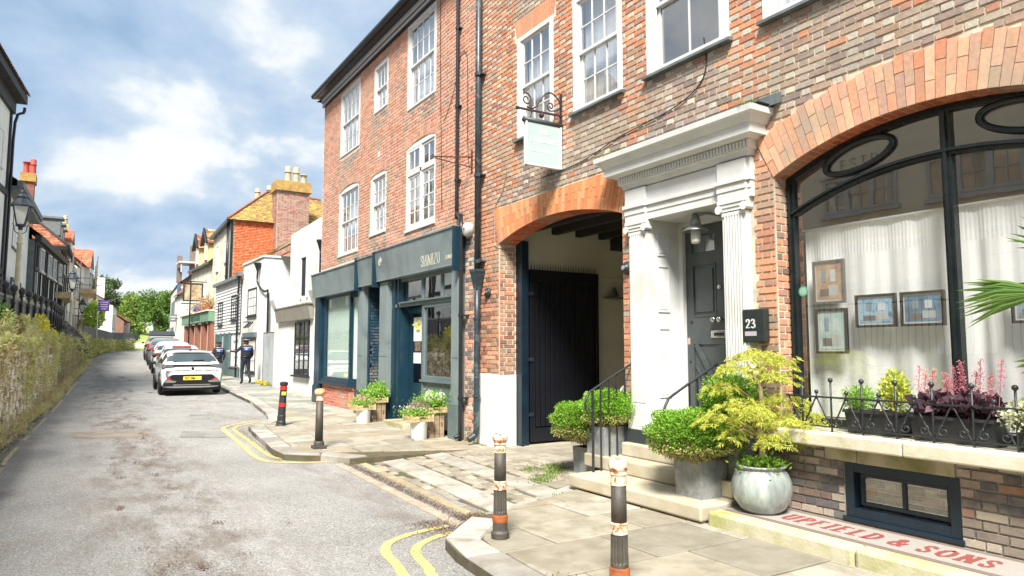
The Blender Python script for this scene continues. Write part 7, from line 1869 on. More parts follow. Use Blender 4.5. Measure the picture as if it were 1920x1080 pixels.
m = MB(); m.box(1.12, 1.82, 57.97, 58.03, 4.32, 5.12); m.build('board', pmat('purple_print', lin(98, 72, 152), lin(88, 62, 142), 2, .6), t); m = MB(); m.box(1.10, 1.16, 58.03, 58.09, 2.2, 5.15); m.build('post', WHITE, t)
m = MB()
for z, w in ((4.94, .26), (4.78, .22), (4.62, .24), (4.46, .18)): m.box(1.47 - w, 1.47 + w, 57.955, 57.97, z, z + .05)
m.build('lettering', pmat('pale_lilac', lin(206, 196, 226)), t)
# ---- street lamps
LB = pmat('lamp_black', lin(40, 46, 56), lin(58, 64, 74), 8, .45)
LC = pmat('cream_column', lin(222, 214, 188), lin(204, 194, 166), 6, .5, dirt=lin(170, 160, 130))
def street_lamp():
    t = thing('street_lamp', 'x', 'street lamp', (0, 0, 0), 'old lantern street lamps along the raised pavement')
    m = MB(); m.lathe([(.16, 0), (.16, .12), (.12, .16), (.12, .7), (.09, .8), (.075, .9), (.06, 3.0), (.085, 3.02), (.085, 3.06), (.055, 3.1), (.07, 3.18), (.04, 3.28), (.04, 3.45)], 14); m.build('column', LC, t, smooth=True)
    m = MB()
    for s in (-1, 1): m.tube(smooth([(s * .03, 0, 3.32), (s * .13, 0, 3.38), (s * .15, 0, 3.52), (s * .2, 0, 3.6)], 3), .012, 5)
    m.lathe([(.05, 3.42), (.06, 3.5), (.13, 3.54), (.13, 3.56), (.0, 3.56)], 8); m.build('lantern_cradle', LB, t)
    m = MB()
    for i in range(4):
        a = PI / 4 + i * PI / 2; m.bar((.13 * math.cos(a), .13 * math.sin(a), 3.56), (.27 * math.cos(a), .27 * math.sin(a), 4.1), .014)
    for z, r in ((3.57, .13), (4.1, .27)):
        for i in range(4):
            a, b = PI / 4 + i * PI / 2, PI / 4 + (i + 1) * PI / 2; m.bar((r * math.cos(a), r * math.sin(a), z), (r * math.cos(b), r * math.sin(b), z), .014)
    m.build('lantern_frame', LB, t)
    m = MB()
    for i in range(4):
        a, b = PI / 4 + i * PI / 2, PI / 4 + (i + 1) * PI / 2; m.quad((.13 * math.cos(a), .13 * math.sin(a), 3.57), (.13 * math.cos(b), .13 * math.sin(b), 3.57), (.265 * math.cos(b), .265 * math.sin(b), 4.09), (.265 * math.cos(a), .265 * math.sin(a), 4.09))
    m.build('lantern_glass', pmat('milky_glass', lin(214, 216, 210), lin(200, 204, 198), 3, .25), t)
    m = MB(); m.lathe([(.30, 4.1), (.29, 4.13), (.16, 4.30), (.13, 4.31), (.13, 4.36), (.15, 4.37), (.10, 4.44), (.05, 4.47), (.05, 4.52), (.03, 4.56), (.0, 4.6)], 8); m.build('lantern_roof', LB, t)
    return t
sl = street_lamp()
for i, (x, y, lab) in enumerate(((-1.53, 24, 'nearest old lantern street lamp, cream column in front of the white tiled house'), (-.36, 42, 'second old lantern street lamp, beside the scaffolding'), (.17, 60, 'third old lantern street lamp, below the farther scaffolding'), (1.0, 66, 'farthest old lantern street lamp, against the small white house'))):
    o = sl if i == 0 else copy_tree(sl); o.location = (x, y, (1.55, 1.1, .75, .6)[i]); o['label'] = lab
# ---- hills and trees at the end of the street
HILL = pmat('grassy_hill', lin(120, 140, 66), lin(150, 156, 86), .4, .95, .4, 4)
mb = MB()
def hz(x, y): return 1.2 + 7.5 * math.exp(-((x + 12) / 26) ** 2) * max(0, min(1, (y - 102) / 60)) + 1.6 * math.exp(-((x - 8) / 9) ** 2) * max(0, min(1, (y - 104) / 12))
gx, gy = list(np.arange(-90, 91, 6.)), list(np.arange(100, 260, 8.))
for i in range(len(gx) - 1):
    for j in range(len(gy) - 1): mb.quad(*[(x, y, hz(x, y)) for x, y in ((gx[i], gy[j]), (gx[i + 1], gy[j]), (gx[i + 1], gy[j + 1]), (gx[i], gy[j + 1]))])
struct(mb, 'hill', HILL)
BARK = pmat('bark', lin(92, 78, 62), lin(66, 56, 46), 4, .95, .7, 20)
def tree(label, x, y, z, h, r, mat, n=2600, lobes=9, name='broadleaf_tree', ls=(.28, .5), trunk=.28):
    t = thing(name, label, 'tree', (x, y, z)); m = MB(); top = z + h * .75
    m.tube([(x, y, z - .4), (x + R.uniform(-.2, .2), y, z + h * .3), (x + R.uniform(-.4, .4), y, top)], [trunk, trunk * .75, trunk * .2], 8)
    m.build('trunk', BARK, t, smooth=True)
    C_ = []
    for i in range(lobes):
        a = R.uniform(0, 6.28); q = R.uniform(.2, .75) * r; zc = z + h * R.uniform(.42, .88); k = 1 - abs(zc - z - h * .6) / h
        C_.append((x + q * math.cos(a), y + q * math.sin(a), zc, r * R.uniform(.32, .55) * k))
    m = MB()
    for c in C_: m.tube([(x, y, z + h * .32), ((x + c[0]) / 2, (y + c[1]) / 2, z + h * .45), c[:3]], [trunk * .35, trunk * .25, .03], 5)
    m.build('limbs', BARK, t)
    k = NR.randint(0, lobes, n); C_ = np.array(C_)[k]; d = rdir(n); P = C_[:, :3] + d * C_[:, 3:4] * (NR.uniform(.25, 1.12, n)[:, None]) * np.array([1, 1, .8])
    leaves('crown', P, d * .6 + rdir(n, .2), NR.uniform(*ls, n), NR.uniform(ls[0] * .5, ls[1] * .6, n), mat, t)
LF1 = leafmat('tree_leaf_bright', lin(104, 130, 56), lin(74, 100, 44), lin(134, 154, 72), .3)
LF2 = leafmat('tree_leaf_mid', lin(84, 118, 48), lin(60, 92, 40), lin(112, 140, 60), .3)
LF3 = leafmat('tree_leaf_dark', lin(78, 98, 62), lin(58, 80, 50), lin(100, 118, 76), .25)
for a in (('large bright green tree with a dark trunk at the end of the street', 10.6, 116, 2.4, 8.6, 3.6, LF2, 5200, 15), ('bright green tree left of the largest one, over the road end', 8.0, 120, 2.4, 8.2, 3.2, LF1, 4200, 13), ('pale green tree between the dark tree and the bright ones', 5.4, 126, 2.8, 7.6, 3.0, LF1, 3600, 12),
          ('dark tall tree rising behind the small white house', 3.0, 124, 5.0, 8.2, 3.0, LF3, 3600, 12), ('dark bushy tree behind the scaffolded house', .4, 128, 5.5, 7.0, 3.2, LF3, 3000, 11), ('round green tree partly hidden by the pale end house', 13.6, 118, 2.2, 8.6, 3.4, LF1, 3600, 12),
          ('distant green tree on the skyline above the road', 7.0, 160, 5.0, 8.5, 4.5, LF3, 2400, 12), ('low bushy tree beside the far brick cottage', 6.0, 108, 1.6, 4.2, 1.9, LF1, 1700, 8), ('shaded tree behind the pale end house', 17.5, 122, 2.0, 9.0, 4.0, LF2, 2600, 11), ('young tree by the garden wall at the road end', 9.0, 104, 1.9, 5.2, 1.9, LF2, 1700, 8)): tree(*a)
gw = thing('garden_wall', 'low stone wall crossing the end of the street under the trees', 'wall', (9, 104, 1.5)); m = MB(); m.box(5.8, 18, 106, 106.4, .8, 2.5); m.build('wall', CREAM, gw)

# ================================================================ CARS
def car(name, label, L_, Wd, H, x, y, body, rear='hatch', open_=False, group='cars parked along the kerb', rot=0., sub=None):
    """tail at y=0, nose at y=L; built round the origin, then moved"""
    t = thing(name, label, 'car', (0, 0, 0), group)
    hw = Wd / 2; s = H / 1.45
    # station: y, z_low, z_belt, z_top, half width at sill, belt, roof
    ST = [(0.0, .42, .80, .82, .80, .86, .80), (.03, .28, .84, .90, .90, .95, .84), (.10, .22, .93, .98, .95, .985, .83), (.22, .2, .97, 1.08, .965, .99, .80), (.52, .19, .99, 1.34, .975, 1.0, .72), (.80, .19, .985, 1.42, .98, 1.0, .71),
          (1.6, .18, .97, 1.45, .98, 1.0, .71), (2.3, .18, .95, 1.44, .98, 1.0, .71), (2.9, .18, .93, 1.30, .98, 1.0, .72), (3.35, .18, .92, .99, .98, .99, .84), (3.9, .18, .86, .89, .97, .97, .80), (4.2, .2, .76, .78, .93, .92, .74), (4.32, .3, .62, .64, .82, .80, .62)]
    k = L_ / 4.32; rows = []
    for (yy, zl, zb, zt, ws, wb, wr) in ST:
        zl, zb, zt = zl * 1., zb * s, zt * s
        hs, hb, hr = ws * hw, wb * hw, wr * hw
        zt = max(zt, zb + .012)
        P = [(0, zl), (hs * .85, zl), (hs * .98, zl + .07), (hs, zl + (zb - zl) * .35), (hb * 1.0, zl + (zb - zl) * .75), (hb * .985, zb), (hr + (hb - hr) * .1, zt - (zt - zb) * .12), (hr * .93, zt - .01), (hr * .6, zt + .012), (0, zt + .02)]
        rows.append((yy * k, P))
    m = MB(); n = len(rows[0][1]); V = []; ring = []
    for yy, P in rows:
        pts = [(px, yy, pz) for px, pz in P] + [(-px, yy, pz) for px, pz in P[-2:0:-1]]
        ring.append(pts)
    M = len(ring[0]); o = len(m.v)
    for r_ in ring: m.v.extend(r_)
    for i in range(len(ring) - 1):
        for j in range(M):
            jj = (j + 1) % M
            top = j if j < n - 1 else M - 1 - j
            gls = 0
            side = (top == 5)
            if side and 4 <= i <= 8: gls = 1
            if top in (6, 7, 8) and i in (3,) : gls = 1
            if top in (7, 8) and i == 8: gls = 1
            m.f.append((o + i * M + j, o + i * M + jj, o + (i + 1) * M + jj, o + (i + 1) * M + j)); m.m.append(gls); m.c.append((1, 1, 1))
    m.f.append(tuple(o + j for j in range(M))); m.m.append(0); m.c.append((1, 1, 1)); m.f.append(tuple(o + (len(ring) - 1) * M + j for j in range(M))[::-1]); m.m.append(0); m.c.append((1, 1, 1))
    DG = pmat('car_glass', lin(60, 70, 74), lin(44, 52, 56), 1.2, .06, spec=.9, coat=1.)
    b = m.build('body', [body, DG], t, smooth=True); sm = b.modifiers.new('s', 'SUBSURF'); sm.levels = 1; sm.render_levels = 2
    BP = pmat('car_black_plastic', lin(18, 19, 22), lin(26, 27, 30), 8, .35)
    TY = pmat('tyre', lin(26, 26, 26), lin(34, 34, 34), 20, .85); RM_ = pmat('alloy', lin(120, 122, 124), lin(90, 92, 94), 8, .3, metal=.8)
    wm = MB(); wm.lathe([(.12, -.1), (.22, -.11), (.30, -.1), (.325, -.07), (.325, .07), (.30, .1), (.22, .11), (.12, .1)], 24, ax='x'); tyre = wm.build('tyre', TY, link=False)
    wm = MB(); wm.lathe([(.0, .085), (.05, .09), (.2, .07), (.215, .1), (.225, .1)], 20, ax='x')
    for q in range(5):
        a = q * 2 * PI / 5; wm.bar((.1, .04 * math.cos(a), .04 * math.sin(a)), (.1, .2 * math.cos(a), .2 * math.sin(a)), .022, .01)
    rim = wm.build('rim', RM_, link=False)
    for wy in (.78 * k, 3.42 * k):
        for sx in (-1, 1):
            w = bpy.data.objects.new('wheel', None); C.objects.link(w); w.parent = t; w.location = (sx * (hw - .09), wy, .325)
            for nm, me in (('tyre', tyre), ('rim', rim)): q = bpy.data.objects.new(nm, me); C.objects.link(q); q.parent = w; q.rotation_euler = (0, 0, 0 if sx > 0 else PI)
            m = MB(); m.lathe([(.0, 0), (.38, 0), (.385, .012), (.36, .02)], 24, (sx * (hw - .03) if sx > 0 else -hw + .03, wy, .35), ax='x')
            m = MB(); P = [(wy + .385 * math.cos(a), .36 + .385 * math.sin(a)) for a in np.linspace(-.35, PI + .35, 16)]; m.prism(P, sx * (hw - .06), sx * (hw + .008), 'x'); m.build('wheel_arch', BP, t)
    for sx in (-1, 1):
        m = MB(); m.lathe([(.0, -.06), (.06, -.05), (.085, 0), (.06, .05), (.0, .06)], 10, (sx * (hw + .08), 2.72 * k, .98 * s)); mi = m.build('mirror', BP if sub != 'smart' else body, t, smooth=True)
    m = MB(); m.box(-hw * .9, hw * .9, .08, L_ - .3, .16, .24); m.build('underbody', BP, t)
    RL = pmat('tail_light_red', lin(176, 24, 30), lin(140, 16, 22), 9, .15, coat=1.)
    if rear == 'hatch':
        m = MB(); m.prism([(-hw * .93, .30), (hw * .93, .30), (hw * .90, .44), (hw * .68, .66), (hw * .6, .68), (-hw * .6, .68), (-hw * .68, .66), (-hw * .90, .44)], -.035, .12, 'y'); m.build('rear_diffuser', BP, t)
        m = MB(); m.box(-hw * .6, hw * .6, -.045, -.035, .33, .36); m.build('bumper_trim', CHROME, t)
        for sx in (-1, 1):
            m = MB(); m.prism([(sx * (hw * .88), .42), (sx * (hw * .55), .42), (sx * (hw * .50), .47), (sx * (hw * .80), .52)][::sx], -.05, -.03, 'y'); m.build('exhaust_trim', CHROME, t)
            m = MB(); m.prism([(sx * hw * .66, .50), (sx * hw * .86, .50), (sx * hw * .74, .62)][::sx], -.048, -.03, 'y'); m.build('reflector', RL, t)
            m = MB(); m.prism([(sx * hw * .60, .95), (sx * hw * .985, .90), (sx * hw * .97, 1.02), (sx * hw * .60, 1.01)][::sx], .0, .16, 'y'); tl = m.build('tail_light', pmat('smoked_light', lin(70, 72, 78), lin(120, 124, 130), 16, .15, coat=1.), t)
        m = MB(); m.box(-hw * .60, hw * .60, .012, .10, .955, 1.0); m.build('light_strip', BP, t)
        m = MB(); m.prism([(-.05, .90), (-.035, .84), (0, .815), (.035, .84), (.05, .90), (0, .915)], -.012, .03, 'y'); m.build('shield_badge', BP, t)
        m = MB(); m.box(-.27, .27, -.055, -.036, .50, .615); pl = m.build('number_plate', pmat('yellow_plate', lin(236, 220, 92), lin(228, 212, 84), 2, .4), t)
        m = MB(); lettering(m, 'YD23 VBM', (-.238, -.0555, .522), (1, 0, 0), (0, 0, 1), .07, .68, .2, .2, .16, .002, nrm=(0, -1, 0), serif=False); m.build('plate_characters', BP, pl)
        m = MB(); m.bar((.02, .20, 1.115), (.36, .22, 1.13), .012, .02); m.build('wiper', BP, t)
        m = MB(); m.box(-hw * .66, hw * .66, .46, .70, 1.395 * s, 1.43 * s); m.build('roof_spoiler', body, t, bevel=.012)
        m = MB(); m.lathe([(.03, 1.44 * s), (.02, 1.5 * s), (.0, 1.52 * s)], 8, (0, .95, 0)); m.build('aerial', BP, t)
        m = MB(); m.prism([(-hw * .62, 1.10 * s), (hw * .62, 1.10 * s), (hw * .60, 1.35 * s), (-hw * .60, 1.35 * s)], 0, .01, 'y')
        for v in range(len(m.v)): xx, yy2, zz = m.v[v]; m.v[v] = (xx, .205 + (zz - 1.10 * s) / (.25 * s) * .27 - (.012 if yy2 == 0 else -.02), zz)
        m.build('rear_window', DG, t)
    elif rear == 'smart':
        for sx in (-1, 1):
            for z in (.98, .80): m = MB(); m.lathe([(.0, -.03), (.075, -.02), (.085, .05)], 14, (sx * hw * .82, .03, z), ax='y'); m.build('round_tail_light', RL, t)
        m = MB(); m.box(-.35, .35, .40, .47, 1.36 * s, 1.41 * s); m.build('high_brake_light', RL, t)
        m = MB(); m.box(-hw * .8, hw * .8, -.03, .05, .3, .5); m.build('bumper', BP, t)
    else:
        for sx in (-1, 1):
            m = MB(); m.prism([(sx * hw * .62, .93), (sx * hw * 1.0, .86), (sx * hw * 1.0, 1.0), (sx * hw * .66, 1.06)][::sx], -.01, .22, 'y'); m.build('tail_light', RL, t)
        m = MB(); m.box(-hw * .85, hw * .85, -.03, .05, .3, .52); m.build('bumper', BP, t)
        m = MB(); m.box(-.26, .26, -.04, -.02, .55, .66); m.build('number_plate', MC['yellow_plate'], t)
    if open_:
        m = MB(); m.obox((0, -.25, 1.55 * s), (hw * .78, 0, 0), (0, .55, .12), (0, .0, .035)); m.build('open_tailgate', BP, t, bevel=.02)
    t.location = (x, y, zr(y + 1.5)); t.rotation_euler = (math.atan((zr(y + 3.6) - zr(y + .6)) / 3.0), 0, rot)
    return t
WC = pmat('car_white', lin(236, 238, 238), lin(230, 232, 232), 1, .22, coat=1.); WC2 = pmat('car_cream_white', lin(228, 230, 226), rough=.25, coat=1.); SIL = pmat('car_silver', lin(170, 166, 150), lin(156, 152, 138), 1, .3, metal=.4, coat=1.); BLK = pmat('car_dark', lin(104, 106, 104), rough=.22, coat=1.)
car('hatchback_car', 'white hatchback nearest us, yellow number plate and black lower bumper', 4.36, 1.86, 1.44, 3.24, 25.1, WC, 'hatch', rot=-.03)
car('small_car', 'small white car with round double tail lights, second in the parked row', 3.4, 1.66, 1.52, 3.62, 31.2, WC2, 'smart', rot=-.04)
car('estate_car', 'white car with wide red tail lights, third in the parked row', 4.3, 1.80, 1.50, 3.88, 36.2, WC, 'plain', rot=-.04)
car('grey_car', 'grey car parked fourth in the row', 4.2, 1.75, 1.46, 4.1, 42.2, BLK, 'plain', rot=-.05)
car('silver_car', 'silver car with its dark tailgate raised, farthest in the parked row', 4.4, 1.80, 1.55, 4.4, 48.2, SIL, 'plain', True, rot=-.06)

# ================================================================ PEOPLE
def person(label, x, y, z, rot, pose, h=1.76, group=None, cap='hat'):
    t = thing('person', label, 'person', (0, 0, 0), group)
    J = pose
    ed = [('pel', 'chest'), ('chest', 'neck'), ('neck', 'head'), ('head', 'crown'), ('chest', 'shL'), ('shL', 'elL'), ('elL', 'wrL'), ('wrL', 'haL'), ('chest', 'shR'), ('shR', 'elR'), ('elR', 'wrR'), ('wrR', 'haR'), ('pel', 'hiL'), ('hiL', 'knL'), ('knL', 'anL'), ('anL', 'toL'), ('pel', 'hiR'), ('hiR', 'knR'), ('knR', 'anR'), ('anR', 'toR')]
    RD = dict(pel=(.155, .115), chest=(.175, .125), neck=(.058, .058), head=(.078, .09), crown=(.07, .08), shL=.072, elL=.05, wrL=.034, haL=.036, hiL=.095, knL=.066, anL=.046, toL=.045)
    names = list(J); me = bpy.data.meshes.new('body'); me.from_pydata([J[n] for n in names], [(names.index(a), names.index(b)) for a, b in ed], [])
    o = bpy.data.objects.new('body', me); C.objects.link(o)
    sk = o.modifiers.new('skin', 'SKIN'); ss = o.modifiers.new('sub', 'SUBSURF'); ss.levels = 2; ss.render_levels = 2
    for i, n in enumerate(names):
        r = RD.get(n) or RD[n[:-1] + 'L']; me.skin_vertices[0].data[i].radius = r if isinstance(r, tuple) else (r, r)
        me.skin_vertices[0].data[i].use_root = (n == 'pel')
    bpy.context.view_layer.update(); dg = bpy.context.evaluated_depsgraph_get(); m2 = bpy.data.meshes.new_from_object(o.evaluated_get(dg)); bpy.data.objects.remove(o)
    UNI = pmat('navy_uniform', lin(24, 30, 44), lin(34, 40, 54), 10, .85, .3, 40); SKN = pmat('skin', lin(206, 158, 132), lin(196, 146, 122), 10, .6); SHO = pmat('black_shoe', lin(16, 16, 18), rough=.35)
    m2.materials.clear(); [m2.materials.append(q) for q in (UNI, SKN, SHO)]
    hd, hL, hR = Vector(J['head']), Vector(J['haL']), Vector(J['haR'])
    for p in m2.polygons:
        c = p.center; p.use_smooth = True
        p.material_index = 1 if (c.z > J['neck'][2] - .01 or (c - hL).length < .085 or (c - hR).length < .085) else (2 if c.z < .1 else 0)
    b = bpy.data.objects.new('body', m2); C.objects.link(b); b.parent = t
    for side in 'LR':
        w, hnd = Vector(J['wr' + side]), Vector(J['ha' + side]); d = (hnd - w).normalized(); q = d.cross(Vector((1, 0, 0))); q = q.normalized() if q.length > .1 else Vector((0, 1, 0)); m = MB()
        for i in range(4):
            s0 = hnd + q * (i - 1.5) * .018; ln = (.062, .07, .066, .052)[i]; m.tube([s0, s0 + d * ln * .5, s0 + d * ln * .9 + Vector((.006, 0, 0))], [.0095, .0085, .006], 6)
        m.tube([w + d * .03 + q * .02, w + d * .055 + q * .048, w + d * .09 + q * .05], [.011, .010, .007], 6); m.build('fingers', SKN, t, smooth=True)
    nk = J['neck']; m = MB(); m.lathe([(.088, hd.z - .10), (.094, hd.z - .04), (.094, hd.z + .03)], 14, (hd.x, hd.y - .004, 0)); m.build('hair', pmat('brown_hair', lin(70, 54, 42), rough=.8), t, smooth=True)
    m = MB(); m.lathe([(.0, -.0)], 3) if False else None
    m.lathe([(.02, 0), (.012, .02), (.0, .03)], 8, (hd.x, hd.y + .095, hd.z - .02), ax='y')
    for s in (-1, 1): m.ball((hd.x + s * .083, hd.y, hd.z - .01), .022, 6)
    m.build('face_features', SKN, t)
    for s in (-1, 1): m = MB(); m.ball((hd.x + s * .03, hd.y + .083, hd.z + .012), .011, 6); m.build('eye', BLACKP, t)
    zc = hd.z + .045
    if cap == 'bowler': m = MB(); m.lathe([(.10, zc), (.145, zc + .005), (.145, zc + .015), (.103, zc + .02), (.104, zc + .06), (.095, zc + .10), (.06, zc + .125), (.0, zc + .13)], 18, (hd.x, hd.y, 0))
    else: m = MB(); m.lathe([(.098, zc - .01), (.102, zc + .03), (.135, zc + .07), (.13, zc + .085), (.0, zc + .10)], 18, (hd.x, hd.y, 0)); m.box(hd.x - .07, hd.x + .07, hd.y + .09, hd.y + .16, zc - .01, zc)
    ht = m.build('hat', pmat('dark_hat', lin(28, 32, 44), rough=.7), t, smooth=False)
    m = MB(); m.tube([(hd.x + .102 * math.cos(a), hd.y + .102 * math.sin(a), zc + .035) for a in np.linspace(0, 2 * PI, 25)[:-1]], .014, 5, closed=True); m.build('hat_band', pmat('hat_band_blue', lin(70, 84, 150), rough=.6) if cap != 'bowler' else pmat('hat_band_check', lin(190, 192, 196), lin(40, 44, 60), 60, .6), ht)
    ch = Vector(J['chest']); m = MB(); V = []
    # stab vest wrapped round the torso
    for zz, rx, ry in ((J['pel'][2] + .10, .185, .145), (ch.z - .12, .2, .155), (ch.z + .06, .215, .15), (ch.z + .14, .16, .12)): V.append((rx, ry, zz))
    n = 18
    for rx, ry, zz in V:
        for j in range(n): a = 2 * PI * j / n; m.v.append((ch.x + rx * math.cos(a), ch.y + ry * math.sin(a), zz))
    for i in range(3):
        for j in range(n): m.f.append((i * n + j, i * n + (j + 1) % n, (i + 1) * n + (j + 1) % n, (i + 1) * n + j)); m.m.append(0); m.c.append((1, 1, 1))
    ve = m.build('vest', pmat('black_vest', lin(30, 34, 44), lin(22, 26, 34), 12, .8), t, smooth=True)
    m = MB(); m.box(ch.x - .13, ch.x + .13, ch.y - .162, ch.y - .150, ch.z - .045, ch.z + .055); bp_ = m.build('back_patch', pmat('royal_blue_patch', lin(48, 84, 168), lin(40, 74, 156), 3, .6), ve)
    m = MB()
    lettering(m, 'COMMUNITY', (ch.x - .115, ch.y - .1625, ch.z + .018), (1, 0, 0), (0, 0, 1), .03, .62, .2, .16, .12, .001, nrm=(0, -1, 0), serif=False); lettering(m, 'SUPPORT', (ch.x - .095, ch.y - .1625, ch.z - .028), (1, 0, 0), (0, 0, 1), .03, .62, .2, .16, .12, .001, nrm=(0, -1, 0), serif=False)
    m.build('patch_lettering', WHITE, bp_)
    m = MB(); m.box(ch.x - .15, ch.x + .15, ch.y - .158, ch.y - .146, ch.z + .062, ch.z + .085); m.build('reflective_strip', pmat('reflective_grey', lin(190, 196, 200), rough=.4), ve)
    m = MB(); m.tube([(J['pel'][0] + .16 * math.cos(a), J['pel'][1] + .125 * math.sin(a), J['pel'][2] + .07) for a in np.linspace(0, 2 * PI, 21)[:-1]], .024, 6, closed=True); m.box(J['pel'][0] - .2, J['pel'][0] - .13, J['pel'][1] - .06, J['pel'][1] + .05, J['pel'][2] - .03, J['pel'][2] + .1); m.build('belt', SHO, t)
    t.location = (x, y, z); t.rotation_euler = (0, 0, rot); k = h / 1.78; t.scale = (k, k, k)
    return t
P1 = dict(pel=(0, 0, .98), chest=(.0, .01, 1.34), neck=(0, .02, 1.50), head=(0, .035, 1.62), crown=(0, .035, 1.71), shL=(-.19, .0, 1.42), elL=(-.36, .02, 1.24), wrL=(-.56, .10, 1.27), haL=(-.63, .14, 1.27), shR=(.19, .0, 1.42), elR=(.25, .02, 1.14), wrR=(.20, .16, .98), haR=(.18, .2, .93),
          hiL=(-.09, 0, .92), knL=(-.11, .08, .50), anL=(-.11, .05, .09), toL=(-.12, .2, .045), hiR=(.09, 0, .92), knR=(.10, .02, .50), anR=(.12, -.22, .17), toR=(.12, -.10, .06))
P2 = dict(pel=(0, 0, .98), chest=(.0, .01, 1.34), neck=(0, .02, 1.50), head=(0, .035, 1.62), crown=(0, .035, 1.71), shL=(-.19, .0, 1.42), elL=(-.25, -.03, 1.15), wrL=(-.22, .08, .93), haL=(-.21, .11, .86), shR=(.19, .0, 1.42), elR=(.26, -.02, 1.15), wrR=(.24, .10, .93), haR=(.23, .13, .86),
          hiL=(-.09, 0, .92), knL=(-.10, .10, .51), anL=(-.10, .10, .09), toL=(-.11, .25, .045), hiR=(.09, 0, .92), knR=(.10, -.02, .50), anR=(.10, -.12, .10), toR=(.10, .02, .045))
person('person in dark uniform and bowler-style hat walking away past the leaded windows, left arm out', 5.58, 28.6, zp(28.6), .1, P1, 1.80, cap='bowler')
person('person in dark uniform and blue-banded flat cap walking away beyond the white hatchback', 5.0, 31.2, zp(31.2), .05, P2, 1.62)
# ================================================================ STREET OBJECTS
CI = pmat('cast_iron_brown', lin(78, 74, 66), lin(60, 56, 52), 12, .55, .4, 70, dirt=lin(96, 78, 60), dscale=7, damt=.3)
RW = pmat('rusting_white_paint', lin(222, 214, 194), lin(206, 176, 136), 14, .75, .6, 60, dirt=lin(150, 74, 34), dscale=24, damt=.42, dhi=.6)
RO = pmat('rust_band', lin(176, 96, 48), lin(120, 66, 38), 18, .8, .5, 60)
def bollard(label, x, y, z, tilt=0.):
    t = thing('cast_iron_bollard', label, 'bollard', (x, y, z), 'cast iron bollards on the near pavement')
    o = (x, y, z)
    m = MB(); m.lathe([(.076, 0), (.078, .045), (.066, .06), (.063, .065), (.063, .13)], 24, o); m.build('base', CI, t, smooth=False)
    m = MB(); m.lathe([(.065, .13), (.067, .14), (.067, .185), (.064, .195)], 24, o); m.build('rust_ring', RO, t)
    m = MB(); m.lathe([(.059, .195), (.059, .215), (.0585, .23), (.055, .39), (.055, .405)], 32, o, flute=(2, 3, .88)); m.build('fluted_shaft', CI, t)
    m = MB(); m.lathe([(.057, .405), (.055, .415), (.054, .46), (.057, .465), (.057, .475), (.054, .478)], 24, o); m.build('white_band', RW, t)
    m = MB(); m.lathe([(.052, .478), (.050, .715)], 24, o); m.build('shaft', CI, t, smooth=True)
    m = MB(); m.lathe([(.054, .715), (.052, .725), (.050, .775), (.058, .785), (.057, .795), (.052, .80), (.058, .81), (.066, .825), (.068, .85), (.060, .868), (.035, .88), (.0, .885)], 16, o); m.build('cap', RW, t)
bollard('rusty white-banded cast iron bollard at the kerb corner by the crossing', 3.14, 5.26, 0)
bollard('rusty white-banded cast iron bollard cut off by the bottom of the photo', 3.06, 3.61, 0)
t = thing('ball_top_bollard', 'slim brown iron bollard with an orange and white ball top outside the shop', 'bollard', (3.36, 11.3, 0)); o = (3.36, 11.3, 0)
m = MB(); m.box(3.26, 3.46, 11.2, 11.4, 0, .07); m.lathe([(.085, .07), (.08, .12), (.07, .14)], 16, o); m.build('base', CI, t, bevel=.008); m = MB(); m.lathe([(.064, .14), (.056, .78)], 20, o); m.build('shaft', CI, t, smooth=True)
m = MB(); m.lathe([(.062, .78), (.055, .80), (.05, .85), (.06, .86)], 18, o); m.build('white_collar', RW, t); m = MB(); m.lathe([(.055, .86), (.078, .88), (.088, .91), (.08, .945), (.05, .965), (.0, .97)], 18, o); m.build('ball_top', pmat('orange_rust_paint', lin(214, 138, 72), lin(232, 200, 160), 14, .6), t, smooth=True)
t = thing('banded_bollard', 'black plastic bollard with red bands and a yellow patch, leaning slightly at the far kerb', 'bollard', (3.59, 14.73, 0)); o = (3.59, 14.73, 0)
m = MB(); m.lathe([(.11, 0), (.11, .06), (.095, .08), (.095, .13), (.085, .15), (.085, .25), (.078, .27), (.066, .86), (.075, .865), (.085, .885), (.085, .92), (.05, .94), (.0, .945)], 12, o); m.build('post', pmat('black_plastic', lin(38, 42, 44), lin(48, 52, 54), 8, .45), t)
for z, r in ((.44, .0795), (.78, .0725)): m = MB(); m.lathe([(r, z), (r - .001, z + .07)], 16, o); m.build('red_band', pmat('red_reflective', lin(214, 44, 46), rough=.3), t)
m = MB(); m.prism([(3.54, .67), (3.62, .67), (3.62, .74), (3.54, .74)], 14.647, 14.66, 'y'); m.build('yellow_patch', pmat('yellow_patch_paint', lin(220, 212, 60), rough=.5), t); t.rotation_euler = (.0, .045, .0)
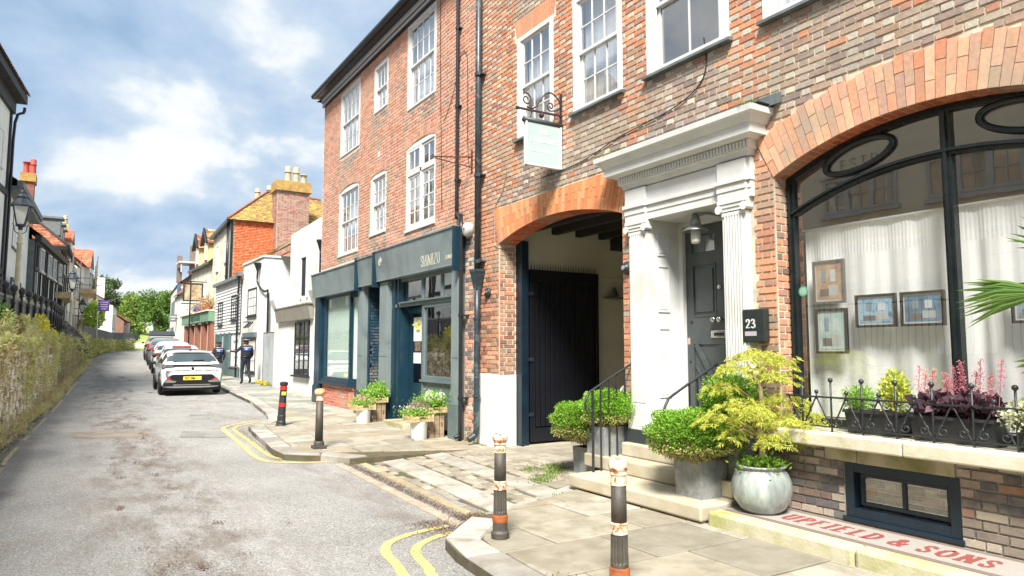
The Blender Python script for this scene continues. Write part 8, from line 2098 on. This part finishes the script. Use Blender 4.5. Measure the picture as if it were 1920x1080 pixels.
# ---- planters, clipped box
SLP = pmat('slate_grey_planter', lin(136, 140, 139), lin(104, 110, 112), 3.2, .6, .15, 30, dirt=lin(172, 174, 168), dscale=5, damt=.6)
BX = [leafmat('box_leaf', lin(92, 132, 40), lin(62, 104, 36), lin(132, 166, 58), .3), leafmat('box_leaf_bright', lin(110, 164, 48), lin(78, 132, 36), lin(150, 192, 66), .3), leafmat('box_leaf_yellowed', lin(150, 150, 84), lin(104, 112, 54), lin(186, 170, 116), .2)]
TW = pmat('box_twig', lin(150, 120, 84), lin(112, 86, 58), 12, .9)
def planter_bush(lab1, lab2, x0, x1, y0, y1, z, h, c, r, n, mats, rot=0.):
    t = thing('square_planter', lab1, 'planter', ((x0 + x1) / 2, (y0 + y1) / 2, z)); m = MB(); w = .016; q = .012
    V = [(x0 + q, y0 + q, z), (x1 - q, y0 + q, z), (x1 - q, y1 - q, z), (x0 + q, y1 - q, z), (x0, y0, z + h), (x1, y0, z + h), (x1, y1, z + h), (x0, y1, z + h), (x0 + w, y0 + w, z + h), (x1 - w, y0 + w, z + h), (x1 - w, y1 - w, z + h), (x0 + w, y1 - w, z + h), (x0 + w, y0 + w, z + h - .05), (x1 - w, y0 + w, z + h - .05), (x1 - w, y1 - w, z + h - .05), (x0 + w, y1 - w, z + h - .05)]
    m.add(V, [(3, 2, 1, 0)] + [(a * 4 + i, a * 4 + (i + 1) % 4, a * 4 + 4 + (i + 1) % 4, a * 4 + 4 + i) for a in range(3) for i in range(4)]); m.build('box', SLP, t)
    m = MB(); m.box(x0 + w, x1 - w, y0 + w, y1 - w, z + h - .06, z + h - .05); m.build('soil', pmat('potting_soil', lin(62, 50, 40), lin(44, 36, 30), 30, .95), t)
    b = thing('clipped_box_bush', lab2, 'bush', (c[0], c[1], z + h)); m = MB(); zb = z + h - .05
    for i in range(34):
        a, k = R.uniform(0, 6.28), R.uniform(.1, .85); e = (c[0] + r[0] * k * math.cos(a), c[1] + r[1] * k * math.sin(a), c[2] + R.uniform(-.5, .2) * r[2])
        s = ((x0 + x1) / 2 + R.uniform(-.1, .1), (y0 + y1) / 2 + R.uniform(-.1, .1), zb); m.tube([s, ((s[0] + e[0]) / 2 + R.uniform(-.03, .03), (s[1] + e[1]) / 2, (s[2] * .55 + e[2] * .45)), e], [.008, .006, .003], 4)
    m.build('twigs', TW, b)
    d = rdir(n); lump = 1 + .10 * np.sin(d[:, 0:1] * 7 + 1) * np.cos(d[:, 1:2] * 6) + .06 * np.sin(d[:, 2:3] * 11)
    rad_ = NR.uniform(.62, 1.04, (n, 1)) ** .6; P = np.array(c) + d * lump * rad_ * np.array(r)
    low = (d[:, 2] + NR.normal(size=n) * .22) < -.35; hi = ((d[:, 2] + NR.normal(size=n) * .3) > .35) & ~low; md = ~low & ~hi
    D = d + rdir(n, .3) * .9
    for k, sel in enumerate((md, hi, low)): leaves('foliage', P[sel], D[sel], NR.uniform(.018, .034, sel.sum()), NR.uniform(.011, .019, sel.sum()), mats[k], b)
    q = n // 3; d = rdir(q); d /= np.linalg.norm(d, axis=1, keepdims=True); P = np.array(c) + d * NR.uniform(.2, .8, (q, 1)) * np.array(r); P = P[P[:, 2] > c[2] - r[2] * .45]; leaves('inner_foliage', P, rdir(len(P)), .045, .03, mats[0], b)
planter_bush('square slate planter standing on the cobbles left of the steps', 'box bush with bare brown stems in the leftmost square planter', 5.54, 5.98, 7.04, 7.44, -.02, .37, (5.60, 7.26, .68), (.46, .44, .26), 15000, BX)
planter_bush('square slate planter behind the left handrail', 'bright green box bush behind the left handrail', 5.44, 5.83, 6.67, 7.03, .32, .34, (5.66, 6.85, .86), (.37, .36, .24), 12000, (BX[1], BX[1], BX[2]))
planter_bush('square slate planter on the lowest door step, beside the round pot', 'widest box bush, a rounded dome over the planter on the lowest step', 5.13, 5.50, 4.84, 5.20, .16, .37, (5.24, 5.02, .76), (.50, .47, .25), 18000, BX)
planter_bush('hidden square planter beside the door, behind the maple', 'dark green box bush beside the door, behind the maple', 5.52, 5.82, 4.72, 5.02, .32, .42, (5.62, 4.86, 1.08), (.34, .32, .27), 9000, (BX[0], BX[0], BX[0]))
# ---- handrails
def handrail(label, y, x0, x1, z0, z1, sgn=1):
    t = thing('handrail', label, 'handrail', (x1, y, z1)); m = MB(); dz = (z1 - z0) / (x1 - x0)
    P = [(x1, y, z1 + .0), (x0 + .12, y, z0 + dz * .12), (x0 + .04, y, z0 - .0), (x0 - .01, y, z0 - .09), (x0 - .005, y, z0 - .17)]
    m.tube(smooth(P, 4), .014, 8); c = (x0 + .055, z0 - .17); m.tube([(c[0] + (.06 - .05 * i / 22) * math.cos(PI + i * .32), y, c[1] + (.06 - .05 * i / 22) * math.sin(PI + i * .32)) for i in range(23)], .009, 6)
    m.build('rail', IRON, t, smooth=True)
    for x, zb in (((x0 + .10, .16), (x0 + .22, .16)) if y > 6 else ()) + ((x0 + .35, .32), (x0 + .47, .32), (x0 + .60, .32), (x1 - .01, .32)):
        m = MB(); k = .012 if x < x1 - .05 and x > x0 + .15 else .017; m.box(x - k / 1.5, x + k / 1.5, y - k / 1.5, y + k / 1.5, zb, z0 + dz * (x - x0) - .005); m.build('baluster', IRON, t)
handrail('black iron handrail with a scrolled end on the left of the door steps', 6.62, 5.13, 5.90, 1.07, 1.45); handrail('black iron handrail with a scrolled end on the right of the door steps', 5.25, 5.07, 5.85, 1.08, 1.45)
# ---- round pot and maple
t = thing('round_glazed_pot', 'round pale grey glazed pot on the mosaic step, holding the maple', 'pot', (5.40, 4.36, .12))
m = MB(); m.lathe([(.0, 0), (.15, .0), (.20, .04), (.25, .12), (.268, .20), (.262, .28), (.235, .35), (.205, .385), (.205, .405), (.225, .41), (.225, .425), (.19, .425), (.185, .37), (.0, .37)], 36, (5.40, 4.36, .12)); m.build('pot_body', pmat('crackle_glaze', lin(166, 172, 166), lin(118, 128, 125), 12, .28, .1, 20, dirt=lin(120, 128, 124), dscale=5, damt=.5, coat=.4, stretch=(1, 1, .4)), t, smooth=True)
n = 700; leaves('ground_cover', np.array([5.40, 4.36, .55]) + NR.normal(size=(n, 3)) * [.10, .10, .03], rdir(n, .9), .045, .022, BX[0], t)
mp = thing('japanese_maple', 'spreading yellow-green cut-leaf maple in the round pot', 'tree', (5.40, 4.36, .5)); m = MB()
rv = np.array([.85, -.527, 0]); fv = np.array([.527, .85, 0]); b0 = np.array([5.40, 4.36, 0])
tr = [(0, .5), (.02, .72), (-.01, .92), (.03, 1.10), (.01, 1.28), (.05, 1.42), (.02, 1.52)]
m.tube([tuple(b0 + rv * a + [0, 0, z]) for a, z in tr], [.035, .03, .028, .024, .02, .015, .008], 7)
pads = [(-.02, 1.56, .24, .05, 0), (.20, 1.50, .20, .05, .1), (-.22, 1.44, .20, .05, -.05), (.10, 1.38, .22, .05, -.1), (-.33, 1.26, .18, .05, .05), (-.24, 1.12, .24, .06, -.15), (-.40, .98, .20, .05, 0), (-.10, 1.06, .2, .05, -.25), (.22, 1.14, .24, .06, .05), (.18, .96, .22, .06, -.15), (.42, 1.0, .22, .05, .05), (.56, .90, .2, .05, .05), (.36, .84, .16, .04, -.1), (.05, .82, .18, .05, -.2), (-.16, .90, .18, .05, .15), (.02, .98, .2, .05, .1), (.46, .78, .14, .03, 0), (-.30, .84, .12, .04, -.1)]
PP, DD = [], []
for a, z, r, th, dpt in pads:
    c = b0 + rv * a + fv * dpt + np.array([0, 0, z]); s = b0 + rv * (a * .12) + np.array([0, 0, max(.8, z - .14)]); mid_ = (c + s) / 2 + [0, 0, .05]
    m.tube([tuple(s), tuple(mid_), tuple(c)], [.011, .008, .004], 5)
    for _ in range(int(48 * (r / .2) ** 2)):
        an, q = R.uniform(0, 6.28), r * math.sqrt(R.random()); p = c + rv * q * math.cos(an) + fv * q * math.sin(an) + [0, 0, R.gauss(.02, th * .5) - (q / r) ** 2 * .07]
        out = (p - c); out[2] = -.25 * r - .05; out /= (np.linalg.norm(out) + 1e-6)
        for k in range(9):
            f_ = (k - 4) * .42; ax = out * math.cos(f_) + np.cross(out, [0, 0, 1]) * math.sin(f_); ax = ax + [0, 0, -.25]; ln = .062 * (1 - .09 * abs(k - 4))
            for e in range(3): PP.append(p + ax * ln * e * .3); DD.append(ax + NR.normal(size=3) * .28)
m.build('trunk', pmat('pale_bark', lin(168, 150, 120), lin(130, 114, 90), 12, .9), mp, smooth=True)
n = len(PP); leaves('foliage', PP, DD, NR.uniform(.026, .044, n), NR.uniform(.005, .009, n), leafmat('maple_leaf', lin(186, 196, 78), lin(150, 172, 62), lin(208, 204, 100), .4), mp)
# ---- ledge railing
lr = thing('ledge_railing', 'low wrought iron railing with ball finials and scrolls along the window ledge', 'railing', (5.62, 2, .88))
for z, r in ((1.18, .012), (.925, .009)): m = MB(); m.box(5.62 - r, 5.62 + r, .2, 4.22, z - r * .6, z + r * .6); m.build('rail', IRON, lr)
def yz(P): return [(5.62, a, b) for a, b in P]
pb = MB(); pb.tube([(0, 0, .0), (0, 0, .43)], .009, 6); pb.ball((0, 0, .45), .022, 8); post = pb.build('post', IRON, link=False, smooth=True)
sc = MB(); 
for s in (-1, 1):
    sc.tube(smooth([(0, s * .012, .02), (0, s * .05, .10), (0, s * .10, .2), (0, s * .14, .28)], 3), .0075, 5)
    sc.tube([(0, s * (.072 + (.045 - .036 * i / 16) * math.cos(1.6 + i * .5)), .075 + (.045 - .036 * i / 16) * math.sin(1.6 + i * .5)) for i in range(17)], .0065, 5)
scr = sc.build('scroll', IRON, link=False, smooth=True)
fb_ = MB(); fb_.tube([(0, 0, .28), (0, 0, .33)], .008, 5); fb_.ball((0, 0, .345), .019, 8); fin = fb_.build('finial', IRON, link=False, smooth=True)
y = 4.06
while y > .3: inst('post', post, (5.62, y, .88), lr); inst('scroll', scr, (5.62, y, .90), lr); inst('finial', fin, (5.62, y - .145, .88), lr); y -= .285
# ---- troughs on the ledge
TRB = pmat('black_trough', lin(40, 42, 44), lin(52, 54, 56), 5, .5, .1, 30)
def trough(lab, y0, y1): 
    t = thing('window_trough', lab, 'planter', (5.77, (y0 + y1) / 2, .882)); m = MB()
    m.prism([(5.70, .882), (5.86, .882), (5.90, 1.06), (5.66, 1.06)], y0, y1, 'y'); m.prism([(5.645, 1.06), (5.915, 1.06), (5.915, 1.085), (5.645, 1.085)], y0 - .012, y1 + .012, 'y'); m.build('trough_body', TRB, t, bevel=.004); m = MB(); m.box(5.67, 5.89, y0 + .02, y1 - .02, 1.085, 1.088); m.build('soil', MC['potting_soil'], t)
trough('black trough nearest the door end of the ledge', 3.22, 3.68); trough('longer black trough in the middle of the ledge', 2.52, 3.12); trough('black trough at the right edge of the photo', 1.9, 2.38)
def tuft(name, lab, cat, c, r, n, mat, ln, wd, up=.4, ex=None):
    t = thing(name, lab, cat, (c[0], c[1], 1.085)); d = rdir(n); P = np.array(c) + d * np.array(r) * NR.uniform(.3, 1.05, (n, 1)); leaves('foliage', P, d * .7 + rdir(n, up), NR.uniform(*ln, n), NR.uniform(*wd, n), mat, t)
    m = MB()
    for _ in range(8): m.tube([(c[0] + R.uniform(-.03, .03), c[1] + R.uniform(-.04, .04), 1.08), (c[0] + R.uniform(-.7, .7) * r[0], c[1] + R.uniform(-.7, .7) * r[1], c[2] + R.uniform(0, .8) * r[2])], .003, 4)
    m.build('stem', pmat('green_stem', lin(120, 130, 70), rough=.8), t)
    if ex: ex(t)
    return t
FR = leafmat('fresh_herb', lin(128, 176, 66), lin(98, 148, 50), lin(164, 200, 92), .3)
tuft('feathery_plant', 'bushy light green feathery plant at the left of the first trough', 'plant', (5.76, 3.60, 1.17), (.13, .14, .11), 1500, FR, (.02, .05), (.006, .012)); tuft('upright_shrublet', 'taller yellow-green upright plant at the right of the first trough', 'plant', (5.78, 3.30, 1.24), (.11, .12, .18), 1300, leafmat('lime_oval_leaf', lin(184, 196, 70), lin(134, 166, 52), lin(206, 206, 96), .3), (.03, .055), (.012, .02), .7)
PUR = leafmat('purple_leaf', lin(70, 52, 64), lin(50, 40, 54), lin(104, 78, 84), .15, .35); PNK = leafmat('pink_floret', lin(228, 128, 148), lin(206, 92, 120), lin(236, 172, 178), .3)
def plumes(t, y0, k, hh):
    for i in range(k):
        y = y0 + (i - k / 2) * .055 + R.uniform(-.02, .02); h = R.uniform(.7, 1) * hh; x = 5.78 + R.uniform(-.05, .05); ty = y + R.uniform(-.05, .05)
        m = MB(); m.tube([(x, y, 1.12), (x, (y + ty) / 2, 1.12 + h * .5), (x, ty, 1.12 + h)], .0028, 4); m.build('flower_stalk', MC['pink_stalk'] if 'pink_stalk' in MC else pmat('pink_stalk', lin(180, 110, 110), rough=.7), t)
        q = 130; s = NR.uniform(.4, 1.0, q); P = np.stack([x + NR.normal(size=q) * .022 * (1.25 - s), y + (ty - y) * s + NR.normal(size=q) * .028 * (1.3 - s), 1.12 + h * s], 1); leaves('flowers', P, rdir(q, .3), .014, .010, PNK, t)
tuft('dark_leaved_plant', 'purple-leaved plant with pink plumes left of the window mullion', 'plant', (5.77, 2.98, 1.15), (.15, .15, .08), 260, PUR, (.06, .10), (.05, .08), .5, lambda t: plumes(t, 3.02, 5, .36)); tuft('dark_leaved_plant', 'purple-leaved plant with pink plumes right of the window mullion', 'plant', (5.77, 2.68, 1.16), (.15, .17, .08), 290, PUR, (.06, .10), (.05, .08), .5, lambda t: plumes(t, 2.72, 7, .42))
tuft('variegated_plant', 'trailing cream and green plant at the right edge', 'plant', (5.72, 2.30, 1.12), (.16, .18, .12), 1000, leafmat('variegated_leaf', lin(214, 216, 164), lin(112, 146, 70), lin(232, 230, 196), .3), (.025, .045), (.015, .024), .2)
# ---- fan palm at the right edge
pt = thing('fan_palm', 'fan palm reaching in from the right edge in front of the window', 'palm', (5.45, 1.75, .882)); m = MB()
m.lathe([(.0, 0), (.10, 0), (.13, .18), (.125, .2), (.0, .18)], 16, (5.70, 1.72, .885)); m.build('palm_pot', TRB, pt); m = MB(); m.tube([(5.7, 1.72, 1.05), (5.66, 1.74, 1.5), (5.6, 1.78, 1.8)], [.035, .03, .02], 8); m.build('trunk', BARK, pt)
PL = leafmat('palm_leaf', lin(84, 118, 52), lin(62, 92, 44), lin(110, 140, 66), .2, .4)
for j, (c, a0, a1, ln, nb) in enumerate((((5.42, 2.02, 1.98), 150, 218, .62, 22), ((5.50, 1.9, 2.2), 80, 140, .5, 14), ((5.5, 1.98, 1.52), 165, 205, .34, 8), ((5.6, 1.6, 2.0), -60, 60, .5, 16))):
    m = MB(); m.tube([(5.6, 1.78, 1.78), ((5.6 + c[0]) / 2, (1.78 + c[1]) / 2, (1.86 + c[2]) / 2), c], .008, 5)
    for i in range(nb):
        a = rad(a0 + (a1 - a0) * i / (nb - 1)); l = ln * R.uniform(.8, 1.05); d = Vector((.12 + R.uniform(-.05, .05), -math.cos(a), math.sin(a) * .45)).normalized(); nrm = Vector((1, 0, 0)).cross(d).normalized(); w = .015
        P0, P1_, P2_ = Vector(c), Vector(c) + d * l * .55 + Vector((0, 0, .01)), Vector(c) + d * l + Vector((0, 0, -.03 * (i % 3)))
        m.add([P0 - nrm * .004, P0 + nrm * .004, P1_ + nrm * w, P2_, P1_ - nrm * w, P1_ + Vector((-.006, 0, 0))], [(0, 1, 2, 5), (2, 3, 5), (0, 5, 4), (4, 5, 3)], 0)
    m.build('fan_leaf', PL, pt)
# ---- pictures in the window
def picture(lab, y0, y1, z0, z1, cols, sc_=5., fr=None, skew=0.):
    t = thing('framed_picture', lab, 'picture', (6.17, (y0 + y1) / 2, (z0 + z1) / 2)); m = MB(); w = .022
    for a, b, c, d in ((y0, y0 + w, z0, z1), (y1 - w, y1, z0, z1), (y0 + w, y1 - w, z0, z0 + w), (y0 + w, y1 - w, z1 - w, z1)): m.box(6.135, 6.17, a, b, c, d)
    m.build('frame', fr or BLACKP, t); m = MB(); m.box(6.15, 6.165, y0 + w, y1 - w, z0 + w, z1 - w); m.build('mount', WHITE, t)
    m = MB(); m.box(6.147, 6.15, y0 + w * 1.7, y1 - w * 1.7, z0 + w * 1.9, z1 - w * 1.7); m.build('print', cols, t)
    yy = (y0 + y1) / 2
    for k, (a, b, c, d, cc) in enumerate(((.1, .5, .1, .4, (186, 190, 186)), (.5, .9, .08, .3, (120, 110, 104)), (.2, .42, .5, .85, (206, 214, 214)), (.6, .8, .5, .88, (140, 158, 168)))):
        m = MB(); W_, H_ = y1 - y0 - .09, z1 - z0 - .09; m.box(6.1455 - k * .0003, 6.147, y0 + .045 + a * W_, y0 + .045 + b * W_, z0 + .045 + c * H_, z0 + .045 + d * H_); m.build('print_detail', pmat('print_tone_%s' % 'abcd'[k], lin(*cc), rough=.6), t)
GF = pmat('grey_frame', lin(112, 108, 104), rough=.5)
picture('upper left framed photograph with warm brown tones, grey frame', 3.94, 4.27, 2.04, 2.46, pmat('warm_print', lin(206, 184, 154), lin(150, 104, 84), 7, .4, c3=lin(190, 170, 140)), fr=GF); picture('lower left framed photograph of a pale bedroom, dark frame', 3.93, 4.26, 1.56, 1.99, pmat('pale_print', lin(200, 220, 212), lin(150, 178, 172), 6, .4))
picture('wide framed photograph of a blue bedroom, left of the pair', 3.46, 3.84, 1.80, 2.10, pmat('blue_print', lin(130, 176, 206), lin(176, 200, 214), 6, .4, c3=lin(70, 110, 140))); picture('wide framed photograph of a blue and dark room, beside the mullion', 3.05, 3.42, 1.80, 2.10, pmat('blue_dark_print', lin(126, 166, 196), lin(60, 74, 84), 6, .4)); picture('framed photograph half hidden by the palm at the right edge', 2.2, 2.56, 1.80, 2.11, pmat('cool_print', lin(150, 170, 184), lin(66, 84, 96), 6, .4))
t = thing('round_window_sticker', 'small round green and white sticker at the left of the arched window', 'sticker', (6.06, 4.35, 2.17)); m = MB(); m.lathe([(.0, 6.066), (.052, 6.066), (.052, 6.070), (.0, 6.07)], 24, (0, 4.33, 2.17), ax='x'); m.build('disc', pmat('green_print', lin(70, 150, 120), rough=.5), t); m = MB(); m.lathe([(.0, 6.0645), (.038, 6.0645), (.038, 6.066)], 24, (0, 4.33, 2.17), ax='x'); m.prism([(4.315, 2.145), (4.345, 2.145), (4.33, 2.20)], 6.063, 6.0644, 'x'); m.build('emblem', pmat('mint_print', lin(140, 168, 154), rough=.5), t)
# ---- carriage gate leaf
g = thing('carriage_gate', 'tall black boarded gate leaf folded back inside the carriage arch', 'gate', (6.4, 9.8, .08)); GB = pmat('black_blue_gate', lin(10, 12, 20), lin(15, 18, 26), 3, .5, .1, 20)
m = MB(); m.box(6.42, 7.85, 9.80, 9.86, .08, 2.90); m.build('backing', GB, g)
for i in range(12): m = MB(); x = 6.52 + i * .106; m.box(x, x + .09, 9.765, 9.80, .32, 2.72); m.build('board', GB, g, bevel=.006)
m = MB(); m.box(6.40, 7.86, 9.745, 9.80, 2.72, 2.94); m.box(6.40, 7.86, 9.745, 9.80, .08, .30); m.box(6.40, 6.50, 9.75, 9.80, .30, 2.72); m.box(7.80, 7.86, 9.75, 9.80, .3, 2.72); m.build('frame', GB, g, bevel=.006)
sp = MB(); sp.tube([(0, 0, 0), (0, 0, .11)], [.007, .002], 5); spk = sp.build('spike', IRON, link=False)
for i in range(26): inst('spike', spk, (6.45 + i * .055, 9.78, 2.94), g, (R.uniform(-.1, .1), 0, 0)); 
for z in (1.4, 2.5, .5): m = MB(); m.box(6.33, 6.46, 9.735, 9.75, z, z + .06); m.build('hinge', IRON, g)
t = thing('passage_lamp', 'small old lamp on the cream wall inside the carriage arch', 'lamp', (8.29, 9.9, 2.62)); m = MB(); m.box(8.12, 8.46, 9.78, 9.93, 2.52, 2.55); m.tube([(8.29, 9.93, 2.6), (8.29, 9.82, 2.62), (8.29, 9.8, 2.7)], .02, 6); m.build('bracket', GAL, t); m = MB(); m.lathe([(.10, 2.56), (.06, 2.64), (.03, 2.72), (.0, 2.74)], 12, (8.29, 9.83, 0)); m.build('shade', GAL, t)
t = thing('leaning_white_board', 'white arched board leaning inside the passage behind the bushes', 'board', (6.6, 6.9, 0)); m = MB(); P = [(6.4, 0), (6.75, 0)] + [(6.575 + .175 * math.cos(a), .95 + .17 * math.sin(a)) for a in np.linspace(0, PI, 9)]; m.prism(P, 7.5, 7.53, 'y'); m.build('board', WHITE, t)
# ---- flower stands
WD = pmat('weathered_crate_wood', lin(176, 152, 122), lin(146, 124, 100), 7, .85, .4, 40, stretch=(1, 1, 6), dirt=lin(110, 94, 76)); WD2 = pmat('pale_tray_wood', lin(206, 182, 140), lin(186, 160, 118), 7, .8, .3, 40, stretch=(1, 6, 1))
def stand(i, y, labs):
    t = thing('enamel_tub', labs[0], 'tub', (5.20, y, 0)); m = MB(); m.lathe([(.0, .005), (.13, .005), (.14, .02), (.155, .30), (.16, .31), (.16, .325), (.14, .325), (.13, .1), (.0, .1)], 20, (5.20, y, 0)); m.build('tub_body', pmat('white_enamel', lin(232, 234, 232), lin(222, 224, 222), 3, .25), t, smooth=True); m = MB(); m.tube([(5.05, y - .09 + .04 * math.cos(a), .05 + .035 * math.sin(a)) for a in np.linspace(PI, 2 * PI, 8)], .006, 5); m.build('handle', IRON, t)
    def tray(lab, x0, x1, y0, y1, z, w=.09):
        t = thing('wooden_tray', lab, 'tray', ((x0 + x1) / 2, (y0 + y1) / 2, z))
        for a, b, c, d in ((x0, x0 + .014, y0, y1), (x1 - .014, x1, y0, y1), (x0 + .014, x1 - .014, y0, y0 + .014), (x0 + .014, x1 - .014, y1 - .014, y1)):
            for zz in (0, .052): m = MB(); m.box(a, b, c, d, z + zz, z + zz + .045); m.build('slat', WD2, t)
        m = MB(); m.box(x0 + .014, x1 - .014, y0 + .014, y1 - .014, z + .002, z + .012); m.build('base_board', WD2, t)
        m = MB(); 
        for a in (x0, x1 - .03):
            for c in (y0, y1 - .03): m.box(a + .001, a + .029, c + .001, c + .029, z, z + .12)
        m.build('corner_post', WD2, t); m = MB(); m.box((x0 + x1) / 2 - .06, (x0 + x1) / 2 + .06, y0 - .002, y0, z + .06, z + .08); m.build('hand_hole', DARKIN, t)
    tray(labs[1], 4.98, 5.42, y - .16, y + .22, .33); c = thing('upright_crate', labs[2], 'crate', (5.56, y + .18, 0))
    for k in range(3): m = MB(); x = 5.42 + k * .10; m.box(x, x + .085, y + .02, y + .035, .0, .46); m.build('slat', WD, c)
    for k in range(3): m = MB(); yy_ = y + .05 + k * .11; m.box(5.405, 5.418, yy_, yy_ + .095, 0, .46); m.build('slat', WD, c)
    m = MB(); m.box(5.41, 5.71, y + .036, y + .37, .445, .46); m.box(5.41, 5.71, y + .036, y + .37, .0, .015); m.box(5.70, 5.712, y + .03, y + .37, .0, .46); m.build('crate_end', WD, c); m = MB(); m.box(5.655, 5.672, y + .0185, y + .02, .2, .29); m.build('hand_hole', DARKIN, c)
    tray(labs[3], 5.32, 5.75, y - .02, y + .40, .462)
    fl = thing('potted_flowers', labs[4], 'plants', (5.2, y, .35)); n = 1700; ctr = np.array([5.18, y + .04, .48]); P = ctr + NR.normal(size=(n, 3)) * [.13, .13, .055]; leaves('foliage', P, rdir(n, .8), NR.uniform(.03, .06, n), NR.uniform(.008, .02, n), FR, fl); q = 150
    P = ctr + NR.normal(size=(q, 3)) * [.13, .13, .03] + [0, 0, .09]; leaves('flowers', P, rdir(q, .6), .035, .028, leafmat('pink_bloom', lin(226, 122, 142), lin(206, 84, 110), lin(232, 170, 190), .2) if i == 0 else leafmat('lilac_bloom', lin(214, 150, 190), lin(196, 110, 150), lin(226, 190, 214), .2), fl)
    if i: q = 420; P = ctr + NR.normal(size=(q, 3)) * [.09, .1, .05] + [.06, .0, .13]; leaves('lavender_spikes', P, NR.normal(size=(q, 3)) * .15 + [0, 0, 1], .05, .008, leafmat('lavender', lin(120, 104, 120), lin(150, 140, 110)), fl)
    f2_ = thing('potted_flowers', labs[5], 'plants', (5.54, y + .2, .48)); ctr = np.array([5.52, y + .18, .64]); P = ctr + NR.normal(size=(n, 3)) * [.13, .12, .07]; leaves('foliage', P, rdir(n, .7), NR.uniform(.04, .09, n), NR.uniform(.01, .035, n), FR if i == 0 else BX[1], f2_)
    if i:
        for (dx, dy, dz) in ((-.10, -.1, .1), (.08, -.12, .08), (.16, -.06, .1), (0, .06, .13)):
            q = 240; d = rdir(q); d /= np.linalg.norm(d, axis=1, keepdims=True); leaves('hydrangea_head', ctr + [dx, dy, dz] + d * .065, d + rdir(q) * .5, .026, .024, leafmat('white_petal', lin(236, 238, 214), lin(214, 224, 180), lin(240, 240, 230), .3), f2_)
    else:
        q = 500; P = ctr + NR.normal(size=(q, 3)) * [.05, .1, .09] + [.1, .0, .04]; leaves('tall_leaves', P, NR.normal(size=(q, 3)) * .4 + [0, 0, 1], .10, .018, BX[1], f2_)
stand(0, 14.36, ['white enamel tub under the pink flowers by the alley doorway', 'low wooden tray of pink flowers by the alley doorway', 'upright slatted crate by the alley doorway', 'wooden tray of herbs on the crate by the alley doorway', 'pink flowers and greenery in the low tray by the alley doorway', 'green herbs in the raised tray by the alley doorway'])
stand(1, 11.52, ['white enamel tub under the lilac flowers by the shop window', 'low wooden tray of lilac flowers by the shop window', 'upright slatted crate under the white hydrangeas', 'wooden tray of hydrangeas on the crate under the shop window', 'lilac flowers and lavender in the low tray by the shop window', 'white hydrangeas in the raised tray under the shop window'])
